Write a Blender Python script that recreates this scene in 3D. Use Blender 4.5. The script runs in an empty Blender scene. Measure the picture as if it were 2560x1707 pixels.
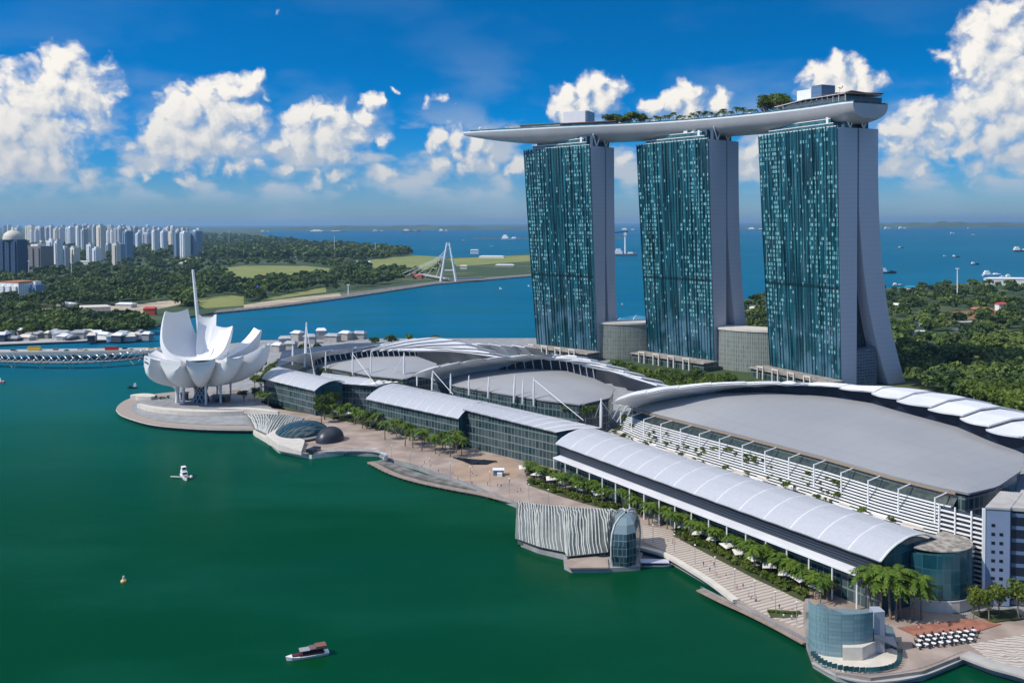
import bpy, bmesh, math, random
import numpy as np
from mathutils import Vector, Matrix, noise as mnoise

random.seed(7); rng = np.random.default_rng(7)
S = bpy.context.scene
COL = S.collection
R = math.radians

# ------------------------------------------------------------------ camera
CAM_H = 122.0
PITCH, ROLL, FPX, PY = R(1.5), R(0.3), 2311.0, 616.0   # focal length and principal row in 2560-wide pixels
cd = bpy.data.cameras.new("camera"); cam = bpy.data.objects.new("camera", cd); COL.objects.link(cam)
cd.sensor_width = 36.0; cd.lens = 36.0 * FPX / 2560.0
cd.shift_y = (PY - 853.5) / 2560.0
cd.clip_start = 1.0; cd.clip_end = 200000.0
F_ = Vector((0, math.cos(PITCH), -math.sin(PITCH)))
U0 = Vector((0, math.sin(PITCH), math.cos(PITCH))); R0 = Vector((1, 0, 0))
R_ = R0 * math.cos(ROLL) - U0 * math.sin(ROLL)
U_ = U0 * math.cos(ROLL) + R0 * math.sin(ROLL)
m = Matrix((R_, U_, -F_)).transposed().to_4x4(); m.translation = (0, 0, CAM_H)
cam.matrix_world = m
S.camera = cam

def ray(px, py):                                     # survey helper: pixel (2352-wide view) to a direction
    k = 2560.0 / 2352.0
    return F_ * FPX + R_ * (px * k - 1280.0) - U_ * (py * k - PY)
def at(px, py, z=0.0):                               # where that line of sight meets the level z
    d = ray(px, py); t = (z - CAM_H) / d.z
    return Vector((d.x * t, d.y * t, z))
def atd(px, py, depth):                              # point on that line of sight at a ground distance y
    d = ray(px, py); t = depth / d.y
    return Vector((d.x * t, depth, CAM_H + d.z * t))

# ------------------------------------------------------------------ exposure, sun, sky
S.view_settings.view_transform = 'Standard'; S.view_settings.look = 'None'
S.view_settings.exposure = 0.0; S.view_settings.gamma = 1.0
S.cycles.use_denoising = True
S.cycles.max_bounces = 6; S.cycles.diffuse_bounces = 2; S.cycles.glossy_bounces = 3
S.cycles.transmission_bounces = 4; S.cycles.transparent_max_bounces = 12; S.cycles.volume_bounces = 0
SUN_EL, SUN_AZ = R(46), R(-111)                       # azimuth from +Y towards +X
sun_dir = Vector((math.sin(SUN_AZ) * math.cos(SUN_EL), math.cos(SUN_AZ) * math.cos(SUN_EL), math.sin(SUN_EL)))
sl = bpy.data.lights.new("sun", 'SUN'); sl.energy = 4.3; sl.angle = R(0.5); sl.color = (1.0, 0.95, 0.87)
so = bpy.data.objects.new("sun", sl); COL.objects.link(so)
so.rotation_euler = sun_dir.to_track_quat('Z', 'Y').to_euler(); so.location = (-300, 200, 600)

W = bpy.data.worlds.new("World"); S.world = W; W.use_nodes = True
wt = W.node_tree; wt.nodes.clear(); wl = wt.links
def nd(tree, typ, **kw):
    n = tree.nodes.new(typ)
    for k, v in kw.items():
        setattr(n, k, v)
    return n
def mth(tree, op, a, b=None, c=None, clamp=False):
    n = tree.nodes.new('ShaderNodeMath'); n.operation = op; n.use_clamp = clamp
    for i, v in enumerate((a, b, c)):
        if v is None: continue
        if isinstance(v, (int, float)): n.inputs[i].default_value = v
        else: tree.links.new(v, n.inputs[i])
    return n.outputs[0]
def vmth(tree, op, a, b=None, scale=None):
    n = tree.nodes.new('ShaderNodeVectorMath'); n.operation = op
    for i, v in enumerate((a, b)):
        if v is None: continue
        if isinstance(v, (tuple, list)): n.inputs[i].default_value = v
        else: tree.links.new(v, n.inputs[i])
    if scale is not None: n.inputs['Scale'].default_value = scale
    return n.outputs['Value'] if op in ('DISTANCE', 'LENGTH', 'DOT_PRODUCT') else n.outputs[0]
def mixc(tree, f, a, b, mode='MIX'):
    n = tree.nodes.new('ShaderNodeMix'); n.data_type = 'RGBA'; n.blend_type = mode
    for s, v in ((n.inputs[0], f), (n.inputs[6], a), (n.inputs[7], b)):
        if isinstance(v, (int, float)): s.default_value = v
        elif isinstance(v, (tuple, list)): s.default_value = (*v[:3], 1.0)
        else: tree.links.new(v, s)
    return n.outputs[2]
def smooth(tree, v, lo, hi, a=0.0, b=1.0):
    n = tree.nodes.new('ShaderNodeMapRange'); n.interpolation_type = 'SMOOTHSTEP'
    tree.links.new(v, n.inputs[0])
    for i, x in enumerate((lo, hi, a, b)): n.inputs[i + 1].default_value = x
    return n.outputs[0]

# cumulus banks of this sky: (azimuth/elevation read off the view, radius, fullness)
CLOUDS = """145,150,38,1 122,190,52,1 182,205,60,1 88,240,72,1 205,235,48,1 240,240,26,1 40,290,75,1 112,315,72,1 20,350,64,1 70,372,55,1 -10,300,70,1 128,368,46,1 25,185,50,.45 245,262,18,.8
592,180,20,1 566,205,32,1 530,215,38,1 480,238,48,1 430,262,56,1 500,272,60,1 560,262,40,1 402,312,52,1 462,322,60,1 540,318,44,.9 382,350,36,.9 432,352,36,.9 590,290,26,.8 618,225,16,.4
857,235,19,1 832,265,22,.9 690,275,31,.95 740,265,32,1 782,277,36,1 700,312,46,1 760,325,55,1 822,310,34,.9 702,345,40,.9 772,350,38,.9 620,325,26,.7 884,326,22,.7 650,322,25,.6
560,380,34,.6 530,384,24,.55 595,378,22,.5 440,410,26,.6 425,428,24,.5 662,388,18,.65 770,400,38,.6 720,392,20,.5 880,400,32,.55 200,415,30,.5 290,395,22,.45 800,430,20,.45
1000,325,24,.8 1040,325,30,.85 1082,372,44,.75 1022,378,30,.65 1132,368,30,.65 1186,385,26,.9 1090,330,28,.7
905,212,11,.35 990,236,26,.18 1015,232,22,.2 1046,242,14,.15 642,36,14,.02 1240,330,40,.5 1440,365,34,.5
1382,190,23,1 1342,210,32,1 1302,222,26,1 1392,225,40,1 1342,250,46,1 1300,255,34,1 1576,216,24,1 1540,235,27,1 1502,248,24,1 1582,248,32,1 1658,232,21,1 1652,250,24,1
1920,160,32,1 1882,176,26,1 1981,172,22,1 1932,198,52,1 1986,200,30,1 1900,215,40,1
2300,48,40,1 2268,85,50,1 2332,92,54,1 2240,130,46,.9 2292,145,62,1 2345,170,54,1 2190,150,30,.5 2160,130,26,.4 2302,212,60,1 2352,225,64,1 2262,250,48,1 2332,285,54,1 2215,285,42,.9 2282,315,58,.9 2345,340,44,.8 2122,270,34,.7 2082,312,46,.75 2132,332,48,.7 2060,345,34,.7 2200,345,46,.6 2120,390,40,.5 2250,380,50,.5 1722,352,26,.8 2090,255,30,.7 2110,290,40,.8 2060,300,32,.7 2170,300,40,.7 2230,330,44,.7 2150,350,44,.65 2100,340,34,.6 2300,360,44,.6 1050,350,30,.7 1110,345,30,.7 300,330,26,.35 340,400,28,.4 720,420,30,.45 1722,395,22,.6 2380,130,60,1"""
def az_el(px, py):
    d = ray(px, py); return math.atan2(d.x, d.y), d.z / math.hypot(d.x, d.y)
PXR = 1.0 / (FPX * 2352 / 2560)                      # radians per view pixel
def cloud_group():
    g = bpy.data.node_groups.new("cloud_field", 'ShaderNodeTree')
    g.interface.new_socket("P", in_out='INPUT', socket_type='NodeSocketVector')
    g.interface.new_socket("F", in_out='OUTPUT', socket_type='NodeSocketFloat')
    gi = g.nodes.new('NodeGroupInput'); go = g.nodes.new('NodeGroupOutput')
    P = gi.outputs[0]
    n1 = nd(g, 'ShaderNodeTexNoise', noise_dimensions='2D'); n1.inputs['Scale'].default_value = 26; n1.inputs['Detail'].default_value = 4.5; n1.inputs['Roughness'].default_value = 0.55
    g.links.new(P, n1.inputs['Vector'])
    wv = vmth(g, 'SUBTRACT', n1.outputs['Color'], (0.5, 0.5, 0.5))
    wv = vmth(g, 'MULTIPLY', wv, (0.036, 0.030, 0.0))
    Pw = vmth(g, 'ADD', P, wv)
    acc = None
    for tok in CLOUDS.split():
        x, y, r, k = (float(v) for v in tok.split(','))
        u, v = az_el(x, y); rr = r * PXR * 1.2
        dd = vmth(g, 'DISTANCE', Pw, (u, v, 0))
        f = mth(g, 'MULTIPLY_ADD', dd, -1.0 / rr, k)
        acc = f if acc is None else mth(g, 'MAXIMUM', acc, f)
    vo = nd(g, 'ShaderNodeTexVoronoi', voronoi_dimensions='2D', feature='SMOOTH_F1'); vo.inputs['Scale'].default_value = 62; vo.inputs['Detail'].default_value = 2.5
    vo.inputs['Smoothness'].default_value = 0.6
    g.links.new(Pw, vo.inputs['Vector'])
    b = mth(g, 'MULTIPLY_ADD', vo.outputs['Distance'], -0.42, 0.26)
    acc = mth(g, 'ADD', acc, b)
    n2 = nd(g, 'ShaderNodeTexNoise', noise_dimensions='2D'); n2.inputs['Scale'].default_value = 95; n2.inputs['Detail'].default_value = 5
    g.links.new(P, n2.inputs['Vector'])
    acc = mth(g, 'ADD', acc, mth(g, 'MULTIPLY_ADD', n2.outputs['Fac'], 0.12, -0.06))
    g.links.new(acc, go.inputs[0])
    return g
tc = nd(wt, 'ShaderNodeTexCoord')
sx = nd(wt, 'ShaderNodeSeparateXYZ'); wl.new(tc.outputs['Generated'], sx.inputs[0])
az = mth(wt, 'ARCTAN2', sx.outputs[0], sx.outputs[1])
hyp = mth(wt, 'SQRT', mth(wt, 'ADD', mth(wt, 'MULTIPLY', sx.outputs[0], sx.outputs[0]), mth(wt, 'MULTIPLY', sx.outputs[1], sx.outputs[1])))
el = mth(wt, 'DIVIDE', sx.outputs[2], mth(wt, 'MAXIMUM', hyp, 0.02))
cp = nd(wt, 'ShaderNodeCombineXYZ'); wl.new(az, cp.inputs[0]); wl.new(el, cp.inputs[1])
CG = cloud_group()
gA = nd(wt, 'ShaderNodeGroup', node_tree=CG); wl.new(cp.outputs[0], gA.inputs[0])
pB = vmth(wt, 'ADD', cp.outputs[0], (-17 * PXR, 20 * PXR, 0))
gB = nd(wt, 'ShaderNodeGroup', node_tree=CG); wl.new(pB, gB.inputs[0])
FA, FB = gA.outputs[0], gB.outputs[0]
sky = nd(wt, 'ShaderNodeTexSky', sky_type='NISHITA', sun_disc=False)
sky.sun_elevation = SUN_EL; sky.sun_rotation = SUN_AZ
sky.altitude = 0; sky.air_density = 1.0; sky.dust_density = 0.6; sky.ozone_density = 5.0
# thick tropical air near the horizon, clear above it: the sky is looked up a little steeper than the view
sm = nd(wt, 'ShaderNodeMapping', vector_type='NORMAL')
wl.new(vmth(wt, 'NORMALIZE', vmth(wt, 'MULTIPLY', tc.outputs['Generated'], (1, 1, 2.6))), sky.inputs['Vector'])
hs = nd(wt, 'ShaderNodeHueSaturation'); hs.inputs['Hue'].default_value = 0.500; hs.inputs['Saturation'].default_value = 1.75; hs.inputs['Value'].default_value = 1.48
wl.new(sky.outputs[0], hs.inputs['Color'])
K = 10.0                                             # cloud radiance in sky units (background strength 0.1)
lit = mth(wt, 'MULTIPLY_ADD', mth(wt, 'SUBTRACT', FA, FB), 0.95, 0.62, clamp=True)
ccol = mixc(wt, lit, (0.39 * K, 0.48 * K, 0.61 * K), (0.97 * K, 0.93 * K, 0.87 * K))
low = smooth(wt, el, 0.02, 0.15)
ccol = mixc(wt, low, mixc(wt, 0.55, ccol, (0.30 * K, 0.38 * K, 0.50 * K)), ccol)
mask = mth(wt, 'DIVIDE', mth(wt, 'ADD', FA, 0.33), mth(wt, 'MULTIPLY_ADD', mth(wt, 'SUBTRACT', 1.0, lit), 0.9, 0.68))
mask = smooth(wt, mask, 0.0, 1.0)
lit = mth(wt, 'MULTIPLY_ADD', lit, 0.95, 0.03)
mask = mth(wt, 'MULTIPLY', mask, smooth(wt, el, 0.012, 0.055, 0.25, 1.0))
# thin veil
vn = nd(wt, 'ShaderNodeTexNoise', noise_dimensions='2D'); vn.inputs['Scale'].default_value = 6; vn.inputs['Detail'].default_value = 6
wl.new(vmth(wt, 'MULTIPLY', cp.outputs[0], (1, 2.4, 0)), vn.inputs['Vector'])
veil = mth(wt, 'MULTIPLY', smooth(wt, vn.outputs['Fac'], 0.44, 0.75, 0.0, 0.38), smooth(wt, el, 0.10, 0.21, 1.0, 0.15))
hz = smooth(wt, el, 0.0, 0.12, 0.80, 0.0)
skyc = mixc(wt, hz, hs.outputs[0], (0.12 * K, 0.265 * K, 0.45 * K))
skyc = mixc(wt, veil, skyc, (0.36 * K, 0.48 * K, 0.64 * K))
# broken low cloud in the haze
ln2 = nd(wt, 'ShaderNodeTexNoise', noise_dimensions='2D'); ln2.inputs['Scale'].default_value = 15; ln2.inputs['Detail'].default_value = 6
wl.new(vmth(wt, 'MULTIPLY', cp.outputs[0], (1, 2.0, 0)), ln2.inputs['Vector'])
lowm = mth(wt, 'MULTIPLY', smooth(wt, ln2.outputs['Fac'], 0.41, 0.64, 0.0, 0.9), mth(wt, 'MULTIPLY', smooth(wt, el, 0.015, 0.045), smooth(wt, el, 0.07, 0.14, 1.0, 0.0)))
skyc = mixc(wt, lowm, skyc, (0.50 * K, 0.56 * K, 0.64 * K))
out = mixc(wt, mask, skyc, ccol)
# unseen broken cloud overhead, added and brightened to lift the ambient light
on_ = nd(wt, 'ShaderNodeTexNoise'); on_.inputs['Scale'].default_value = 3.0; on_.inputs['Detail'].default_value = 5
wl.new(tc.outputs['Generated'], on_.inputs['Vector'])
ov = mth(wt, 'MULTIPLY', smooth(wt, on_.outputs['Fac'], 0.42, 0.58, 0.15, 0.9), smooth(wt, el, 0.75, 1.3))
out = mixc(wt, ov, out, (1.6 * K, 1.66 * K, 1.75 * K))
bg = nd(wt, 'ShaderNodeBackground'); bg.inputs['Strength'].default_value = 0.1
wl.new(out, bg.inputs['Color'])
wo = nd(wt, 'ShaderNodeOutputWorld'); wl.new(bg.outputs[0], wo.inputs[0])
W.cycles.sampling_method = 'MANUAL'; W.cycles.sample_map_resolution = 512

# ------------------------------------------------------------------ building blocks
class MB:
    """collects faces, becomes ONE mesh object"""
    def __init__(s): s.v = []; s.f = []; s.uv = None
    def vert(s, p): s.v.append((float(p[0]), float(p[1]), float(p[2]))); return len(s.v) - 1
    def poly(s, pts):
        b = len(s.v)
        for p in pts: s.vert(p)
        s.f.append(tuple(range(b, b + len(pts))))
    def prism(s, pts, z0, z1, top=None):
        """vertical prism over a plan polygon; z1 may be a list"""
        n = len(pts); b = len(s.v)
        for i, p in enumerate(pts): s.vert((p[0], p[1], z0[i] if isinstance(z0, (list, tuple)) else z0))
        for i, p in enumerate(pts): s.vert((p[0], p[1], z1[i] if isinstance(z1, (list, tuple)) else z1))
        area = sum(pts[i][0] * pts[(i + 1) % n][1] - pts[(i + 1) % n][0] * pts[i][1] for i in range(n))
        for i in range(n):
            j = (i + 1) % n
            s.f.append((b + i, b + j, b + n + j, b + n + i) if area > 0 else (b + j, b + i, b + n + i, b + n + j))
        t = tuple(range(b + n, b + 2 * n)); u = tuple(range(b, b + n))
        s.f.append(t if area > 0 else t[::-1]); s.f.append(u[::-1] if area > 0 else u)
    def obox(s, c, ax, ay, az):
        """oriented box: centre and three half-axis vectors"""
        c, ax, ay, az = Vector(c), Vector(ax), Vector(ay), Vector(az); b = len(s.v)
        for k in (-1, 1):
            for j in (-1, 1):
                for i in (-1, 1): s.vert(c + ax * i + ay * j + az * k)
        for q in ((0, 2, 3, 1), (4, 5, 7, 6), (0, 1, 5, 4), (2, 6, 7, 3), (0, 4, 6, 2), (1, 3, 7, 5)):
            s.f.append(tuple(b + i for i in q))
    def box(s, x0, y0, z0, x1, y1, z1):
        s.obox(((x0 + x1) / 2, (y0 + y1) / 2, (z0 + z1) / 2), ((x1 - x0) / 2, 0, 0), (0, (y1 - y0) / 2, 0), (0, 0, (z1 - z0) / 2))
    def tube(s, pts, rad, n=6, cap=True):
        """tapered tube through points; rad a number or list"""
        pts = [Vector(p) for p in pts]; b = len(s.v); rs = rad if isinstance(rad, (list, tuple)) else [rad] * len(pts)
        for i, p in enumerate(pts):
            t = (pts[min(i + 1, len(pts) - 1)] - pts[max(i - 1, 0)]).normalized()
            a = t.orthogonal() if abs(t.z) > 0.9 else t.cross(Vector((0, 0, 1)))
            a.normalize()
            if abs(t.z) > 0.9: a = (Vector((1, 0, 0)) - t * t.x).normalized()
            c = t.cross(a)
            for k in range(n):
                w = 2 * math.pi * k / n
                s.vert(p + (a * math.cos(w) + c * math.sin(w)) * rs[i])
        for i in range(len(pts) - 1):
            for k in range(n):
                k2 = (k + 1) % n
                s.f.append((b + i * n + k, b + i * n + k2, b + (i + 1) * n + k2, b + (i + 1) * n + k))
        if cap:
            s.f.append(tuple(b + k for k in range(n))[::-1]); e = b + (len(pts) - 1) * n
            s.f.append(tuple(e + k for k in range(n)))
    def grid(s, rows, thick=0.0, close=False):
        """surface through rows of points; thick > 0 makes it a solid slab along -normal"""
        rows = [[Vector(p) for p in r] for r in rows]; nr, nc = len(rows), len(rows[0])
        b = len(s.v)
        for r in rows:
            for p in r: s.vert(p)
        for i in range(nr - 1):
            for j in range(nc - 1 + (1 if close else 0)):
                j2 = (j + 1) % nc
                s.f.append((b + i * nc + j, b + i * nc + j2, b + (i + 1) * nc + j2, b + (i + 1) * nc + j))
        if thick:
            b2 = len(s.v)
            for i in range(nr):
                for j in range(nc):
                    di = rows[min(i + 1, nr - 1)][j] - rows[max(i - 1, 0)][j]
                    dj = rows[i][min(j + 1, nc - 1)] - rows[i][max(j - 1, 0)]
                    nn = dj.cross(di)
                    nn = nn.normalized() if nn.length > 1e-9 else Vector((0, 0, 1))
                    s.vert(rows[i][j] - nn * thick)
            for i in range(nr - 1):
                for j in range(nc - 1):
                    s.f.append((b2 + i * nc + j, b2 + (i + 1) * nc + j, b2 + (i + 1) * nc + j + 1, b2 + i * nc + j + 1))
            ring = [(0, j) for j in range(nc)] + [(i, nc - 1) for i in range(1, nr)] + [(nr - 1, j) for j in range(nc - 2, -1, -1)] + [(i, 0) for i in range(nr - 2, 0, -1)]
            for q in range(len(ring)):
                a, c = ring[q], ring[(q + 1) % len(ring)]
                ia, ic = a[0] * nc + a[1], c[0] * nc + c[1]
                s.f.append((b + ia, b2 + ia, b2 + ic, b + ic))
    def lathe(s, c, prof, n=24):
        c = Vector(c)
        s.grid([[c + Vector((r * math.cos(2 * math.pi * k / n), r * math.sin(2 * math.pi * k / n), z)) for k in range(n)] for r, z in prof], close=True)
    def add(s, verts, faces):
        b = len(s.v); s.v.extend(map(tuple, verts)); s.f.extend(tuple(int(i) + b for i in f) for f in faces)
    def build(s, name, mat, parent=None, smooth=False, raw=False):
        """verts are world coordinates unless raw; children keep their parent's axes"""
        me = bpy.data.meshes.new(name)
        o = bpy.data.objects.new(name, me); COL.objects.link(o)
        off = Vector((0, 0, 0)); q = parent
        while q is not None and not raw: off += q.location; q = q.parent
        vv = s.v if raw else [(a - off.x, b - off.y, c - off.z) for a, b, c in s.v]
        me.from_pydata(vv, [], s.f); me.update()
        if smooth:
            me.polygons.foreach_set('use_smooth', [True] * len(me.polygons))
        me.materials.append(mat)
        if parent is not None: o.parent = parent
        return o

def tag(o, label=None, cat=None, group=None, kind=None):
    if label: o['label'] = label
    if cat: o['category'] = cat
    if group: o['group'] = group
    if kind: o['kind'] = kind
    return o
def thing(name, loc, label, cat, group=None):
    o = bpy.data.objects.new(name, None); COL.objects.link(o); o.location = loc; o.empty_display_size = 1
    return tag(o, label, cat, group)
def dup(root, loc, rz=0.0, sc=1.0, label=None, group=None):
    r = root.copy(); COL.objects.link(r); r.location = loc; r.rotation_euler = (0, 0, rz)
    r.scale = (sc, sc, sc) if isinstance(sc, (int, float)) else sc
    if label: r['label'] = label
    if group: r['group'] = group
    for ch in list(root.children):
        c = ch.copy(); COL.objects.link(c); c.parent = r
        for g in list(ch.children):
            d = g.copy(); COL.objects.link(d); d.parent = c
    return r
ORD = "zeroth first second third fourth fifth sixth seventh eighth ninth tenth eleventh twelfth thirteenth fourteenth fifteenth sixteenth seventeenth eighteenth nineteenth twentieth".split()
def nth(i):
    if i < len(ORD): return ORD[i]
    return f"{i}{'th' if 10 <= i % 100 <= 20 else {1: 'st', 2: 'nd', 3: 'rd'}.get(i % 10, 'th')}"

# ------------------------------------------------------------------ materials
def mat(name, col, rough=0.6, metal=0.0, spec=0.5, var=0.0, vscale=0.2, bump=0.0, bscale=1.0, col2=None, stretch=(1, 1, 1), trans=0.0):
    m = bpy.data.materials.new(name); m.use_nodes = True; t = m.node_tree
    b = t.nodes['Principled BSDF']; b.inputs['Base Color'].default_value = (*col, 1); b.inputs['Roughness'].default_value = rough
    b.inputs['Metallic'].default_value = metal; b.inputs['Specular IOR Level'].default_value = spec
    if var or col2:
        g = nd(t, 'ShaderNodeNewGeometry'); n = nd(t, 'ShaderNodeTexNoise'); n.inputs['Scale'].default_value = vscale; n.inputs['Detail'].default_value = 5
        t.links.new(vmth(t, 'MULTIPLY', g.outputs['Position'], stretch), n.inputs['Vector'])
        f = smooth(t, n.outputs['Fac'], 0.32, 0.68)
        c2 = col2 or tuple(c * (1 - var) for c in col)
        t.links.new(mixc(t, f, c2, col), b.inputs['Base Color'])
    if bump:
        g = nd(t, 'ShaderNodeNewGeometry'); n = nd(t, 'ShaderNodeTexNoise'); n.inputs['Scale'].default_value = bscale; n.inputs['Detail'].default_value = 4
        t.links.new(g.outputs['Position'], n.inputs['Vector'])
        bp = nd(t, 'ShaderNodeBump'); bp.inputs['Strength'].default_value = bump; bp.inputs['Distance'].default_value = 0.3
        t.links.new(n.outputs['Fac'], bp.inputs['Height']); t.links.new(bp.outputs[0], b.inputs['Normal'])
    return m
def lines_mat(name, c_a, c_b, axis, period, duty, rough=0.5, metal=0.0, jitter=0.0, soft=0.02):
    """two colours in bands along an object axis (boards, slats, courses)"""
    m = mat(name, c_a, rough, metal); t = m.node_tree; b = t.nodes['Principled BSDF']
    g = nd(t, 'ShaderNodeNewGeometry'); d = vmth(t, 'DOT_PRODUCT', g.outputs['Position'], tuple(axis))
    if jitter:
        n = nd(t, 'ShaderNodeTexNoise'); n.inputs['Scale'].default_value = 0.25; t.links.new(g.outputs['Position'], n.inputs['Vector'])
        d = mth(t, 'ADD', d, mth(t, 'MULTIPLY', n.outputs['Fac'], jitter))
    f = mth(t, 'FRACT', mth(t, 'DIVIDE', d, period))
    k = smooth(t, f, duty - soft, duty + soft)
    t.links.new(mixc(t, k, c_a, c_b), b.inputs['Base Color'])
    return m
def facade_mat(name, wall, glass, floor_h=3.2, bay=3.0, hduty=0.5, vduty=0.55, rough=0.5, rnd=0.5):
    """storeys and bays on any upright wall, from position and normal"""
    m = mat(name, wall, rough); t = m.node_tree; b = t.nodes['Principled BSDF']
    tcn = nd(t, 'ShaderNodeTexCoord'); sp = nd(t, 'ShaderNodeSeparateXYZ'); t.links.new(tcn.outputs['Object'], sp.inputs[0])
    g = nd(t, 'ShaderNodeNewGeometry'); sn = nd(t, 'ShaderNodeSeparateXYZ'); t.links.new(tcn.outputs['Normal'], sn.inputs[0])
    u = mth(t, 'SUBTRACT', mth(t, 'MULTIPLY', sp.outputs[0], sn.outputs[1]), mth(t, 'MULTIPLY', sp.outputs[1], sn.outputs[0]))
    fz, fu = mth(t, 'DIVIDE', sp.outputs[2], floor_h), mth(t, 'DIVIDE', mth(t, 'ADD', u, 500.0), bay)
    wz = mth(t, 'LESS_THAN', mth(t, 'FRACT', fz), hduty); wu = mth(t, 'LESS_THAN', mth(t, 'FRACT', fu), vduty)
    up = mth(t, 'LESS_THAN', mth(t, 'ABSOLUTE', sn.outputs[2]), 0.5)
    w = mth(t, 'MULTIPLY', mth(t, 'MULTIPLY', wz, wu), up)
    cv = nd(t, 'ShaderNodeCombineXYZ'); t.links.new(mth(t, 'FLOOR', fz), cv.inputs[0]); t.links.new(mth(t, 'FLOOR', fu), cv.inputs[1])
    wn = nd(t, 'ShaderNodeTexWhiteNoise'); t.links.new(cv.outputs[0], wn.inputs[0])
    gc = mixc(t, mth(t, 'MULTIPLY', wn.outputs[0], rnd), glass, wall)
    t.links.new(mixc(t, w, wall, gc), b.inputs['Base Color'])
    t.links.new(mth(t, 'MULTIPLY_ADD', w, 0.12 - rough, rough), b.inputs['Roughness'])
    return m

M = {}
M['white'] = mat('white_painted_steel', (0.78, 0.78, 0.77), 0.45, var=0.06, vscale=0.3)
M['white_roof'] = mat('white_roof_sheet', (0.72, 0.72, 0.73), 0.42, var=0.10, vscale=0.10)
M['vault_sheet'] = mat('grey_white_vault_sheet', (0.43, 0.44, 0.465), 0.45, col2=(0.40, 0.41, 0.435), vscale=0.9)
M['grey_roof'] = mat('grey_roof_membrane', (0.30, 0.305, 0.315), 0.55, col2=(0.265, 0.27, 0.28), vscale=0.02)
M['dark'] = mat('dark_metal', (0.03, 0.035, 0.045), 0.4, var=0.3)
M['dark_glass'] = mat('dark_blue_glass', (0.012, 0.03, 0.045), 0.06, spec=0.8, var=0.5, vscale=0.15)
M['concrete'] = mat('pale_concrete', (0.42, 0.40, 0.37), 0.8, var=0.18, vscale=0.25)
M['conc_grey'] = mat('grey_concrete', (0.30, 0.30, 0.30), 0.8, var=0.25, vscale=0.2)
M['soffit'] = mat('grey_blue_soffit', (0.10, 0.12, 0.16), 0.6, var=0.2)
M['soil'] = mat('planter_soil', (0.05, 0.045, 0.02), 0.9, col2=(0.05, 0.08, 0.015), vscale=0.5)
M['timber'] = mat('grey_brown_timber', (0.30, 0.235, 0.19), 0.75, var=0.25, vscale=0.4)
M['paving'] = mat('pinkish_paving', (0.37, 0.295, 0.245), 0.8, col2=(0.26, 0.20, 0.165), vscale=0.11)
M['red_paving'] = mat('terracotta_deck', (0.36, 0.15, 0.10), 0.8, var=0.3, vscale=0.4)
M['cream'] = mat('cream_stone', (0.62, 0.57, 0.49), 0.7, var=0.12, vscale=0.3)
M['hull_metal'] = mat('silver_cladding', (0.43, 0.425, 0.43), 0.36, metal=0.2, var=0.1, vscale=0.06)
M['black'] = mat('black_panel', (0.010, 0.012, 0.022), 0.25)
M['red'] = mat('red_paint', (0.45, 0.05, 0.03), 0.5)
M['blue'] = mat('blue_canvas', (0.01, 0.03, 0.55), 0.6)
M['steel'] = mat('grey_steel', (0.45, 0.47, 0.50), 0.35, metal=0.6)
M['white_wall'] = mat('white_render', (0.72, 0.73, 0.75), 0.6, var=0.05)
M['blue_wall'] = lines_mat('blue_grey_panels', (0.10, 0.17, 0.27), (0.07, 0.12, 0.20), (0, 0, 1), 4.0, 0.9, 0.3)
M['pav_grey'] = mat('silver_grey_roof', (0.42, 0.44, 0.45), 0.4, var=0.3, vscale=0.2)
M['timber_red'] = mat('red_brown_roof', (0.22, 0.09, 0.06), 0.7, var=0.4, vscale=0.3)
M['canopy_grey'] = mat('canopy_sheet', (0.60, 0.60, 0.58), 0.5, var=0.15, vscale=0.2)
M['bar_dark'] = facade_mat('bar_front', (0.10, 0.11, 0.12), (0.02, 0.03, 0.04), 3.4, 1.7, .7, .6, .5, .9)
M['bronze'] = mat('bronze_edge', (0.36, 0.27, 0.18), 0.45, metal=0.3)
M['louvre_g'] = mat('green_grey_glass', (0.05, 0.07, 0.055), 0.3, col2=(0.02, 0.03, 0.035), vscale=0.5)
M['terr'] = mat('terrace_paving', (0.38, 0.345, 0.30), 0.85, col2=(0.17, 0.15, 0.13), vscale=0.55, stretch=(1, 1, 1))
M['lens_glass'] = lines_mat('lens_glass', (0.012, 0.035, 0.045), (0.05, 0.085, 0.09), (0.8, -0.5, 0), 2.4, .62, 0.1, jitter=3)
M['steps'] = lines_mat('striped_steps', (0.47, 0.40, 0.335), (0.27, 0.225, 0.19), (0.46, -0.89, 0), 1.9, .62, .85, soft=.15)
M['steps2'] = lines_mat('striped_steps', (0.50, 0.44, 0.38), (0.26, 0.22, 0.19), (0.25, 0.97, 0), 1.6, .6, .85, jitter=4, soft=.15)
M['plaza'] = mat('ochre_plaza', (0.38, 0.27, 0.19), 0.85, var=0.2, vscale=0.1)
M['fabric'] = mat('pale_fabric', (0.66, 0.63, 0.58), 0.8, var=0.15)
M['blue_tower'] = mat('blue_grey_render', (0.20, 0.26, 0.38), 0.6, var=0.06, vscale=0.2)
M['floors_dark'] = lines_mat('floor_bands', (0.008, 0.014, 0.03), (0.10, 0.16, 0.26), (0, 0, 1), 3.9, .70, .4)
M['ribbed'] = facade_mat('ribbed_glass', (0.27, 0.29, 0.25), (0.10, 0.13, 0.12), 3.6, 1.3, .9, .6, .35, .5)
M['pav_pale'] = mat('pale_pavilion_glass', (0.13, 0.15, 0.145), 0.55, spec=0.3, col2=(0.09, 0.11, 0.11), vscale=0.2)
M['pool'] = mat('pool_water', (0.02, 0.22, 0.32), 0.1)
M['canopy_red'] = mat('faded_red_canopy', (0.22, 0.07, 0.06), .7, col2=(0.13, 0.10, 0.09), vscale=.3)
M['yellow'] = mat('yellow_paint', (0.62, 0.42, 0.14), .5)
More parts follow.
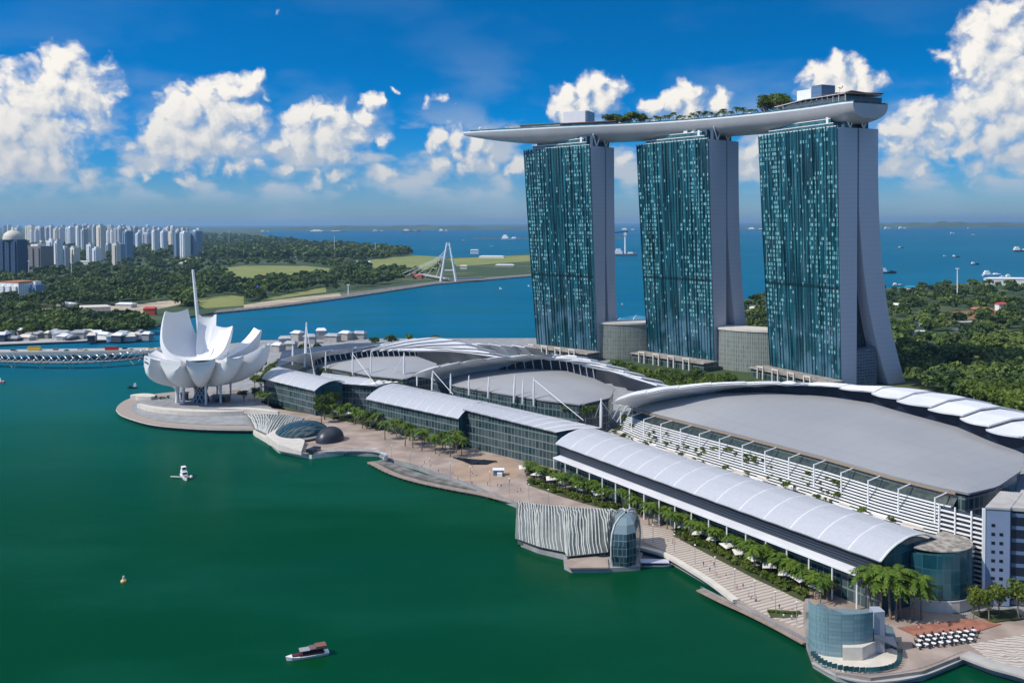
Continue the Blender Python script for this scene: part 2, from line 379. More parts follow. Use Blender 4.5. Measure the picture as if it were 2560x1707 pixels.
M['lavender'] = mat('lavender_roof', (0.46, 0.46, 0.56), .5)
M['hull_red'] = mat('red_oxide_hull', (0.30, 0.08, 0.06), .5)
M['hull_pink'] = mat('faded_pink_hull', (0.50, 0.34, 0.32), .5)
M['dome_glass'] = mat('blue_dome_glass', (0.02, 0.14, 0.26), .15, spec=.6, col2=(0.05, .24, .36), vscale=.08)
M['slate'] = mat('dark_slate_roof', (0.055, 0.075, 0.11), 0.5, var=0.3, vscale=0.1)

def seams(m, axis, period, dark):
    """thin joints across a sheet material"""
    t = m.node_tree; b = t.nodes['Principled BSDF']; src = b.inputs['Base Color'].links[0].from_socket
    g = nd(t, 'ShaderNodeNewGeometry'); f = mth(t, 'FRACT', mth(t, 'DIVIDE', vmth(t, 'DOT_PRODUCT', g.outputs['Position'], axis), period))
    k = mth(t, 'MULTIPLY', mth(t, 'LESS_THAN', f, .05), dark); t.links.new(mixc(t, k, src, (0.05, 0.05, 0.055)), b.inputs['Base Color'])
seams(M['grey_roof'], (0.517, -0.856, 0), 7.0, .10)
seams(M['grey_roof'], (0.856, 0.517, 0), 24.0, .05)

# ------------------------------------------------------------------ water, land, air
def water_mat():
    m = bpy.data.materials.new("sea_water"); m.use_nodes = True; t = m.node_tree; b = t.nodes['Principled BSDF']
    g = nd(t, 'ShaderNodeNewGeometry'); sp = nd(t, 'ShaderNodeSeparateXYZ'); t.links.new(g.outputs['Position'], sp.inputs[0])
    n0 = nd(t, 'ShaderNodeTexNoise'); n0.inputs['Scale'].default_value = 0.006; n0.inputs['Detail'].default_value = 4
    t.links.new(g.outputs['Position'], n0.inputs['Vector'])
    yy = mth(t, 'ADD', sp.outputs[1], mth(t, 'MULTIPLY_ADD', n0.outputs['Fac'], 220.0, -110.0))
    yy = mth(t, 'ADD', yy, mth(t, 'MULTIPLY', sp.outputs[0], -0.35))
    f1 = smooth(t, yy, 330.0, 860.0); f2 = smooth(t, yy, 640.0, 1150.0); f3 = smooth(t, yy, 3000.0, 9000.0)
    c = mixc(t, f1, (0.0002, 0.042, 0.0085), (0.0005, 0.078, 0.054))        # algae-green reservoir, blue sea
    c = mixc(t, f2, c, (0.0, 0.100, 0.200)); c = mixc(t, f3, c, (0.0, 0.092, 0.215))
    n4 = nd(t, 'ShaderNodeTexNoise'); n4.inputs['Scale'].default_value = 0.0009; n4.inputs['Detail'].default_value = 5
    t.links.new(vmth(t, 'MULTIPLY', g.outputs['Position'], (0.35, 1.6, 1)), n4.inputs['Vector'])
    c = mixc(t, smooth(t, n4.outputs['Fac'], 0.4, 0.65, 0.0, 0.3), c, (0.01, 0.15, 0.25))
    n5 = nd(t, 'ShaderNodeTexNoise'); n5.inputs['Scale'].default_value = 0.011; n5.inputs['Detail'].default_value = 6; n5.inputs['Roughness'].default_value = 0.6
    t.links.new(vmth(t, 'MULTIPLY', g.outputs['Position'], (0.6, 1.5, 1)), n5.inputs['Vector'])
    c = mixc(t, smooth(t, n5.outputs['Fac'], 0.42, 0.68, 0.0, 0.32), c, (0.006, 0.085, 0.045))
    t.links.new(c, b.inputs['Base Color'])
    b.inputs['Roughness'].default_value = 0.16; b.inputs['Specular IOR Level'].default_value = 0.0
    n1 = nd(t, 'ShaderNodeTexNoise'); n1.inputs['Scale'].default_value = 0.22; n1.inputs['Detail'].default_value = 6; n1.inputs['Roughness'].default_value = 0.65
    t.links.new(vmth(t, 'MULTIPLY', g.outputs['Position'], (0.7, 1.3, 1)), n1.inputs['Vector'])
    bp = nd(t, 'ShaderNodeBump'); bp.inputs['Strength'].default_value = 0.22; bp.inputs['Distance'].default_value = 1.0
    t.links.new(n1.outputs['Fac'], bp.inputs['Height']); t.links.new(bp.outputs[0], b.inputs['Normal'])
    gl = nd(t, 'ShaderNodeBsdfGlossy'); gl.inputs['Roughness'].default_value = 0.14; gl.inputs['Color'].default_value = (0.8, 0.95, 0.9, 1); t.links.new(bp.outputs[0], gl.inputs['Normal'])
    mx = nd(t, 'ShaderNodeMixShader'); mx.inputs[0].default_value = 0.05                 # choppy water: wave slopes keep the mirror part low even at a distance
    t.links.new(b.outputs[0], mx.inputs[1]); t.links.new(gl.outputs[0], mx.inputs[2]); t.links.new(mx.outputs[0], t.nodes['Material Output'].inputs['Surface'])
    return m
b = MB(); b.poly([(-45000, -3000, 0), (45000, -3000, 0), (45000, 60000, 0), (-45000, 60000, 0)])
tag(b.build('water', water_mat()), kind='structure')

def ground_mat(name, c1, c2, c3, sc):
    m = mat(name, c1, 0.95, col2=c2, vscale=sc); t = m.node_tree; b = t.nodes['Principled BSDF']
    src = b.inputs['Base Color'].links[0].from_socket
    g = nd(t, 'ShaderNodeNewGeometry'); n = nd(t, 'ShaderNodeTexNoise'); n.inputs['Scale'].default_value = sc * 0.31; n.inputs['Detail'].default_value = 6
    t.links.new(g.outputs['Position'], n.inputs['Vector'])
    t.links.new(mixc(t, smooth(t, n.outputs['Fac'], 0.55, 0.62), src, c3), b.inputs['Base Color'])
    return m
M['park'] = ground_mat('parkland', (0.024, 0.052, 0.013), (0.036, 0.066, 0.016), (0.075, 0.09, 0.028), 0.02)
M['lawn'] = mat('lawn_grass', (0.15, 0.19, 0.035), 0.95, col2=(0.21, 0.215, 0.06), vscale=0.01)
M['sand'] = mat('bare_sand', (0.46, 0.37, 0.26), 0.95, col2=(0.30, 0.25, 0.18), vscale=0.03)
M['earth'] = mat('red_earth', (0.24, 0.10, 0.05), 0.95, col2=(0.17, 0.12, 0.05), vscale=0.05)
M['rock'] = mat('rock_bank', (0.20, 0.19, 0.18), 0.95, col2=(0.09, 0.09, 0.08), vscale=0.2)
M['tarmac'] = mat('tarmac', (0.10, 0.10, 0.105), 0.9, var=0.3, vscale=0.1)
def sheet(name, pix, z, m, depth=6.0, kind='structure', label=None, cat=None, group=None):
    """a land sheet whose outline is surveyed at level z"""
    b = MB(); pts = [at(x, y, z) if not isinstance(x, tuple) else None for x, y in pix]
    b.prism([(p.x, p.y) for p in pts], z - depth, z)
    return tag(b.build(name, m), label, cat, group, kind)
def plan(name, pts, z, m, depth=6.0, kind='structure'):
    b = MB(); b.prism(pts, z - depth, z); return tag(b.build(name, m), kind=kind)

# east bank park and the coast behind it
def pp(lst, z=2.0): return [tuple(at(x, y, z)[:2]) for x, y in lst]
east = pp([(-60, 792), (200, 778), (345, 752), (430, 728), (500, 716), (560, 708), (640, 701), (720, 690), (790, 681), (860, 671), (930, 659), (1000, 650), (1080, 643), (1220, 631), (1330, 622)])
east += pp([(1330, 588), (1220, 583), (1090, 590), (960, 592), (935, 577), (850, 569), (760, 561), (690, 553), (625, 546), (600, 536), (600, 524)])
east += [(-6000, 22000), (-30000, 22000), (-30000, 2000), (-4000, 780)]
plan('east_bank', east, 2.0, M['park'])
plan('rock_shore', pp([(490, 719), (640, 704), (790, 684), (1000, 652.5), (1230, 633), (1230, 628.5), (1000, 646), (790, 675), (640, 696), (500, 712)]), 2.15, M['rock'], 5)
plan('beach', pp([(560, 700), (640, 688), (750, 676), (780, 673), (784, 679.5), (700, 691), (600, 704), (560, 707)], 2.3), 2.3, M['sand'], 1)
for i, q in enumerate([
        [(508, 616), (560, 610), (700, 611), (780, 618), (740, 628), (640, 640), (540, 646), (520, 632)],
        [(820, 604), (870, 594), (950, 586), (1010, 590), (1012, 618), (930, 620), (860, 616)],
        [(600, 688), (660, 676), (748, 659), (750, 671), (700, 677), (640, 686), (600, 692)],
        [(440, 690), (520, 676), (560, 682), (560, 702), (470, 708)],
        [(385, 592), (470, 590), (460, 594), (380, 596)],
        [(1030, 594), (1218, 586), (1218, 600), (1050, 612)]]):
    plan('lawn', pp(q, 2.2), 2.2, M['lawn'], 1)
plan('bare_ground', pp([(60, 712), (170, 706), (290, 702), (385, 690), (420, 688), (412, 700), (330, 716), (345, 735), (230, 735), (95, 730)], 2.3), 2.3, M['sand'], 1)
plan('embankment_road', pp([(-40, 792), (345, 776), (345, 770), (-40, 783)], 2.4), 2.4, M['concrete'], 1)
# south bank park on the right
south = pp([(330, 838), (430, 800), (600, 782), (900, 778), (1225, 777), (1482, 776), (1560, 745), (1700, 690), (1780, 676), (1900, 668), (2020, 664), (2120, 658), (2240, 650), (2420, 644)]) + [(2600, 1800), (2600, 150), (400, 120)]
shore_px = [(2420, 1575), (2352, 1546), (2280, 1526), (2215, 1502), (2120, 1540), (2000, 1556), (1920, 1542), (1868, 1512), (1850, 1462), (1780, 1425), (1690, 1378), (1640, 1335), (1600, 1312), (1530, 1272), (1465, 1252), (1300, 1204), (1185, 1152), (1100, 1118), (960, 1068), (890, 1050), (870, 1037), (790, 1034), (700, 1038), (620, 1000), (560, 975)]
Z0 = 2.6
front = [tuple(at(x, y, Z0)[:2]) for x, y in shore_px]
site = south + [(300, 190)] + front + pp([(480, 940)])
plan('site_ground', site, Z0 - 0.3, M['conc_grey'], 5)
plan('promenade', front + pp([(520, 890), (600, 908), (841, 958), (1050, 1008), (1290, 1080), (2030, 1385), (2240, 1422), (2420, 1440)]), Z0, M['paving'], 0.28)
plan('south_park', pp([(2420, 1010), (2090, 905), (1700, 905), (1500, 892), (1395, 850), (1410, 800), (1484, 779), (1562, 744), (1700, 690), (1780, 677), (1900, 669), (2020, 665), (2120, 659), (2240, 651), (2420, 645)]) + [(2500, 1790), (2500, 300)], Z0 + 0.1, M['park'], 0.38)
for q, mm in (([(2170, 716), (2300, 712), (2290, 722), (2240, 734), (2165, 738), (2150, 728)], 'earth'), ([(2230, 815), (2310, 812), (2330, 826), (2250, 830)], 'lawn'), ([(2110, 806), (2200, 800), (2210, 814), (2120, 822)], 'lawn'), ([(2255, 768), (2350, 760), (2360, 776), (2265, 786)], 'lawn'), ([(2160, 846), (2250, 840), (2270, 856), (2180, 864)], 'lawn'), ([(2060, 742), (2420, 730), (2420, 733), (2060, 746)], 'concrete'),
              ([(2090, 728), (2130, 724), (2120, 745), (2080, 750)], 'lawn'), ([(2180, 758), (2230, 742), (2250, 744), (2200, 765)], 'tarmac'), ([(1715, 712), (1770, 708), (1772, 720), (1712, 722)], 'sand')):
    plan('clearing', pp(q, 2.9), 2.9, M[mm], 0.3)
# low far coasts and islands beyond the roads of anchored ships
def ridge(name, px0, px1, y, dist, h, m, dd=900):
    b = MB(); n = 40; a0, a1 = atd(px0, y, dist), atd(px1, y, dist)
    rows = []
    for k, (dy, hz) in enumerate(((0, 0), (dd * .3, .7), (dd * .6, 1), (dd, 0))):
        rows.append([Vector((a0.x + (a1.x - a0.x) * i / n, dist + dy, -1 + hz * h * (0.45 + 0.55 * mnoise.noise((i * .35, dist, k))+.35*math.sin(3.14*i/n)))) for i in range(n + 1)])
    b.grid(rows[::-1]); return tag(b.build(name, m, smooth=True), kind='structure')
M['far_green'] = mat('far_coast_green', (0.05, 0.09, 0.05), 0.9, var=0.4, vscale=0.002)
ridge('far_coast', 560, 1230, 512, 15500, 85, M['far_green'])
ridge('far_coast', -80, 620, 515, 17000, 80, M['far_green'])
ridge('far_island', 1980, 2460, 503, 14500, 100, M['far_green'])
ridge('far_island', 1690, 1790, 506, 14000, 40, M['far_green'])
ridge('breakwater', 1085, 1235, 530, 6800, 12, M['far_green'], 150)
ridge('breakwater', 1405, 1440, 534, 6400, 12, M['far_green'], 150)

# humid air over the whole strait
hm = bpy.data.materials.new("humid_air"); hm.use_nodes = True; t = hm.node_tree; t.nodes.clear()
pv = nd(t, 'ShaderNodeVolumePrincipled'); pv.inputs['Color'].default_value = (0.40, 0.66, 0.90, 1); pv.inputs['Density'].default_value = HAZE = 3.4e-5
pv.inputs['Anisotropy'].default_value = 0.2
t.links.new(pv.outputs[0], nd(t, 'ShaderNodeOutputMaterial').inputs['Volume'])
b = MB(); b.box(-44000, -2900, -7.0, 44000, 59000, 236.0)
hb = tag(b.build('haze', hm), kind='stuff')

# ------------------------------------------------------------------ the three hotel towers and the sky terrace
def curtain_wall_mat():
    m = bpy.data.materials.new("teal_curtain_wall"); m.use_nodes = True; t = m.node_tree; b = t.nodes['Principled BSDF']
    tcn = nd(t, 'ShaderNodeTexCoord'); sp = nd(t, 'ShaderNodeSeparateXYZ'); t.links.new(tcn.outputs['Object'], sp.inputs[0])
    x, z = sp.outputs[0], sp.outputs[2]
    oi = nd(t, 'ShaderNodeObjectInfo'); seed = mth(t, 'MULTIPLY', oi.outputs['Random'], 37.0)
    fx, fz = mth(t, 'FLOOR', mth(t, 'DIVIDE', x, 1.3)), mth(t, 'FLOOR', mth(t, 'DIVIDE', z, 3.35))
    def wn(a, c):
        cv = nd(t, 'ShaderNodeCombineXYZ')
        for i, q in enumerate((a, c, seed)):
            if isinstance(q, float): cv.inputs[i].default_value = q
            else: t.links.new(q, cv.inputs[i])
        n = nd(t, 'ShaderNodeTexWhiteNoise'); t.links.new(cv.outputs[0], n.inputs[0]); return n.outputs[0]
    col_n, cell_n = wn(fx, 3.0), wn(fx, fz)
    # drawn blinds behind the glass: some columns of rooms more than others, fewer in the middle bays
    cv = nd(t, 'ShaderNodeCombineXYZ'); t.links.new(mth(t, 'MULTIPLY', x, 0.085), cv.inputs[0]); t.links.new(mth(t, 'MULTIPLY', z, 0.022), cv.inputs[1]); t.links.new(seed, cv.inputs[2])
    big = nd(t, 'ShaderNodeTexNoise'); big.inputs['Scale'].default_value = 1.0; big.inputs['Detail'].default_value = 3; t.links.new(cv.outputs[0], big.inputs['Vector'])
    u = mth(t, 'ABSOLUTE', mth(t, 'ADD', mth(t, 'DIVIDE', x, 40.0), 1.0))
    side = smooth(t, u, 0.12, 0.55, 0.07, 0.44)
    thr = mth(t, 'MULTIPLY', mth(t, 'MULTIPLY', side, smooth(t, big.outputs['Fac'], 0.30, 0.62, 0.12, 1.5)), smooth(t, col_n, 0.1, 0.9, 0.45, 1.35))
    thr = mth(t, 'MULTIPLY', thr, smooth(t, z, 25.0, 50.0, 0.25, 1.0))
    blind = mth(t, 'LESS_THAN', cell_n, thr)
    inx = mth(t, 'MULTIPLY', mth(t, 'GREATER_THAN', mth(t, 'FRACT', mth(t, 'DIVIDE', x, 1.3)), 0.2), mth(t, 'GREATER_THAN', mth(t, 'FRACT', mth(t, 'DIVIDE', z, 3.35)), 0.34))
    blind = mth(t, 'MULTIPLY', blind, inx)
    # long vertical strips of tinted glass
    cv2 = nd(t, 'ShaderNodeCombineXYZ'); t.links.new(mth(t, 'FLOOR', mth(t, 'DIVIDE', x, 0.83)), cv2.inputs[0]); t.links.new(mth(t, 'MULTIPLY', z, 0.018), cv2.inputs[1]); t.links.new(seed, cv2.inputs[2])
    st = nd(t, 'ShaderNodeTexNoise'); st.inputs['Scale'].default_value = 0.9; st.inputs['Detail'].default_value = 2; t.links.new(cv2.outputs[0], st.inputs['Vector'])
    base = mixc(t, smooth(t, st.outputs['Fac'], 0.38, 0.66), (0.002, 0.024, 0.037), (0.022, 0.140, 0.185))
    base = mixc(t, mth(t, 'MULTIPLY', smooth(t, st.outputs['Fac'], 0.66, 0.72), 0.6), base, (0.17, 0.25, 0.27))
    slab = mth(t, 'LESS_THAN', mth(t, 'FRACT', mth(t, 'DIVIDE', z, 3.35)), 0.10)
    base = mixc(t, mth(t, 'MULTIPLY', slab, 0.5), base, (0.004, 0.02, 0.026))
    shade = mixc(t, cell_n, (0.20, 0.45, 0.48), (0.05, 0.19, 0.22))
    cv3 = nd(t, 'ShaderNodeCombineXYZ'); t.links.new(mth(t, 'MULTIPLY', x, 0.06), cv3.inputs[0]); t.links.new(mth(t, 'MULTIPLY', z, 0.05), cv3.inputs[1]); t.links.new(seed, cv3.inputs[2])
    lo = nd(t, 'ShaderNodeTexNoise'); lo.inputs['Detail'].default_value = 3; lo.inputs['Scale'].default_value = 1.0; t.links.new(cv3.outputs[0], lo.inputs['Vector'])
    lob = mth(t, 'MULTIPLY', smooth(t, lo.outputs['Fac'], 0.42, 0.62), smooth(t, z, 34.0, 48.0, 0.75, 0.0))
    base = mixc(t, lob, base, (0.09, 0.19, 0.27))  # blue-grey sky reflection painted into the lower glass colour
    plant = mth(t, 'LESS_THAN', mth(t, 'ABSOLUTE', mth(t, 'SUBTRACT', z, 71.5)), 1.3)
    base = mixc(t, blind, base, shade)
    t.links.new(mixc(t, mth(t, 'MULTIPLY', plant, 0.75), base, (0.004, 0.012, 0.016)), b.inputs['Base Color'])
    t.links.new(mth(t, 'MULTIPLY_ADD', blind, 0.2, 0.07), b.inputs['Roughness'])
    b.inputs['Specular IOR Level'].default_value = 0.55
    return m
M['curtain'] = curtain_wall_mat()
M['teal_glass'] = mat('pale_teal_glass', (0.05, 0.17, 0.18), 0.1, spec=0.7, col2=(0.02, 0.08, 0.09), vscale=0.25, stretch=(1, 1, 0.3))
M['end_wall'] = mat('lavender_grey_cladding', (0.33, 0.355, 0.40), 0.5, var=0.05, vscale=0.03)
M['end_wall2'] = lines_mat('lavender_grey_panels', (0.44, 0.46, 0.52), (0.35, 0.37, 0.42), (0, 0, 1), 3.35, 0.94, 0.5)
H0 = 187.0
def tower(nar, corner, ang, L, thw, the, W0, flare, label):
    rz = -R(ang)
    th = thing('hotel_tower', (corner[0], corner[1], 2.9), label, 'hotel tower', 'hotel towers under the sky terrace'); th.rotation_euler = (0, 0, rz)
    HH = H0 - 2.9
    ts = [i / 26 for i in range(27)]
    w = lambda t: W0 * (1 - t) ** 1.15
    back = lambda t: max(w(t) + 8, thw)
    eo = lambda t: thw + the + flare * (1 - t) ** 2.8
    ei = lambda t: max(back(t) + 1.7, eo(t) - the * (1.0 - 0.12 * (1 - t)))
    xl = lambda t: -L + nar * (1 - t)
    def slab(y0, y1, xa, xb):
        b = MB(); loops = []
        for t in ts: loops.append([(xa(t), y0(t), t * HH), (xb(t), y0(t), t * HH), (xb(t), y1(t), t * HH), (xa(t), y1(t), t * HH)])
        b.grid(loops, close=True); b.poly(loops[-1]); b.poly(loops[0][::-1]); return b
    slab(lambda t: w(t) + 0.45, back, lambda t: xl(t) + .2, lambda t: 0.0).build('west_slab', M['end_wall2'], th, raw=True)
    slab(ei, eo, lambda t: -L, lambda t: 0.0).build('east_slab', M['end_wall2'], th, raw=True)
    # glass front: folded bays, each pane strip turned a little
    nb = 24; b = MB()
    for k in range(nb):
        rows = []
        for t in ts:
            x0, x1 = xl(t), -0.25
            xa, xb = x0 + (x1 - x0) * k / nb, x0 + (x1 - x0) * (k + 1) / nb
            j = 0.28 * math.sin(k * 2.3 + t * 3.0)
            rows.append([(xa, w(t) - 0.18 - j, t * HH), (xb, w(t) - 0.18 + j, t * HH)])
        b.grid(rows)
    # parapet cap and side return so that the glass skin is a closed screen
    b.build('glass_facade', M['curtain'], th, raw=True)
    fb = MB()
    for k in range(nb + 1):
        rows = []
        for t in ts:
            x0, x1 = xl(t), -0.25; xx = x0 + (x1 - x0) * k / nb
            d = 1.0 + 0.5 * math.sin(k * 1.7 + 4 * t)
            rows.append([(xx - .09, w(t) - .1, t * HH + 1.0), (xx - .09, w(t) - d, t * HH + 1.0), (xx + .09, w(t) - d, t * HH + 1.0), (xx + .09, w(t) - .1, t * HH + 1.0)])
        fb.grid(rows, close=True)
    fb.build('glass_fins', M['teal_fin'], th, raw=True)  # upright glass fins standing off the facade, all in one mesh
    # glass hall between the legs
    b = slab(lambda t: back(t) + .02, lambda t: ei(t) - .02, lambda t: -L + 3, lambda t: -5.0 - 6 * (1 - t)); b.build('atrium_glass', M['dark_glass'], th, raw=True)
    z1 = 26.0; t1 = z1 / HH; b = MB()
    b.prism([(-L + 6, back(t1) + .1), (-1.6, back(t1) + .1), (-1.6, ei(t1 * .9) - .3), (-L + 6, ei(t1 * .9) - .3)], 0, [z1, z1 - 1, z1 + 1.5, z1])
    b.build('atrium_hall', M['hall_glass'], th, raw=True)
    # set-back glass storeys on the roof
    b = MB(); b.prism([(-L + 9, 2.0), (-6, 2.0), (-6, thw + the - 4), (-L + 9, thw + the - 4)], HH + .02, HH + 3.6)
    b.prism([(-L + 13, 3.4), (-10, 3.4), (-10, thw + the - 6), (-L + 13, thw + the - 6)], HH + 3.6, [HH + 6.4, HH + 7.2, HH + 7.2, HH + 6.4])
    b.build('roof_storey', M['teal_glass'], th, raw=True)
    b = MB()
    for x0, x1, y, zz in ((-L + 9, -6, 1.9, HH + 3.6), (-L + 13, -10, 3.3, HH + 7.0), (xl(1), -.3, .3, HH + .9)):
        b.box(x0, y - .12, zz - .25, x1, y + .12, zz + .25)
    b.build('roof_rail', M['white'], th, raw=True)
    b = MB()
    for q, (x, y, s) in enumerate(((-L + 20, 4.2, 1.1), (-30, 4.6, 1.6), (-22, 5.0, 1.0), (-L + 30, 4.4, .8), (-14, 3.0, .9))):
        b = MB(); b.box(x, y, HH + 3.6, x + 2.4 * s, y + 2 * s, HH + 7.3 + s); b.build('roof_plant', M['white'], th, raw=True)
    mid = (thw + the) / 2
    b = MB()
    for s in (-1, 1):
        b.prism([(-4.5, mid + s * 8.5 - 3.0), (-1.5, mid + s * 8.5 - 3.0), (-1.5, mid + s * 8.5 + 3.0), (-4.5, mid + s * 8.5 + 3.0)], HH + .02, HH + 9.5)
    b.prism([(-16, mid - 12), (-7.5, mid - 12), (-7.5, mid + 12), (-16, mid + 12)], HH + .03, HH + 9)
    b.build('support_pier', M['pier_blue'], th, raw=True)
    for s in (-1, 1):
        for q in (-1, 1):
            b = MB(); b.tube([(-1.2, mid + s * 6.5 , HH - .2), (-1.2, mid + s * 6.5 + q * 5.0, HH + 10.5)], 0.55, 6); b.build('strut', M['white'], th, raw=True)
    return th
M['teal_fin'] = mat('teal_fin_glass', (0.045, 0.16, 0.18), 0.18, spec=0.6, col2=(0.012, 0.07, 0.085), vscale=0.35, stretch=(1, 1, .08))
M['hall_glass'] = facade_mat('blue_hall_glass', (0.16, 0.20, 0.25), (0.03, 0.06, 0.10), 2.2, 1.6, .8, .8, .3, .4)
M['pier_blue'] = mat('blue_grey_pier', (0.05, 0.09, 0.13), 0.4)
TW = [(8, (67.5, 793.0), 44.0, 78, 20, 13, 9, 6, "leftmost glass hotel tower, below the pointed overhang of the sky terrace"),
      (7, (156.9, 736.7), 51.0, 78, 22, 16, 7.4, 18, "middle glass hotel tower, standing between the other two under the terrace"),
      (9.5, (227.3, 646.0), 64.0, 81, 19, 20, 4.8, 29, "rightmost and nearest glass hotel tower with the widest flared rear leg")]
for a in TW: tower(*a)

def spline(pts, n):
    """smooth curve through plan points, n samples"""
    pts = [np.array(p, float) for p in pts]; P = [2 * pts[0] - pts[1]] + pts + [2 * pts[-1] - pts[-2]]; out = []
    L = [0.0]
    for i in range(len(pts) - 1): L.append(L[-1] + np.linalg.norm(pts[i + 1] - pts[i]))
    for k in range(n):
        s = L[-1] * k / (n - 1); i = min(max(0, int(np.searchsorted(L, s, side='right')) - 1), len(pts) - 2)
        u = (s - L[i]) / (L[i + 1] - L[i]); p0, p1, p2, p3 = P[i:i + 4]
        out.append(0.5 * (2 * p1 + (p2 - p0) * u + (2 * p0 - 5 * p1 + 4 * p2 - p3) * u * u + (3 * p1 - p0 - 3 * p2 + p3) * u ** 3))
    return out
NS = 90
cl = spline([(-45, 872), (0, 852), (51, 830), (102, 808), (147.6, 780), (190, 740), (227, 691), (249.5, 644)], NS)
deck = thing('sky_terrace', (148, 780, 193), "long silver boat-shaped sky terrace resting across the three hotel towers", 'sky terrace')
def halfw(s):
    a = min(1.0, s / 0.30); w = 19.5 * math.sin(a * math.pi / 2) ** 0.85
    e = (1 - s) / 0.03
    if e < 1: w *= 0.84 + 0.16 * math.sqrt(max(0.0, 1 - (1 - e) ** 2))
    return max(w, .25)
def dep(s):
    d = 2.2 + 10.6 * math.sin(min(1, s / .27) * math.pi / 2) ** .85
    e = (1 - s) / 0.03
    return d * (0.80 + 0.20 * min(1, e))
def rimz(s): return 205.2 - 2.4 * s + 0.9 * (1 - min(1, s / .15))
def frame(k):
    t = cl[min(k + 1, NS - 1)] - cl[max(k - 1, 0)]; t = t / np.linalg.norm(t)
    return cl[k], np.array([t[1], -t[0]])               # normal points to the west / camera side... sign fixed below
rows, rimW, rimE = [], [], []
for k in range(NS):
    s = k / (NS - 1); c, n = frame(k)
    if n[0] > 0: n = -n                                 # west
    w, d, z = halfw(s), dep(s), rimz(s); r = []
    for q in range(17):
        a = math.pi * q / 16; ca, sa = math.cos(a), math.sin(a)
        x = math.copysign(abs(ca) ** 0.75, ca) * w; zz = z - d * sa ** 0.85
        r.append((c[0] + n[0] * x, c[1] + n[1] * x, zz))
    rows.append(r); rimW.append(Vector(r[0])); rimE.append(Vector(r[-1]))
b = MB(); b.grid(rows); b.poly(rows[-1]); b.poly(rows[0][::-1]); ho = b.build('hull', M['hull_metal'], deck, smooth=True); ho.data.set_sharp_from_angle(angle=R(40))
def across(s, f, dz=0.0):
    """point on the deck: s along, f from -1 (west rim) to 1 (east rim)"""
    x = s * (NS - 1); i = min(int(x), NS - 2); u = x - i
    a = rimW[i].lerp(rimW[i + 1], u); e = rimE[i].lerp(rimE[i + 1], u); p = a.lerp(e, (f + 1) / 2); p.z += dz
    return p
b = MB(); b.grid([[across(k / (NS - 1), f, -.25) for f in (-.97, -.5, 0, .5, .97)] for k in range(1, NS)]); b.build('deck', M['timber_deck'] if 'timber_deck' in M else M['paving'], deck)
b = MB()                                                # bright rim band
for sd in (-1, 1): b.grid([[across(k / (NS - 1), sd * 1.0, -.35), across(k / (NS - 1), sd * 1.0, .75), across(k / (NS - 1), sd * .975, .75), across(k / (NS - 1), sd * .975, -.35)] for k in range(NS)], close=True)
b.build('rim', M['white'], deck)
b = MB()                                                # glass balustrade with posts
for sd in (-1, 1):
    b.grid([[across(k / (NS - 1), sd * .955, .2), across(k / (NS - 1), sd * .955, 1.9), across(k / (NS - 1), sd * .95, 1.9), across(k / (NS - 1), sd * .95, .2)] for k in range(2, NS)], close=True)
b.build('balustrade', M['teal_glass'], deck)
def deck_block(name, s0, s1, f0, f1, z0, z1, m):
    p = [across(s0, f0), across(s1, f0), across(s1, f1), across(s0, f1)]; b = MB()
    zz = sum(q.z for q in p) / 4; b.prism([(q.x, q.y) for q in p], zz + z0, zz + z1); return b.build(name, m, deck)
deck_block('lift_house', .262, .316, -.15, .85, 0, 15.5, M['white_wall'])
deck_block('lift_house', .316, .322, -.2, .85, 0, 15.6, M['hall_glass'])
deck_block('lift_house', .832, .868, -.35, .35, 0, 16.0, M['white_wall'])
deck_block('lift_house', .8685, .893, -.34, .36, 0, 18.2, M['blue_wall'])
deck_block('upper_pavilion', .12, .262, -.62, .8, 0, 4.4, M['pav_grey'])
deck_block('green_roof', .16, .262, -.66, .7, 4.42, 4.9, M['lawn'])
deck_block('restaurant_roof', .265, .40, -.86, .2, 3.6, 4.3, M['timber_red'])
deck_block('restaurant', .27, .395, -.8, .15, 0, 3.58, M['dark_glass'])
deck_block('plant_screen', .893, .905, -.3, .3, 0, 4.0, M['white_wall'])
b = MB(); rw = []
for k in range(13):
    s = .80 + .185 * k / 12; rw.append([across(s, f, 4.2 + 2.8 * min(1, k / 5) + .7 * math.sin(3.14 * (f + .93) / 1.9)) for f in (-.93, -.5, 0, .5, .93)])
b.grid(rw, thick=.5); b.build('canopy_roof', M['canopy_grey'], deck)
b = MB()
for k in range(13):
    s = .805 + .178 * k / 12
    for f in (-.88, .88): b = MB(); b.tube([across(s, f, .0), across(s, f, 4.4 + 2.8 * min(1, k / 5))], .22, 5); b.build('canopy_post', M['white'], deck)
deck_block('bar_counter', .82, .985, -.86, .86, 0, 5.2, M['bar_dark'])
b = MB(); rw = []
for k in range(9):
    s = .905 + .088 * k / 8; rw.append([across(s, f, 8.0 + .5 * math.sin(k * 2.1 + f * 3)) for f in (-.85, 0, .85)])
b.grid(rw, thick=.35); b.build('awning', M['timber_red'], deck)
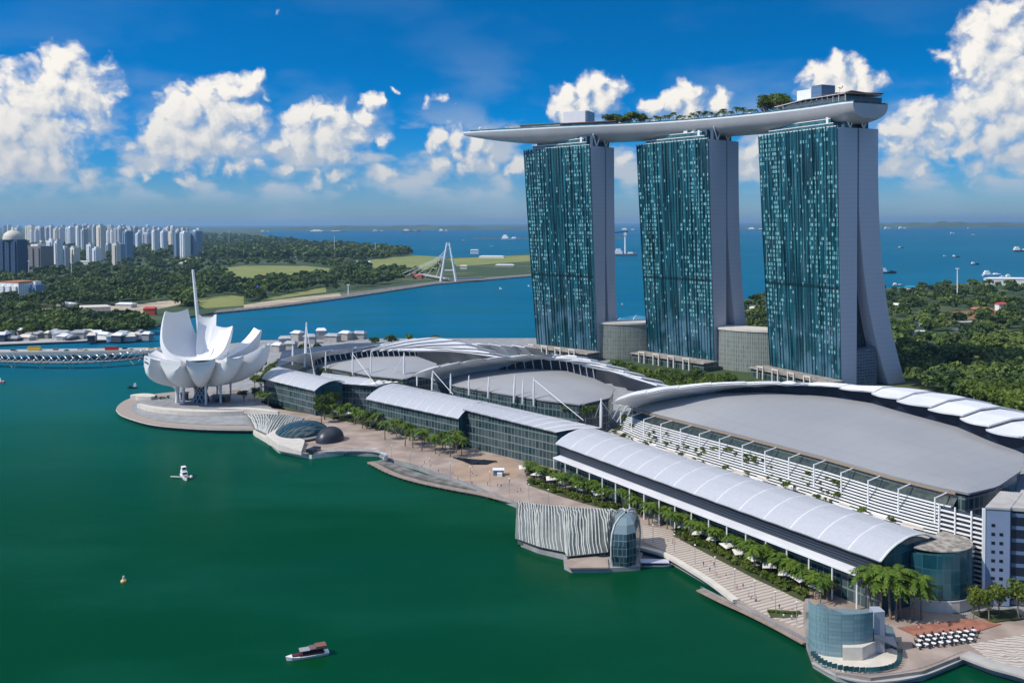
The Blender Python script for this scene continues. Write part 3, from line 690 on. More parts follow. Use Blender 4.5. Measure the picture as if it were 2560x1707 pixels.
# low railing deck at the pointed end
b = MB()
for k in range(8):
    s = .03 + .10 * k / 8; b.tube([across(s, -.6, 0), across(s, -.6, 2.6)], .18, 5); 
b.grid([[across(.04 + .12 * k / 8, f, 1.6 + .02 * k) for f in (-.5, .6)] for k in range(9)], thick=.4)
b.build('observation_platform', M['pav_grey'], deck)
b = MB(); b.tube([across(.06, .2, 1.8), across(.06, .2, 5.2)], .25, 6); b.build('beacon_pole', M['white'], deck); b = MB(); b.lathe(across(.045, .1, 2.8), [(.1, 0), (1.1, .5), (1.3, 1.2), (.8, 2.0), (.1, 2.3)], 10); b.build('beacon', M['white'], deck)
b = MB(); b.tube([across(.90, .45, 0), across(.90, .45, 17)], .12, 5); b.tube([across(.897, .45, 16.6), across(.905, .42, 15.6), across(.909, .42, 17.2)], .28, 5); b.build('crane_arm', M['dark'], deck)

# ------------------------------------------------------------------ lotus-shaped museum on its round quay
qpx = [(267, 940), (272, 930), (290, 918), (318, 910), (360, 904), (430, 898), (520, 900), (640, 930), (680, 985), (600, 985), (500, 984), (420, 980), (350, 973), (300, 960), (276, 950), (267, 940)]
quay = [tuple(p) for p in spline([at(x, y, 2.9)[:2] for x, y in qpx], 70)][:-1]
def scaled(poly, k, c=None):
    c = c if c is not None else np.mean(np.array(poly), axis=0)
    return [tuple(c + (np.array(p) - c) * k) for p in poly]
b = MB(); b.prism(quay, 1.9, 2.95); tag(b.build('round_quay', lines_mat('quay_timber', (0.33, 0.27, 0.225), (0.26, 0.21, 0.175), (0.5, 0.86, 0), 2.2, .85, .8)), kind='structure')
b = MB(); b.prism(scaled(quay, 1.004), 1.95, 2.6); tag(b.build('quay_edge', M['cream']), kind='structure')
b = MB(); b.prism(scaled(quay, .965), -2.0, 1.9); tag(b.build('quay_base', M['dark']), kind='structure')
b = MB(); b.prism(scaled(quay, .84), 2.95, 3.35); tag(b.build('museum_plaza', M['conc_grey']), kind='structure')
MC = at(462, 921, 3.3); MC = Vector((MC.x, MC.y, 3.3))
mus = thing('lotus_museum', MC, "white lotus-shaped museum of rising petals on the round quay", 'museum')
M['petal'] = mat('white_petal_shell', (0.78, 0.775, 0.765), 0.38, var=0.05, vscale=0.08)
M['petal_in'] = mat('white_petal_inner', (0.82, 0.83, 0.85), 0.22, var=0.04, vscale=0.1)
def bez(p, t):
    a, c1, c2, d = (np.array(q, float) for q in p)
    return a * (1 - t) ** 3 + 3 * c1 * t * (1 - t) ** 2 + 3 * c2 * t * t * (1 - t) + d * t ** 3
def petal(phi, Rt, zt, wt, wm, endh, curl=0.0, win=False):
    ph = R(phi); er = Vector((math.cos(ph), math.sin(ph), 0)); et = Vector((-er.y, er.x, 0)); up = Vector((0, 0, 1))
    zo = zt - endh
    outer = [(2.0, 14.0), (Rt * .62, 12.5), (Rt * (1.02 + curl), 14 + (zo - 14) * .45), (Rt, zo)]
    ti = 1.2
    inner = [(3.0, 30.0), (Rt * .45, 30.5), ((Rt - ti) * (.80 + curl), 31 + (zt - 31) * .35), (Rt - ti - curl * 6, zt)]
    rows = []; N = 16
    for i in range(N + 1):
        s = i / N; o = bez(outer, s); q = bez(inner, s)
        hw = (wm * math.sin(min(1, s / .62) * math.pi / 2) ** .8) * (1 if s < .62 else 1 - (1 - wt / wm) * ((s - .62) / .38) ** 1.3) + .8
        loop = []
        for k in range(9):
            tau = -1 + 2 * k / 8; f = .42 + .58 * (1 - abs(tau) ** 2.4)
            p = q + (o - q) * f
            loop.append(MC + er * float(p[0]) + up * (float(p[1]) - 3.3) + et * (hw * tau))
        for k in (1, .6, .2, -.2, -.6, -1):
            d = .20 * hw * (1 - k * k) * min(1, s * 2); loop.append(MC + er * float(q[0] + d) + up * (float(q[1]) - 3.3 - d) + et * (hw * .985 * k))
        rows.append(loop)
    b = MB(); b.grid(rows, close=True)
    e = rows[-1]; b.poly(e[::-1]); b.poly(rows[0])
    o = b.build('petal', M['petal'], mus)
    if win:
        o0, q0 = bez(outer, 1), bez(inner, 1); w = MB(); f0, f1 = win
        def ep(lat, f):
            p = q0 + (o0 - q0) * f; return MC + er * (float(p[0]) + .12) + up * (float(p[1]) - 3.3) + et * lat
        w.poly([ep(-wt * .78, f1), ep(wt * .78, f1), ep(wt * .78, f0), ep(-wt * .78, f0)])
        w.build('window', M['dark_glass'], o)
    # smooth broad inner face
    for pl in o.data.polygons: pl.use_smooth = True
    o.data.set_sharp_from_angle(angle=R(38))
    return o
petal(214, 35, 36.0, 7.6, 6.4, 8.5, 0, (.14, .52))
petal(250, 30, 35.0, 7.2, 6.8, 7.5)
petal(289, 30, 35.5, 8.2, 7.2, 7.5, 0, (.10, .34))
petal(325, 37, 36.5, 6.0, 6.2, 5.0)
petal(352, 48, 42.5, 3.4, 6.2, 3.2)
petal(40, 42, 49.0, 5.2, 5.8, 3.0)
petal(66, 23, 52.0, 8.0, 7.2, 4.0)
petal(98, 27, 59.0, 5.5, 5.5, 4.0, 0, (.1, .6))
petal(148, 26, 63.5, 8.5, 13.5, 3.0, .24)
petal(182, 33, 37.0, 6.5, 6.5, 6.0)
b = MB(); b.lathe(MC, [(.1, 26.0), (9.0, 26.5), (10.5, 27.2), (11, 26.0), (9, 12.5), (.1, 11.5)], 24); b.build('bowl', M['petal'], mus, smooth=True)
b = MB()                                               # twisted dark lattice core
for k in range(11):
    a0 = 2 * math.pi * k / 11
    for sg in (-1, 1):
        b.tube([MC + Vector((6.0 * math.cos(a0), 6.0 * math.sin(a0), 0)), MC + Vector((3.6 * math.cos(a0 + sg * .7), 3.6 * math.sin(a0 + sg * .7), 6.5)), MC + Vector((6.5 * math.cos(a0 + sg * 1.4), 6.5 * math.sin(a0 + sg * 1.4), 13.2))], .38, 5)
b.build('lattice_core', M['steel'], mus)
b = MB(); b.lathe(MC, [(5.2, 0), (3.0, 6.5), (5.6, 12.6)], 20); b.build('core_glass', M['black'], mus)
for a, rr, w in ((200, 15, 1.6), (222, 12, 1.1), (300, 15, .8), (335, 17, .9), (20, 19, .8), (60, 14, .8), (110, 14, .8), (160, 14, .9)):
    b = MB(); p = MC + Vector((rr * math.cos(R(a)), rr * math.sin(R(a)), 0))
    b.tube([p, p + Vector((0, 0, 5)), p + Vector((0, 0, 13.6))], [w * 1.0, w * .75, w * 1.2], 8); b.build('column', M['petal'], mus)
def kiosk(px, py, w, d, h, m, lab):
    p = at(px, py, 3.35); b = MB(); t = thing('kiosk', p, lab, 'kiosk', 'kiosks under the museum bowl')
    b.box(p.x - w / 2, p.y - d / 2, 3.36, p.x + w / 2, p.y + d / 2, 3.35 + h); b.build('wall', m, t)
    b = MB(); b.box(p.x - w / 2 - .5, p.y - d / 2 - .5, 3.37 + h, p.x + w / 2 + .5, p.y + d / 2 + .5, 3.9 + h); b.build('roof', M['conc_grey'], t)
    b = MB(); b.box(p.x - w * .3, p.y - d / 2 - .06, 3.6, p.x + w * .3, p.y - d / 2 - .01, 2.9 + h); b.build('window', M['dark_glass'], t)
M['brick'] = mat('brick_red_cladding', (0.30, 0.13, 0.08), 0.8, var=0.4, vscale=0.8)
kiosk(508, 922, 11, 5, 4.0, M['brick'], "brick red kiosk right of the lattice core below the museum")
kiosk(424, 918, 4, 4, 4.5, M['brick'], "small orange brown kiosk left of the white museum columns")
# pale curved canopy walls on the quay
def crescent(name, pts, z0, z1, wid, m, label, cat, group=None):
    c = spline([at(x, y, z0)[:2] for x, y in pts], 24); L, Rr = [], []
    for i, p in enumerate(c):
        tg = c[min(i + 1, 23)] - c[max(i - 1, 0)]; tg = tg / np.linalg.norm(tg); nn = np.array([-tg[1], tg[0]]); w = wid * (.25 + .75 * math.sin(math.pi * (i + .5) / 24))
        L.append(tuple(p + nn * w / 2)); Rr.append(tuple(p - nn * w / 2))
    b = MB(); b.prism(L + Rr[::-1], z0, z1)
    o = b.build(name, m); return tag(o, label, cat, group)
crescent('curved_canopy', [(318, 936), (360, 945), (430, 951), (500, 953), (560, 952)], 3.4, 6.0, 6.5, M['cream'], "long cream curved canopy along the front of the round quay", 'canopy')
crescent('curved_canopy', [(500, 948), (550, 947), (600, 950), (640, 955)], 3.4, 6.2, 5.0, M['cream'], "short cream curved canopy beside the striped waterside pavilion", 'canopy')
crescent('terrace_wall', [(300, 916), (325, 915), (352, 919)], 3.0, 5.6, 11, M['cream'], "cream crescent terrace at the left end of the round quay", 'terrace')
# tall needle mast behind the museum
p0 = Vector((MC.x - 7, MC.y + 30, 3)); q = atd(443, 619, MC.y + 34)
mt_ = thing('needle_mast', p0, "tall pale needle mast rising behind the lotus museum", 'mast')
b = MB(); b.tube([p0, p0.lerp(q, .5), q], [.8, 1.5, .9], 8); b.build('shaft', M['white'], mt_)
b = MB()
for s in (-1, 1): b.tube([p0 + Vector((s * 9, 3, 0)), p0.lerp(q, .62)], .35, 5)
b.build('stay', M['steel'], mt_)

# ------------------------------------------------------------------ waterfront shopping halls: white vaults over glass
M['hall_wall'] = facade_mat('hall_glass_front', (0.16, 0.20, 0.20), (0.010, 0.035, 0.042), 4.0, 2.4, .86, .88, .25, .35)
M['hall_end'] = facade_mat('teal_end_glass', (0.03, 0.11, 0.135), (0.003, 0.040, 0.060), 4.4, 3.2, .93, .92, .12, .8)
M['louvre'] = lines_mat('dark_blue_louvres', (0.035, 0.05, 0.075), (0.006, 0.010, 0.02), (0, 0, 1), .95, .55, .35)
ARCH = [(0, 0), (.12, 1.7), (.26, 3.0), (.48, 4.1), (.62, 4.15), (.78, 3.8), (1, 1.8)]
def arch(v, v0=0.0):
    v = v0 + (1 - v0) * v
    for (a, x), (c, y) in zip(ARCH, ARCH[1:]):
        if v <= c: return x + (y - x) * (v - a) / (c - a)
    return ARCH[-1][1]
def vault(root, F0, F1, B0, B1, nb, hs=1.0, v0=0.0, name='vault_roof'):
    F0, F1, B0, B1 = map(Vector, (F0, F1, B0, B1)); sub = 5; rows = []
    for j in range(15):
        v = j / 14; r = []
        for i in range(nb * sub + 1):
            u = i / (nb * sub); p = F0.lerp(F1, u).lerp(B0.lerp(B1, u), v)
            p.z += (arch(v, v0) - arch(0, v0) * (1 - v) - 1.8 * v) * hs + .13 * abs(math.sin(math.pi * i / sub))
            r.append(p)
        rows.append(r)
    b = MB(); b.grid(rows[::-1], thick=.5); o = b.build(name, M['vault_sheet'], root)
    for i in range(0, nb * sub + 1, sub):
        b = MB(); b.tube([rows[j][i] + Vector((0, 0, .42)) for j in range(15)], .34, 5); b.build('roof_rib', M['white'], root)
    return rows
def plane_wall(root, name, pts, z0, zt, m, th=.4):
    """upright screen along plan points with top heights zt"""
    b = MB(); pts = [Vector((p[0], p[1], 0)) for p in pts]; rows = [[], [], [], []]
    for i, p in enumerate(pts):
        tg = (pts[min(i + 1, len(pts) - 1)] - pts[max(i - 1, 0)]).normalized(); nn = Vector((tg.y, -tg.x, 0))
        for r, (s, z) in enumerate(((0, z0), (0, zt[i]), (1, zt[i]), (1, z0))): rows[r].append(p - nn * th * s * -1 + Vector((0, 0, z)))
    b.grid([list(c) for c in zip(*rows)], close=True); return b.build(name, m, root)
def hall(label, F0, F1, B0, B1, nb, v0=0.0, hs=1.0, ledge=True, ends=(True, True), zg=2.6):
    F0, F1, B0, B1 = map(Vector, (F0, F1, B0, B1))
    t = thing('shopping_hall', Vector((F0.x, F0.y, zg)), label, 'shopping hall', 'vaulted halls along the promenade')
    rows = vault(t, F0, F1, B0, B1, nb, hs, v0)
    n = ((B0 - F0) + (B1 - F1)); n.z = 0; n.normalize(); d = (F1 - F0); d.z = 0; d.normalize()
    i0, i1 = F0 + n * 1.8 + d * 1.0, F1 + n * 1.8 - d * 1.0; k0, k1 = B0 - n * 1.5 + d * 1.0, B1 - n * 1.5 - d * 1.0
    lz = F0.z - 5.4
    b = MB(); b.prism([(i0.x, i0.y), (i1.x, i1.y), (k1.x, k1.y), (k0.x, k0.y)], zg, [F0.z - .1, F1.z - .1, B1.z - .7, B0.z - .7]); b.build('glass_walls', M['hall_wall'], t)
    if ledge:
        b = MB(); a, c = i0 - n * .25, i1 - n * .25; b.prism([(a.x, a.y), (c.x, c.y), (c.x + n.x * .2, c.y + n.y * .2), (a.x + n.x * .2, a.y + n.y * .2)], lz + .6, [F0.z - .3, F1.z - .3, F1.z - .3, F0.z - .3]); b.build('louvre_band', M['louvre'], t)
        a, c = i0 - n * 4.2, i1 - n * 4.2 - d * 6
        b = MB(); b.prism([(a.x, a.y), (c.x, c.y), (c.x + n.x * 4.2, c.y + n.y * 4.2), (a.x + n.x * 4.2, a.y + n.y * 4.2)], [lz - .5, lz - .5, lz - .1, lz - .1], [lz + .05, lz + .05, lz + .55, lz + .55]); b.build('ledge', M['white_roof'], t)
        nc = int((c - a).length / 9)
        for q in range(nc + 1):
            p = a.lerp(c, q / nc) + n * .6; b = MB(); b.tube([(p.x, p.y, zg), (p.x, p.y, lz - .4)], .28, 6); b.build('column', M['white'], t)
    for e, (P0, P1, dd) in enumerate(((F0, B0, d), (F1, B1, -d))):
        if not ends[e]: continue
        pl = [P0.lerp(P1, .08 + .84 * k / 10) + dd * .8 for k in range(11)]
        zt = [rows[min(14, int(round((.08 + .84 * k / 10) * 14)))][0 if e == 0 else -1].z - .55 for k in range(11)]
        plane_wall(t, 'end_glass', pl if e else pl[::-1], zg, zt if e else zt[::-1], M['hall_end'])
    return t, n, d, rows
zc = 19.0
C0, C1 = at(1277, 1021, zc), at(2022, 1292, zc)
nC = Vector((.856, .517, 0)); 
tC, nC, dC, rowsC = hall("long white vaulted hall nearest the viewer, with dark louvres under its eave", C0, C1, C0 + nC * 27 + Vector((0, 0, 2.2)), C1 + nC * 27 + Vector((0, 0, 2.2)), 15, hs=1.25)
B0, B1 = at(841, 918, 18.5), at(1052, 963, 18.5)
hall("white vaulted hall above the palms with a rounded arch at its right end", B0, B1, at(918, 884, 21.5), at(1120, 927, 22.5), 9, ledge=False)
hall("tall glass-fronted vaulted hall facing the plaza, between the two longest vaults", at(1062, 941, 22.5), at(1276, 994, 20.5), at(1098, 921, 23.5), at(1378, 984, 22), 9, v0=.5, hs=.8, ledge=False)
hall("farthest white vaulted hall, right of the lotus museum", at(602, 871, 18), at(722, 899, 18), at(650, 847, 21), at(792, 879, 21), 8, ledge=False)
hall("low white vaulted hall set back behind the farthest vault", at(732, 880, 19.5), at(866, 887, 19), at(742, 858, 22), at(920, 879, 22), 7, v0=.4, hs=.7, ledge=False)
# link wing with the glass drum at the near end of the long hall
dr = thing('glass_drum', Vector((C1.x, C1.y, 2.6)), "curved dark teal glass drum at the near end of the long vault", 'glass hall')
ctr = C1 + nC * 26 - dC * 1; arc = []
for k in range(15):
    a = math.atan2(-nC.y, -nC.x) + R(8) + R(190) * k / 14; arc.append((ctr.x + 12.5 * math.cos(a), ctr.y + 12.0 * math.sin(a)))
b = MB(); b.prism(arc, 6.2, [19.4 + 1.4 * math.sin(math.pi * min(1, k / 11)) for k in range(15)]); b.build('glass_wall', M['hall_end'], dr)
b = MB(); b.prism(scaled(arc, 1.015), 2.6, 6.0); b.build('base', M['cream'], dr)
b = MB(); b.prism(scaled(arc, 1.03), 6.0, 6.2); b.build('base_ledge', M['white'], dr)
b = MB(); b.prism(scaled(arc, .93), 20.9, 21.3); b.build('roof', M['terr'], dr)

# ------------------------------------------------------------------ shell roofs behind the vaults
def resample(pts, n):
    P = np.array([tuple(p) for p in pts], float); d = np.r_[0, np.cumsum(np.linalg.norm(np.diff(P[:, :2], axis=0), axis=1))]
    t = np.linspace(0, d[-1], n); return [Vector((np.interp(x, d, P[:, 0]), np.interp(x, d, P[:, 1]), np.interp(x, d, P[:, 2]))) for x in t]
def shell_hall(label, Fp, Bp, Cp, nblade, lift, away, edge_z, lipfwd=2.5, blades_from=0.0, ncol=61, stp0=.25, struts=True):
    Fw = resample([at(x, y, z) for x, y, z in Fp], ncol); Bw = resample([at(x, y, z) for x, y, z in Bp], ncol)
    t = thing('shell_hall', Vector((Fw[ncol // 2].x, Fw[ncol // 2].y, 2.6)), label, 'hall', 'shell-roofed halls behind the vaults')
    rows = []
    for j in range(9):
        v = j / 8; rows.append([f.lerp(g, v) + Vector((0, 0, 1.6 * math.sin(math.pi * v) * min(1, (f - g).length / 30))) for f, g in zip(Fw, Bw)])
    b = MB(); b.grid(rows[::-1], thick=.8); b.build('roof_membrane', M['grey_roof'], t, smooth=False)
    # body under the membrane
    ring = [(p.x, p.y) for p in Fw] + [(p.x, p.y) for p in Bw[1:-1][::-1]]
    zz = [p.z - 1.0 for p in Fw] + [p.z - 1.0 for p in Bw[1:-1][::-1]]
    b = MB(); b.prism(scaled(ring, .985), 2.5, zz); b.build('walls', M['hall_wall'], t)
    # overlapping white blades: front lip over the membrane, crest, back slope
    nB = ncol; Cw = resample([at(x, y, z) for x, y, z in Cp], nB)
    k0 = int(blades_from * (nB - 1)); per = (nB - 1 - k0) / nblade
    lastk = nB - 1
    aw = Vector((away[0], away[1], 0))
    def at_f(L, f):
        i = min(int(f), len(L) - 2); return L[i].lerp(L[i + 1], f - i)
    Bl = resample([at(x, y, z) for x, y, z in (Bp[:-3] if len(Bp) > 6 else Bp)], nB)
    clr = MB(); cr = []
    for i in range(nB):
        p = Bl[i]; cr.append([p + Vector((0, 0, -.6)) + aw * .5, p + Vector((0, 0, lift - .3)) + aw * .9, p + Vector((0, 0, lift - .3)) + aw * 1.4, p + Vector((0, 0, -.6)) + aw * 1.4])
    clr.grid(cr, close=True); clr.build('clerestory', M['clere'], t)
    for q in range(nblade):
        rows = []
        for i in range(9):
            f = k0 + per * (q + (-.04 + 1.10 * i / 8)); f = min(max(f, 0), nB - 1.001); u = i / 8
            lip = at_f(Bl, f) + Vector((0, 0, lift)) - aw * (lipfwd * (.3 + .7 * math.sin(math.pi * u)))
            cst = at_f(Cw, f); step = (stp0 + (2.4 - stp0) * (q / nblade) ** 2) * (u - .5) * 1.0 + .2 * math.sin(math.pi * u)
            lip = lip + Vector((0, 0, step)); cst = cst + Vector((0, 0, step * .8))
            e1 = cst + aw * 22 + Vector((0, 0, -5)); e2 = cst + aw * 42; e2.z = max(14, cst.z - 22)
            m1 = lip.lerp(cst, .5) + Vector((0, 0, .9))
            rows.append([lip, m1, cst, e1, e2])
        b = MB(); b.grid(rows, thick=.7); b.build('roof_blade', M['white_roof'], t, smooth=False)
    for q in range(0, nB if struts else 0, max(2, nB // 16)):            # raking struts under the lip
        p = Bl[q]; b = MB(); b.tube([p + aw * .3 + Vector((0, 0, -.3)), p - aw * 1.6 + Vector((0, 0, lift - .4))], .28, 5); b.build('strut', M['white'], t)
    return t, Fw, Bw
M['clere'] = mat('dark_clerestory', (0.010, 0.020, 0.042), 0.4, spec=0.25, var=0.5, vscale=0.3)
F3 = [(1440, 934, 30), (1500, 952, 31.5), (1700, 1002, 32), (1900, 1054, 32), (2050, 1097, 32), (2160, 1124, 32), (2224, 1137, 32)]
B3 = [(1440, 933, 30), (1480, 922, 34), (1530, 913, 37), (1640, 906, 40), (1760, 905, 41.5), (1900, 914, 41), (2000, 929, 40), (2060, 947, 39.5), (2200, 985, 37.5), (2275, 1018, 36), (2352, 1045, 34.5), (2345, 1085, 33), (2290, 1122, 32), (2226, 1137, 32)]
C3 = [(1405, 926, 36), (1450, 912, 40), (1530, 897, 44), (1640, 885, 46), (1760, 882, 47), (1900, 885, 47), (2070, 893, 47), (2200, 914, 46), (2352, 955, 44), (2460, 990, 42)]
t3, Fw3, Bw3 = shell_hall("large grey shell roof edged with white blades, nearest the viewer", F3, B3, C3, 13, 5.6, (.80, .60), 32, struts=False, lipfwd=4.5)
F2 = [(990, 873, 24), (1050, 890, 25), (1150, 906, 26), (1250, 922, 26), (1332, 932, 26)]
B2 = [(990, 872, 24), (1060, 863, 28), (1130, 853, 31), (1216, 849, 33), (1294, 853, 33), (1365, 872, 31.5), (1412, 895, 29), (1402, 916, 27), (1336, 931, 26)]
C2 = [(945, 862, 32), (1001, 846, 36), (1080, 831, 40), (1130, 825, 41.5), (1236, 817, 43), (1313, 819, 43), (1372, 836, 42), (1471, 872, 38), (1508, 890, 36)]
t2, Fw2, Bw2 = shell_hall("middle grey shell roof with white blades, in front of the leftmost tower", F2, B2, C2, 12, 7.2, (.62, .78), 26, stp0=1.0)
F1_ = [(722, 843, 23), (790, 853, 24), (860, 866, 24), (926, 873, 24)]
B1_ = [(722, 842, 23), (755, 832, 27), (848, 822, 30), (955, 820, 31), (1004, 838, 29), (998, 851, 27), (930, 872, 24)]
C1_ = [(646, 826, 30), (700, 815, 33), (780, 805, 36), (855, 795, 38), (960, 779, 39), (1010, 778, 39), (1055, 788, 38), (1150, 825, 34)]
t1, Fw1, Bw1 = shell_hall("farthest grey shell roof with white blades, right of the lotus museum", F1_, B1_, C1_, 12, 5.0, (.55, .83), 24, stp0=1.1)
# striped roof behind, beside the leftmost tower
t = thing('back_hall', at(1150, 815, 3), "low hall with a rippled grey and white roof left of the first tower", 'hall')
for q in range(7):
    rows = []
    for i in range(8):
        u = i / 7; px = 1040 + 27 * (q + u * 1.08)
        rows.append([at(px, 786 + (px - 1040) * .055 + 3 * u, 26 + 1.5 * math.sin(q + u)), at(px + 18, 812 + (px - 1040) * .02, 17 + u)])
    b = MB(); b.grid(rows, thick=.6); b.build('roof_blade', M['white_roof'] if q % 2 else M['pav_grey'], t)
p = [at(1045, 815, 15), at(1225, 822, 15), at(1222, 800, 15), at(1050, 790, 15)]
b = MB(); b.prism([(q.x, q.y) for q in p], 2.6, 15.5); b.build('walls', M['hall_wall'], t)

# ------------------------------------------------------------------ slatted terrace screen below the large shell
sc_ = thing('slat_screen', Vector((Fw3[10].x, Fw3[10].y, 18)), "white horizontal slat screen on posts below the large grey shell", 'screen')
Fe = resample(Fw3, 200)[6:196]; dn = Vector((-nC.x, -nC.y, 0))
ZT = 20.0
def scr(u, v):
    """u along, v 0 at the shell edge to 1 at terrace level"""
    p = Fe[min(int(u * (len(Fe) - 1)), len(Fe) - 1)]; return Vector((p.x, p.y, 0)) + dn * (1.0 + 9.0 * v) + Vector((0, 0, p.z - 2.6 - (p.z - 2.6 - ZT) * v))
for j in range(10):
    b = MB(); v = .17 + .83 * j / 9.4; b.grid([[scr(i / 60, v) + Vector((0, 0, a)) + dn * c for a, c in ((-.2, 0), (.2, 0), (.2, .55), (-.2, .55))] for i in range(61)], close=True); b.build('slat', M['white'], sc_)
for i in range(15):
    u = i / 14 * .985; q = scr(u, .58) + dn * .8; top = scr(u, 0).z + 1.6; b = MB(); b.tube([(q.x, q.y, 19.4), (q.x, q.y, top)], [.34, .26], 6); b.build('post', M['white'], sc_)
    e = scr(u, -.2) - dn * 1.5; b = MB(); b.tube([(q.x, q.y, top - .2), (e.x, e.y, top + 1.0)], .22, 5); b.build('bracket', M['white'], sc_)
b = MB(); b.grid([[Fe[int(i / 60 * (len(Fe) - 1))] + Vector((0, 0, a)) + dn * c for a, c in ((-.5, .2), (.15, .2), (.15, .8), (-.5, .8))] for i in range(61)], close=True); b.build('edge_beam', M['bronze'] if 'bronze' in M else M['cream'], sc_)
b = MB(); b.grid([[scr(i / 60, v) + dn * (-.7) for v in (-.18, 1.0)] for i in range(61)]); b.build('backing_glass', M['louvre_g'], sc_)
# roof terrace between vault and screen
pts = [tuple((C0 + nC * 26.5)[:2]), tuple((C1 + nC * 26.5)[:2])] + [tuple((scr(u, .6))[:2]) for u in (1, .75, .5, .25, 0)] + [tuple(at(1405, 985, 19.5)[:2])]
b = MB(); b.prism(pts, 2.7, 19.6); tag(b.build('roof_terrace', M['terr']), "long paved roof terrace between the near vault and the slat screen", 'terrace')

for j in range(4):
    for i in range(13):
        u0, u1 = (i + .1 + .2 * random.random()) / 13, (i + .55 + .35 * random.random()) / 13; v = .62 + .36 * j / 3
        if random.random() < .2: continue
        p, q = scr(u0, v), scr(min(u1, 1), v); p.z = q.z = 20.0 + (1 - v) * 3.0; e = (q - p).normalized(); b = MB(); b.obox((p + q) / 2 + dn * (1.0 + 1.2 * j), (q - p) / 2, dn * .42, (0, 0, .34))
        tag(b.build('planter', M['cream'] if (i + j) % 3 else M['white']), f"long pale planter on the slat terrace, bay {nth(i + 1)} from the left, {('uppermost', 'second', 'third', 'lowest')[j]} row", 'planter', 'planters on the slat terrace')

dk = thing('dark_roofed_hall', at(690, 835, 3), "dark slate roofed hall behind the farthest vault and shell", 'hall')
p = [at(x, y, 14) for x, y in ((636, 846), (720, 812), (880, 792), (960, 786), (800, 790), (650, 806))]
b = MB(); b.prism([(q.x, q.y) for q in p], 2.6, 13.9); b.build('walls', M['hall_wall'], dk)
b = MB(); b.prism(scaled([(q.x, q.y) for q in p], 1.01), 13.92, 14.6); b.build('roof', M['slate'], dk)
lw = thing('louvre_wall', Vector((scr(1, 1).x, scr(1, 1).y, 2.6)), "tall wall of white slats over dark glass beside the service tower", 'slat wall')
A_, B_ = scr(1, .9) + nC * .5, at(2263, 1384, 2.6) + nC * 2.0; A_.z = B_.z = 0; dl = (B_ - A_).normalized(); nl = Vector((dl.y, -dl.x, 0)); nl = nl if nl.y < 0 else -nl
b = MB(); b.prism([tuple(q[:2]) for q in (A_, B_, B_ - nl * .4, A_ - nl * .4)], 2.6, 29.0); b.build('glass', M['louvre'], lw)
for j in range(17): b = MB(); b.obox((A_ + B_) / 2 + nl * .5 + Vector((0, 0, 4 + j * 1.5)), (B_ - A_) / 2, nl * .3, (0, 0, .24)); b.build('slat', M['white'], lw)
for j in range(4): q = A_.lerp(B_, j / 3) + nl * 1.0; b = MB(); b.tube([(q.x, q.y, 2.6), (q.x, q.y, 30)], .3, 6); b.build('post', M['white'], lw)

# ------------------------------------------------------------------ waterside pavilions
M['rib_white'] = mat('pale_rib', (0.55, 0.55, 0.50), 0.5, var=0.2, vscale=0.4)
M['pav_glass'] = mat('green_grey_pavilion_glass', (0.045, 0.065, 0.065), 0.15, spec=0.6, col2=(0.10, 0.11, 0.10), vscale=0.3)
M['prow_glass'] = facade_mat('prow_glass', (0.16, 0.22, 0.24), (0.008, 0.035, 0.05), 2.6, 1.5, .88, .86, .2, .4)
M['pale_glass'] = facade_mat('pale_blue_glass', (0.10, 0.19, 0.22), (0.20, 0.30, 0.33), 1.1, 2.6, .86, .94, .3, .55)
def ribbed_roof(root, top, bot, n, wave, sag, ribw=.34):
    """glass sheet between two surveyed edges with raised ribs running down it"""
    A, Bm = resample([at(*p) for p in top], n * 2 + 1), resample([at(*p) for p in bot], n * 2 + 1)
    def pt(i, v):
        p = A[i].lerp(Bm[i], v); p.z += sag * math.sin(math.pi * v) + wave * math.sin(i * .55 + 4 * v) * math.sin(math.pi * v); return p
    b = MB(); b.grid([[pt(i, v / 8) for i in range(n * 2 + 1)] for v in range(9)][::-1], thick=.35); b.build('glass_roof', M['pav_pale'], root)
    for q in range(n):
        i = q * 2 + 1; sh = int(3 + 1.6 * math.sin(q * .4))
        pts = [pt(min(max(i + int(sh * v / 8), 0), n * 2), v / 8) + Vector((0, 0, .18)) for v in range(9)]
        b = MB(); b.tube(pts, ribw, 5); b.build('rib', M['rib_white'], root)
    return A, Bm
pm = thing('striped_pavilion', at(1320, 1290, .5), "glass island pavilion with slanting white ribs, standing in the bay mid-shore", 'pavilion')
A, Bm = ribbed_roof(pm, [(1190, 1152, 12), (1250, 1160, 13), (1330, 1166, 14), (1400, 1170, 15), (1432, 1180, 15)], [(1183, 1236, 2.6), (1238, 1256, 2.6), (1298, 1268, 2.6), (1303, 1278, 2.8), (1396, 1268, 3.2), (1412, 1226, 6)], 40, .8, 4.2, .23)
ring = [(p.x, p.y) for p in A] + [(p.x, p.y) for p in Bm[::-1]]
b = MB(); b.prism(scaled(ring, .95), .6, [p.z - 1.2 for p in A] + [p.z - .8 for p in Bm[::-1]]); b.build('walls', M['pav_glass'], pm)
b = MB(); pts = [at(x, y, 1.4) for x, y in ((1196, 1246), (1236, 1262), (1294, 1276), (1296, 1298), (1312, 1306), (1396, 1305), (1470, 1300), (1478, 1262), (1445, 1210), (1300, 1195))]
b.prism([(p.x, p.y) for p in pts], -3, 1.5); b.build('base_deck', M['conc_grey'], pm)
pts = [at(x, y, 1.9) for x, y in ((1296, 1290), (1308, 1304), (1398, 1303), (1396, 1282), (1330, 1272))]
b = MB(); b.prism([(p.x, p.y) for p in pts], 1.5, 2.0); b.build('timber_terrace', M['paving'], pm)
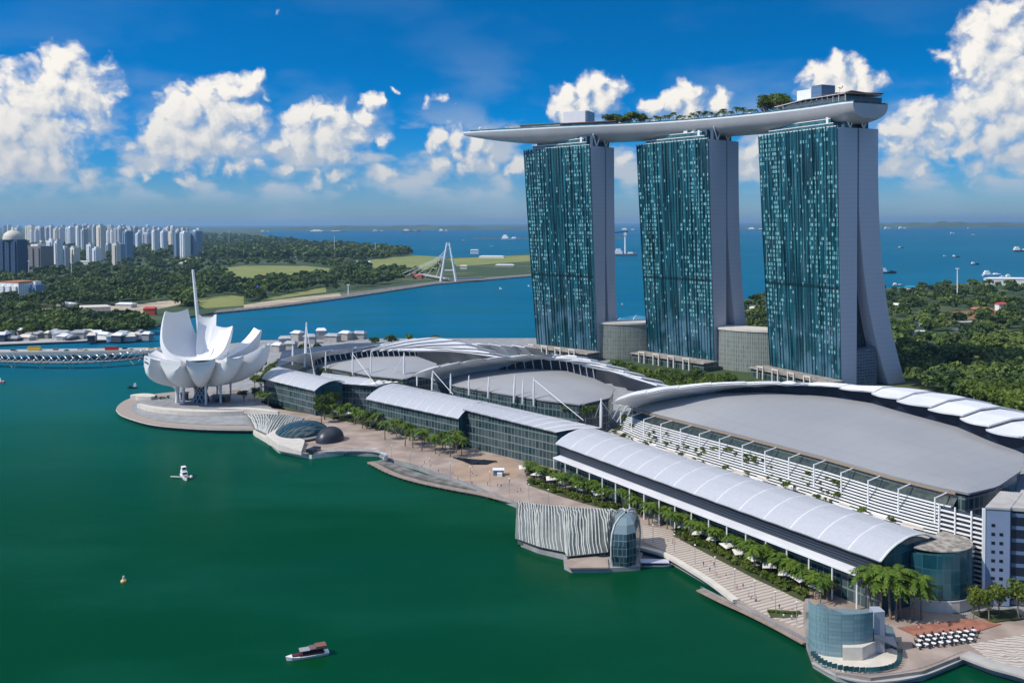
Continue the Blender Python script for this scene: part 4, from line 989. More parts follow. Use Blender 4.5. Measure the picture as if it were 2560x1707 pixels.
pp_ = [at(x, y, 1.5) for x, y in ((1404, 1302), (1440, 1304), (1462, 1298), (1470, 1268), (1462, 1248), (1424, 1250), (1406, 1270))]
pl = [(p.x, p.y) for p in pp_]; c = np.mean(np.array(pl), axis=0); rows = []
for z, k in ((1.5, .92), (5, 1.0), (9, 1.02), (13, .95), (15.5, .78), (17, .45), (17.4, .1)): rows.append([(x, y, z) for x, y in scaled(pl, k, c)])
b = MB(); b.grid(rows, close=True); b.build('prow', M['prow_glass'], pm)
for i in (3, 4, 0, 5):
    b = MB(); b.tube([Vector(r[i]) + Vector((0, 0, .1)) for r in rows], .32, 6); b.build('prow_frame', M['rib_white'], pm)

pw = thing('lens_pavilion', at(690, 1030, .5), "low island pavilion with a dark eye-shaped glass roof beside the round quay", 'pavilion')
ribbed_roof(pw, [(566, 953, 5.5), (610, 951, 6.5), (660, 953, 7), (700, 960, 7.5)], [(584, 984, 3.4), (612, 997, 3.2), (640, 1001, 3.2), (668, 990, 4.0)], 22, .3, .8, .42)
b = MB(); pts = [at(x, y, 2.2) for x, y in ((570, 968), (584, 992), (612, 1008), (640, 1030), (690, 1041), (716, 1044), (790, 1036), (786, 1012), (740, 985), (640, 960))]
b.prism([(p.x, p.y) for p in pts], -3, 2.3); b.build('base_deck', M['cream'], pw)
pts = [at(x, y, 3.0) for x, y in ((610, 1012), (640, 1032), (692, 1042), (696, 1030), (700, 1018), (640, 996))]
b = MB(); b.prism([(p.x, p.y) for p in pts], 2.3, [6.2, 5.6, 4.2, 4.2, 4.6, 6.5]); b.build('prow_wall', M['cream'], pw)
lc = at(692, 993, 4.5); ax = at(745, 975, 4.5) - at(640, 1012, 4.5); L = ax.length / 2; ax.normalize(); ay = Vector((-ax.y, ax.x, 0)); rows = []
for i in range(17):
    u = -1 + 2 * i / 16; w = max(.02, (1 - abs(u) ** 2.2)); rows.append([lc + ax * (L * u) + ay * (14 * w * math.cos(math.pi * j / 12)) + Vector((0, 0, 7.0 * w * math.sin(math.pi * j / 12) - .8)) for j in range(13)])
b = MB(); b.grid(rows); b.build('lens_roof', M['lens_glass'], pw, smooth=True)
b = MB()
for j in (0, 12): b.tube([r[j] + Vector((0, 0, .3)) for r in rows], .7, 6)
b.build('lens_rim', M['rib_white'], pw)
cc = at(758, 1012, 2.4); rows = []
for i in range(9):
    a = (math.pi / 2) * i / 8; rows.append([cc + ax * (9.5 * math.cos(a) * math.cos(2 * math.pi * j / 20)) + ay * (7.0 * math.cos(a) * math.sin(2 * math.pi * j / 20)) + Vector((0, 0, 7.8 * math.sin(a) ** .9)) for j in range(20)])
b = MB(); b.grid(rows, close=True); b.build('dark_shell', M['dark'], pw, smooth=True)
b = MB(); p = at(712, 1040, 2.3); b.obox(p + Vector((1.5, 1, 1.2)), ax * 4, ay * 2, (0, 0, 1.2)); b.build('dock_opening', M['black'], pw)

pr = thing('glass_screen_pavilion', at(1940, 1500, 2.5), "pale blue curved glass pavilion at the near waterfront corner", 'pavilion')
wl_ = [at(x, y, 3.0) for x, y in ((1853, 1462), (1862, 1488), (1885, 1502), (1925, 1508), (1970, 1508), (2003, 1502))]
def ht(px, pytop, base): return atd(px, pytop, base.y).z
tops = [ht(1848, 1379, wl_[0]), ht(1862, 1384, wl_[1]), ht(1890, 1392, wl_[2]), ht(1930, 1409, wl_[3]), ht(1975, 1408, wl_[4]), ht(2018, 1404, wl_[5])]
cw = spline([(p.x, p.y) for p in wl_], 25); zt = [float(np.interp(i / 24, np.linspace(0, 1, 6), tops)) for i in range(25)]
plane_wall(pr, 'curved_glass', cw, 3.0, zt, M['pale_glass'], .35)
bk = [wl_[5] + Vector((3, 8, 0)), wl_[3] + Vector((2, 13, 0)), wl_[1] + Vector((7, 12, 0))]
b = MB(); b.prism([tuple(p) for p in cw[2::4]] + [(p.x, p.y) for p in bk], 3.0, [z - 2.5 for z in zt[2::4]] + [12, 11, 11]); b.build('inner_block', M['prow_glass'], pr)
b = MB(); e = wl_[5] + Vector((.6, .2, 0)); b.prism([(e.x, e.y), (e.x + 3.2, e.y + .6), (e.x + 3.0, e.y + 4), (e.x + .2, e.y + 4)], 3.0, tops[5] - .3); b.build('end_fin', M['end_wall'], pr)
b = MB(); pts = [at(x, y, 3.2) for x, y in ((1930, 1462), (1985, 1456), (2005, 1488), (1975, 1502), (1930, 1502))]; 
b.prism([(p.x - .5, p.y - 3.2) for p in pts], 3.0, 6.6); b.build('entrance_porch', M['cream'], pr)
pts = [at(x, y, 3.0) for x, y in ((1868, 1506), (1890, 1525), (1940, 1540), (2010, 1543), (2060, 1530), (2068, 1500), (2040, 1482), (2000, 1490), (1930, 1500), (1880, 1494))]
b = MB(); b.prism([(p.x, p.y) for p in pts], 2.62, 3.05); b.build('round_terrace', M['cream'], pr)
ed = spline([(p.x, p.y) for p in pts[0:6]], 26)
for i in range(0, 26):
    q = ed[i]; b = MB(); b.obox((q[0], q[1], 3.75), (.75, .1, 0), (0, .05, 0), (0, 0, .65)); b.build('glass_panel', M['teal_glass'], pr)
vt = thing('glass_lantern', at(2022, 1478, 3), "low dark glass box on the terrace right of the curved glass pavilion", 'glass box')
pts = [at(x, y, 3.1) for x, y in ((2012, 1492), (2062, 1486), (2050, 1462), (2015, 1465))]; b = MB(); b.prism([(p.x, p.y) for p in pts], 3.1, [6.5, 4.5, 6, 8]); b.build('glass', M['prow_glass'], vt)
pts = [at(x, y, 8.1) for x, y in ((2008, 1464), (2062, 1470), (2052, 1452), (2012, 1446))]; b = MB(); b.prism([(p.x, p.y) for p in pts], [8.1, 6.0, 6.6, 8.6], [8.5, 6.4, 7.0, 9.0]); b.build('roof', M['soffit'], vt)

# ------------------------------------------------------------------ promenade surfaces and furniture
def strip(name, line, wid, z, m, thick=.25, kind='structure', zend=None):
    c = spline([at(x, y, z)[:2] for x, y in line], 60); Lf, Rt = [], []
    for i, p in enumerate(c):
        tg = c[min(i + 1, 59)] - c[max(i - 1, 0)]; tg = tg / np.linalg.norm(tg); nn = np.array([-tg[1], tg[0]]); Lf.append(tuple(p + nn * wid / 2)); Rt.append(tuple(p - nn * wid / 2))
    b = MB(); b.grid([[(a[0], a[1], z - thick), (a[0], a[1], z), (q[0], q[1], z), (q[0], q[1], z - thick)] for a, q in zip(Lf, Rt)], close=True)
    a, q = Lf[0], Rt[0]; b.poly([(a[0], a[1], z - thick), (q[0], q[1], z - thick), (q[0], q[1], z), (a[0], a[1], z)])
    a, q = Lf[-1], Rt[-1]; b.poly([(a[0], a[1], z - thick), (a[0], a[1], z), (q[0], q[1], z), (q[0], q[1], z - thick)])
    o = b.build(name, m)
    return tag(o, kind=kind) if kind else o
bw_line = [(850, 1060), (900, 1085), (960, 1104), (1040, 1121), (1110, 1134), (1185, 1153)]
strip('boardwalk', bw_line, 3.4, 1.5, M['timber'], .35)
ln = spline([at(x, y, 1.0)[:2] for x, y in bw_line], 27); bwp = thing('boardwalk_piles', Vector((ln[13][0], ln[13][1], 0)), "pale piles carrying the low curved boardwalk at the plaza", 'piles')
for p in ln: b = MB(); b.tube([(p[0] - .6, p[1] - 1.3, -2), (p[0] - .6, p[1] - 1.3, 1.2)], .3, 6); b.build('pile', M['concrete'], bwp)
strip('revetment', [(870, 1057), (960, 1090), (1040, 1108), (1110, 1122), (1185, 1146)], 6, 1.0, M['rock'], 2)
strip('quay_wall_cap', [(1470, 1254), (1530, 1272), (1600, 1312), (1640, 1338), (1690, 1376)], 2.2, 3.1, M['cream'], 1.0)
strip('boardwalk', [(1608, 1352), (1660, 1378), (1720, 1405), (1790, 1440), (1852, 1474)], 3.2, 1.6, M['timber'], .4)
strip('boardwalk', [(1872, 1518), (1925, 1546), (2000, 1560), (2110, 1546), (2212, 1506)], 2.4, 1.7, M['concrete'], .4)
strip('quay_wall_cap', [(2215, 1500), (2280, 1524), (2352, 1544), (2420, 1572)], 5, 2.9, M['concrete'], .6)
strip('quay_wall_cap', [(700, 1040), (790, 1034), (868, 1036), (888, 1050)], 1.6, 2.95, M['concrete'], .6)
plan('stepped_terrace', [tuple(at(x, y, 2.75)[:2]) for x, y in ((1475, 1205), (1540, 1215), (1640, 1270), (1760, 1335), (1846, 1385), (1846, 1445), (1760, 1412), (1690, 1370), (1600, 1305), (1530, 1265), (1480, 1245))], 2.75, M['steps'], .12)
plan('stepped_terrace', [tuple(at(x, y, 2.75)[:2]) for x, y in ((2225, 1478), (2360, 1455), (2420, 1470), (2420, 1560), (2352, 1538), (2280, 1518))], 2.75, M['steps2'], .12)
plan('red_deck', [tuple(at(x, y, 2.8)[:2]) for x, y in ((2060, 1440), (2230, 1420), (2300, 1432), (2250, 1448), (2100, 1458))], 2.8, M['red_paving'], .15)
plan('plaza_ring', [tuple(at(1120 + 82 * math.cos(a), 1078 + 30 * math.sin(a), 2.65)[:2]) for a in [2 * math.pi * k / 40 for k in range(40)]], 2.66, M['plaza'], .05)
for i, q in enumerate([[(1215, 1098), (1300, 1122), (1390, 1150), (1470, 1165), (1480, 1180), (1400, 1172), (1290, 1140), (1210, 1112)],
                       [(1550, 1215), (1650, 1262), (1760, 1318), (1850, 1362), (1846, 1380), (1740, 1332), (1640, 1280), (1545, 1230)],
                       [(600, 920), (680, 925), (740, 938), (850, 960), (960, 985), (1050, 1010), (1040, 1022), (930, 1000), (820, 972), (700, 948), (600, 935)],
                       [(2230, 1405), (2330, 1400), (2352, 1420), (2280, 1430)], [(1762, 1400), (1836, 1405), (1830, 1418), (1770, 1418)]]):
    plan('planting_bed', [tuple(at(x, y, 2.72)[:2]) for x, y in q], 2.95, M['soil'], .3)
# fabric parasols between the beds
def parasol(px, py, s, lab, g):
    p = at(px, py, 2.7); t = thing('parasol', p, lab, 'parasol', g); rz = random.uniform(0, 1.5)
    b = MB(); b.tube([p, p + Vector((0, 0, 4.2))], .1, 6); b.build('pole', M['white'], t)
    top = p + Vector((0, 0, 4.6)); cs = [p + Vector((s * 3.0 * math.cos(rz + k * math.pi / 2), s * 3.0 * math.sin(rz + k * math.pi / 2), 3.3 + (.5 if k % 2 else 0))) for k in range(4)]
    b = MB()
    for k in range(4): b.poly([top, cs[k], cs[(k + 1) % 4]]); b.poly([top - Vector((0, 0, .12)), cs[(k + 1) % 4] - Vector((0, 0, .12)), cs[k] - Vector((0, 0, .12))])
    b.build('fabric', M['fabric'], t)
row = [(1205, 1090), (1236, 1106), (1268, 1116), (1300, 1126), (1338, 1138), (1376, 1150)]
for i, (x, y) in enumerate(row): parasol(x, y, 1.25, f"pale square parasol, {nth(i + 1)} from the left in the row below the plaza palms", 'parasols by the plaza beds')
row = [(1572, 1228), (1604, 1244), (1640, 1258), (1672, 1274), (1700, 1290), (1735, 1306), (1768, 1322), (1806, 1340), (1838, 1352), (1880, 1372)]
for i, (x, y) in enumerate(row): parasol(x, y, 1.1, f"pale square parasol, {nth(i + 1)} from the left beside the striped steps", 'parasols by the striped steps')
row = [(660, 932), (690, 938), (722, 945), (775, 958), (800, 962), (830, 970), (905, 985), (950, 996), (985, 1006)]
for i, (x, y) in enumerate(row): parasol(x, y, 1.0, f"small pale parasol, {nth(i + 1)} from the left under the trees near the museum", 'parasols near the museum')
# cafe tables and chairs on the near corner
def seat_set(px, py, lab):
    p = at(px, py, 2.68); t = thing('cafe_table', p, lab, 'cafe table', 'cafe tables on the near terrace'); rz = random.uniform(0, 3)
    b = MB(); b.lathe(p, [(.35, 0), (.06, .06), (.06, .7), (.75, .7), (.75, .78), (.02, .78)], 8); b.build('table_top', M['white'], t)
    for k in range(4):
        a = rz + k * math.pi / 2; c = p + Vector((1.25 * math.cos(a), 1.25 * math.sin(a), .45)); r_ = Vector((math.cos(a), math.sin(a), 0)); s_ = Vector((-r_.y, r_.x, 0)); b = MB()
        b.obox(c, r_ * .3, s_ * .3, (0, 0, .06)); b.obox(c + r_ * .3 + Vector((0, 0, .3)), r_ * .05, s_ * .3, (0, 0, .3))
        b.obox(c - Vector((0, 0, .25)), r_ * .22, s_ * .22, (0, 0, .2)); b.build('chair', M['dark'], t)
k = 0
for r in range(3):
    for q in range(8):
        x = 2118 + q * 17 - r * 4; y = 1466 + r * 10 - q * 2.0; k += 1
        seat_set(x, y, f"cafe table with dark chairs, {nth(q + 1)} in the {('back', 'middle', 'front')[r]} row by the red deck")
# plaza pieces
t = thing('plaza_patch', at(1095, 1060, 2.6), "black low basin with curved arms on the plaza", 'basin')
b = MB(); pts = [at(x, y, 2.9) for x, y in ((1040, 1050), (1090, 1055), (1140, 1058), (1118, 1066), (1082, 1066), (1060, 1057))]; b.prism([(p.x, p.y) for p in pts], 2.66, 3.1); b.build('basin', M['black'], t)  # low black slab over the dark area of the plaza
b = MB(); b.tube([at(1092, 1062, 3.2), at(1110, 1056, 4.2), at(1142, 1060, 3.2)], .35, 6); b.build('arm', M['dark'], t)
t = thing('ticket_kiosk', at(1147, 1092, 2.7), "small blue and white kiosk on the plaza", 'kiosk')
p = at(1145, 1090, 2.7); b = MB(); b.box(p.x - 2.4, p.y - 1.6, 2.68, p.x + 2.4, p.y + 1.6, 5.2); b.build('wall', M['blue_wall'], t)
b = MB(); b.box(p.x - 2.8, p.y - 2.0, 5.21, p.x + 2.8, p.y + 2.0, 5.5); b.build('roof', M['white'], t)
b = MB(); b.box(p.x - .6, p.y - 3.6, 2.68, p.x + 1.8, p.y - 2.0, 4.4); b.build('counter', M['white'], t)
t = thing('entrance_pavilion', at(960, 905, 20), "pale zigzag stair sculpture on the quay corner", 'sculpture')
b = MB(); b.tube([at(886, 1052, 2.7), at(884, 1044, 5), at(876, 1040, 6.0)], [1.5, 1.1, .5], 6); b.build('blade', M['white'], t)
t.location = at(886, 1052, 2.7); t['label'] = "small white upright sculpture on the quay corner by the plaza"; t.name = 'quay_sculpture'
for c_ in t.children: c_.location = (0, 0, 0); c_.data.transform(Matrix.Translation(at(960, 905, 20) - at(886, 1052, 2.7)))

# ------------------------------------------------------------------ masts along the vaults
def mast(px, pyb, pyt, zb, r, lab, lean=0.0, stays=()):
    p = at(px, pyb, zb); q = atd(px + lean, pyt, p.y); t = thing('roof_mast', p, lab, 'mast', 'white masts along the vaults')
    b = MB(); b.tube([p, p.lerp(q, .55), q], [r * .8, r, r * .5], 6); b.build('pole', M['white'], t)
    for sx, sy, sz in stays: b = MB(); b.tube([p.lerp(q, .92), at(sx, sy, sz)], .16, 5); b.build('stay', M['white'], t)
ml = [(700, 843, 740, 24, .9, "tallest white mast, left end of the farthest shell roof", 4, ((722, 862, 22),)), (672, 838, 792, 24, .6, "short white mast just left of the tallest mast", 0, ()),
      (748, 850, 808, 23, .55, "white mast right of the tallest mast", 0, ()), (810, 862, 808, 23, .6, "white mast over the low set-back vault, its left one", 0, ((860, 880, 22),)),
      (852, 866, 808, 23, .55, "white mast over the low set-back vault, its right one", 0, ()), (928, 872, 810, 23, .7, "white mast between the two far shell roofs", 0, ((895, 872, 22),)),
      (958, 886, 855, 23, .55, "white mast at the left corner of the plaza vault", 0, ()), (992, 896, 848, 23, .6, "second white mast along the plaza vault from the left", 2, ((1040, 905, 24),)),
      (1035, 903, 858, 23, .55, "third white mast along the plaza vault from the left", 0, ()), (1077, 908, 862, 23, .55, "fourth white mast along the plaza vault from the left", 0, ()),
      (1121, 914, 865, 23, .55, "white mast above the arch of the plaza vault", 2, ()), (1180, 925, 862, 23, .65, "left mast of the close trio before the middle shell", 3, ()),
      (1200, 928, 872, 23, .55, "middle mast of the close trio before the middle shell", 2, ()), (1226, 932, 866, 23, .6, "right mast of the close trio, with a long stay to the right", 0, ((1340, 965, 23),)),
      (1380, 982, 915, 22, .7, "white mast at the far left end of the long near vault", 1, ((1366, 960, 22), (1420, 975, 21)))]
for a in ml: mast(*a)
# long sloping beam and branching supports beside the large shell
for i, (x, y, x2, y2) in enumerate(((1418, 968, 1440, 932), (1432, 972, 1452, 936), (1446, 976, 1470, 940), (1408, 960, 1425, 930))):
    p, q = at(x, y, 21), at(x2, y2, 31); t = thing('raking_prop', p, f"white raking prop under the left tip of the large shell, {nth(i + 1)} of four", 'prop', 'raking props')
    b = MB(); b.tube([p, q], .45, 6); b.build('prop', M['white'], t)

# ------------------------------------------------------------------ service tower and louvred block at the right edge
def block(name, pix, ytop, m, lab, cat, z0=2.6):
    P = [at(x, y, z0) for x, y in pix]; z = atd(pix[0][0], ytop, P[0].y).z; t = thing(name, P[0], lab, cat)
    b = MB(); b.prism([(p.x, p.y) for p in P], z0, z); b.build('wall', m, t); return t, P, z
t, P, z = block('service_tower', [(2262, 1388), (2318, 1392), (2345, 1345), (2296, 1340)], 1168, M['blue_tower'], "blue grey service tower with small square windows at the right edge", 'tower block')
ex = (P[1] - P[0]).normalized(); ey = Vector((ex.y, -ex.x, 0))
for r in range(9):
    for c_ in range(2):
        if r == 0 and c_ == 1: continue
        q = P[0] + ex * (2.2 + c_ * 2.3) + ey * .06; q.z = z - 5 - r * 2.75; b = MB(); b.obox(q, ex * .5, ey * .05, (0, 0, .45)); b.build('window', M['black'], t)
b = MB(); q = P[0] - ex * .45; b.obox(q + Vector((0, 0, (z - 2.6) / 2)) + ey * -.2, ex * .4, ey * .4, (0, 0, (z - 2.6) / 2)); b.build('corner_trim', M['white'], t)
b = MB(); pr_ = scaled([(p.x, p.y) for p in P], 1.03); b.prism(pr_, z + .02, z + .6); b.build('roof_cap', M['concrete'], t)
t, P, z = block('louvred_block', [(2322, 1388), (2440, 1398), (2440, 1330), (2345, 1335)], 1172, M['floors_dark'], "dark blue block with white floor bands beside the service tower", 'building')
b = MB(); b.prism(scaled([(p.x, p.y) for p in P], 1.03), z + .02, z + 1.0); b.build('roof_cap', M['concrete'], t)
t, P, z = block('roof_plant_house', [(2282, 1168), (2400, 1172), (2400, 1120), (2300, 1130)], 1128, M['floors_dark'], "striped dark plant house behind the service tower top", 'plant house', 20)

# glass links between the tower feet
def link(p0, p1, bulge, h, lab):
    p0, p1 = Vector((*p0, 2.9)), Vector((*p1, 2.9)); t = thing('link_hall', p0.lerp(p1, .5), lab, 'link hall', 'link halls between the towers'); d = (p1 - p0); n = Vector((d.y, -d.x, 0)).normalized(); n = -n if n.y > 0 else n
    fr = [p0.lerp(p1, k / 12) + n * (bulge * math.sin(math.pi * k / 12)) for k in range(13)]; bkp = [p1 - n * 20, p0 - n * 20]
    b = MB(); b.prism([(q.x, q.y) for q in fr + bkp], 2.9, 2.9 + h); b.build('ribbed_glass', M['ribbed'], t)
    b = MB(); f2 = [q + n * .7 for q in fr]; b.prism([(q.x, q.y) for q in f2 + bkp], 2.92 + h, 4.6 + h); b.build('parapet', M['cream'], t)
def tcorner(i, right, dy=0.0):
    nar, c, ang, L, thw, the, W0 = TW[i][:7]; a_ = Vector((math.cos(R(ang)), -math.sin(R(ang)), 0)); b_ = Vector((-a_.y, a_.x, 0))
    return Vector((c[0], c[1], 0)) + b_ * (W0 + dy) + (Vector() if right else a_ * (nar - L))
q0, q1 = tcorner(0, True, 3), tcorner(1, False, 8); link((q0.x + .3, q0.y), (q1.x, q1.y), 5, 30, "curved ribbed glass hall between the left and middle towers")
q0, q1 = tcorner(1, True, 3), tcorner(2, False, 9); link((q0.x + .3, q0.y), (q1.x, q1.y), 5, 32, "curved ribbed glass hall between the middle and right towers")
for i, (nm, lab) in enumerate((("left", "low glazed entrance podium at the foot of the left tower"), ("middle", "low glazed entrance podium with white portals at the foot of the middle tower"), ("right", "low glazed entrance podium at the foot of the right tower"))):
    q0, q1 = tcorner(i, False, -1), tcorner(i, True, -1); d_ = (q1 - q0).normalized(); n_ = Vector((d_.y, -d_.x, 0)); n_ = n_ if n_.y < 0 else -n_
    t = thing('entrance_podium', Vector((q0.x, q0.y, 2.8)), lab, 'podium', 'podiums at the tower feet')
    b = MB(); b.prism([tuple(q[:2]) for q in (q0 - d_ * 4, q1 + d_ * 3, q1 + d_ * 3 + n_ * 16, q0 - d_ * 4 + n_ * 16)], 2.6, 9.0); b.build('glass_walls', M['hall_wall'], t)
    b = MB(); b.prism([tuple(q[:2]) for q in (q0 - d_ * 5, q1 + d_ * 4, q1 + d_ * 4 + n_ * 18, q0 - d_ * 5 + n_ * 18)], 9.02, 9.9); b.build('roof', M['terr'], t)
    for k in range(4):
        c_ = q0.lerp(q1, (k + .6) / 4.4) + n_ * 18.6; b = MB()
        for s_ in (-1, 1): b.obox(c_ + d_ * (3 * s_) + Vector((0, 0, 7)), d_ * .5, n_ * .5, (0, 0, 4.4))
        b.obox(c_ + Vector((0, 0, 11.9)), d_ * 3.5, n_ * .5, (0, 0, .5)); b.build('portal', M['cream'], t)

# lamp posts along the promenade
def along_px(pts, n): return [tuple(p) for p in spline(pts, n)]
def lamp_post(px, py, lab):
    p = at(px, py, 2.7); t = thing('street_lamp', p, lab, 'street lamp', 'promenade lamps'); b = MB(); b.tube([p, p + Vector((0, 0, 6.5))], [.12, .07], 6); b.build('pole', M['steel'], t)
    b = MB(); b.lathe(p + Vector((0, 0, 6.5)), [(.05, 0), (.38, .1), (.34, .3), (.05, .4)], 8); b.build('lamp_head', M['white'], t)
for i, (x, y) in enumerate(along_px([(900, 1052), (960, 1076), (1040, 1096), (1110, 1112), (1185, 1138), (1260, 1160)], 9)): lamp_post(x, y, f"slim lamp post, {nth(i + 1)} from the left along the plaza waterfront")
for i, (x, y) in enumerate(along_px([(1500, 1246), (1580, 1285), (1660, 1335), (1740, 1385), (1830, 1432)], 8)): lamp_post(x, y, f"slim lamp post, {nth(i + 1)} from the left along the striped steps")
# railings on the quay edges
def railing(line, z, lab):
    c = spline([at(x, y, z)[:2] for x, y in line], 40); t = thing('railing', Vector((c[20][0], c[20][1], z)), lab, 'railing', 'quay railings'); b = MB()
    for h in (.55, 1.1): b.tube([Vector((p[0], p[1], z + h)) for p in c], .06, 4)
    for p in c[::2]: b.tube([(p[0], p[1], z), (p[0], p[1], z + 1.12)], .06, 4)
    b.build('rail', M['steel'], t)
railing([(1872, 1516), (1925, 1543), (2000, 1557), (2110, 1543), (2212, 1503)], 1.7, "steel railing round the near waterfront corner")
railing([(1610, 1354), (1660, 1379), (1720, 1406), (1790, 1441), (1850, 1472)], 1.6, "steel railing on the low boardwalk below the striped steps")
railing([(700, 1039), (790, 1033), (868, 1035), (886, 1048)], 2.95, "steel railing on the quay right of the lens pavilion")

# ------------------------------------------------------------------ trees and palms
def leaf_mat(name, c1, c2, sc=0.05, trans=0.25, objrand=True):
    m = bpy.data.materials.new(name); m.use_nodes = True; t = m.node_tree; t.nodes.clear()
    g = nd(t, 'ShaderNodeNewGeometry'); n = nd(t, 'ShaderNodeTexNoise'); n.inputs['Scale'].default_value = sc; n.inputs['Detail'].default_value = 4
    t.links.new(g.outputs['Position'], n.inputs['Vector']); f = smooth(t, n.outputs['Fac'], 0.34, 0.66)
    if objrand:
        oi = nd(t, 'ShaderNodeObjectInfo'); f = mth(t, 'ADD', mth(t, 'MULTIPLY', f, .55), mth(t, 'MULTIPLY', oi.outputs['Random'], .45))
    f = mth(t, 'ADD', f, mth(t, 'MULTIPLY_ADD', g.outputs['Random Per Island'], .5, -.25), clamp=True)
    c = mixc(t, f, c1, c2)
    d = nd(t, 'ShaderNodeBsdfPrincipled'); d.inputs['Roughness'].default_value = .6; d.inputs['Specular IOR Level'].default_value = .25; t.links.new(c, d.inputs['Base Color'])
    tr = nd(t, 'ShaderNodeBsdfTranslucent'); t.links.new(mixc(t, .5, c, (0.10, 0.16, 0.01)), tr.inputs['Color'])
    mx = nd(t, 'ShaderNodeMixShader'); mx.inputs[0].default_value = trans; t.links.new(d.outputs[0], mx.inputs[1]); t.links.new(tr.outputs[0], mx.inputs[2])
    t.links.new(mx.outputs[0], nd(t, 'ShaderNodeOutputMaterial').inputs[0]); return m
M['leaf'] = leaf_mat('broadleaf_foliage', (0.018, 0.050, 0.008), (0.150, 0.205, 0.026), 0.03)
M['leaf_far'] = leaf_mat('far_wood_foliage', (0.014, 0.042, 0.014), (0.120, 0.170, 0.034), 0.016, .15, False)
M['palm'] = leaf_mat('palm_fronds', (0.040, 0.085, 0.010), (0.135, 0.210, 0.020), 0.4)
M['shrub'] = leaf_mat('shrub_leaves', (0.05, 0.085, 0.010), (0.15, 0.19, 0.025), 0.3)
M['bark'] = mat('grey_brown_bark', (0.20, 0.165, 0.125), .9, var=.3, vscale=1.5)
def crown_np(r, n, seed, lumps=9, flat=.75, leaf=.8, fill=.35):
    """leaf clumps spread through a lumpy crown: (verts, faces) centred on the crown"""
    g = np.random.default_rng(seed); L = []
    for k in range(lumps):
        a = g.uniform(0, 2 * math.pi); q = math.sqrt(g.uniform(0, 1)) * .68 if k else 0; L.append((q * math.cos(a), q * math.sin(a), g.uniform(-.35, .38) if k else .25, g.uniform(.30, .52)))
    L = np.array(L); i = g.integers(0, lumps, n); d = g.normal(size=(n, 3)); d /= np.linalg.norm(d, axis=1)[:, None]; d[:, 2] = np.where(d[:, 2] < -.35, -d[:, 2], d[:, 2])
    rad = L[i, 3] * np.where(g.uniform(size=n) < fill, g.uniform(.4, 1, n), g.uniform(.88, 1.08, n))
    c = (L[i, :3] + d * rad[:, None]) * np.array([r, r, r * flat])
    nn = d + g.normal(size=(n, 3)) * .55; nn /= np.linalg.norm(nn, axis=1)[:, None]
    up = g.normal(size=(n, 3)); a = np.cross(nn, up); a /= np.linalg.norm(a, axis=1)[:, None]; b_ = np.cross(nn, a)
    s = leaf * g.uniform(.55, 1.25, n)[:, None]; s2 = s * g.uniform(.6, 1.0, n)[:, None]
    v = np.stack([c - a * s, c - b_ * s2 * .8 + a * s * .15, c + a * s, c + b_ * s2], 1).reshape(-1, 3)
    f = np.arange(4 * n).reshape(n, 4); return v, f
def raw_mesh(name, v, f, m, parent=None, loc=(0, 0, 0)):
    me = bpy.data.meshes.new(name); n, k = f.shape
    me.vertices.add(len(v)); me.vertices.foreach_set('co', np.asarray(v, np.float32).ravel())
    me.loops.add(n * k); me.loops.foreach_set('vertex_index', f.astype(np.int32).ravel())
    me.polygons.add(n); me.polygons.foreach_set('loop_start', np.arange(0, n * k, k, dtype=np.int32)); me.update(calc_edges=True)
    me.materials.append(m); o = bpy.data.objects.new(name, me); COL.objects.link(o); o.location = loc; o.parent = parent; return o
def broad_tree(p, h, r, seed, label, group, n=900, leaf=.8, m='leaf', flat=.75):
    t = thing('broadleaf_tree', p, label, 'tree', group); g = random.Random(seed)
    b = MB(); top = Vector((g.uniform(-.5, .5), g.uniform(-.5, .5), h * .62)); b.tube([(0, 0, -.3), (g.uniform(-.2, .2), g.uniform(-.2, .2), h * .3), top], [r * .075, r * .05, r * .03], 7)
    for k in range(5):
        a = 2 * math.pi * k / 5 + g.uniform(-.4, .4); b.tube([(0, 0, h * .32), (math.cos(a) * r * .35, math.sin(a) * r * .35, h * .52), (math.cos(a) * r * .62, math.sin(a) * r * .62, h * .66)], [r * .04, r * .028, r * .012], 5)
    b.build('trunk', M['bark'], t, raw=True)
    v, f = crown_np(r, n, seed, 10, flat, leaf); v[:, 2] += h - r * flat * .72
    raw_mesh('crown', v, f, M[m], t); return t
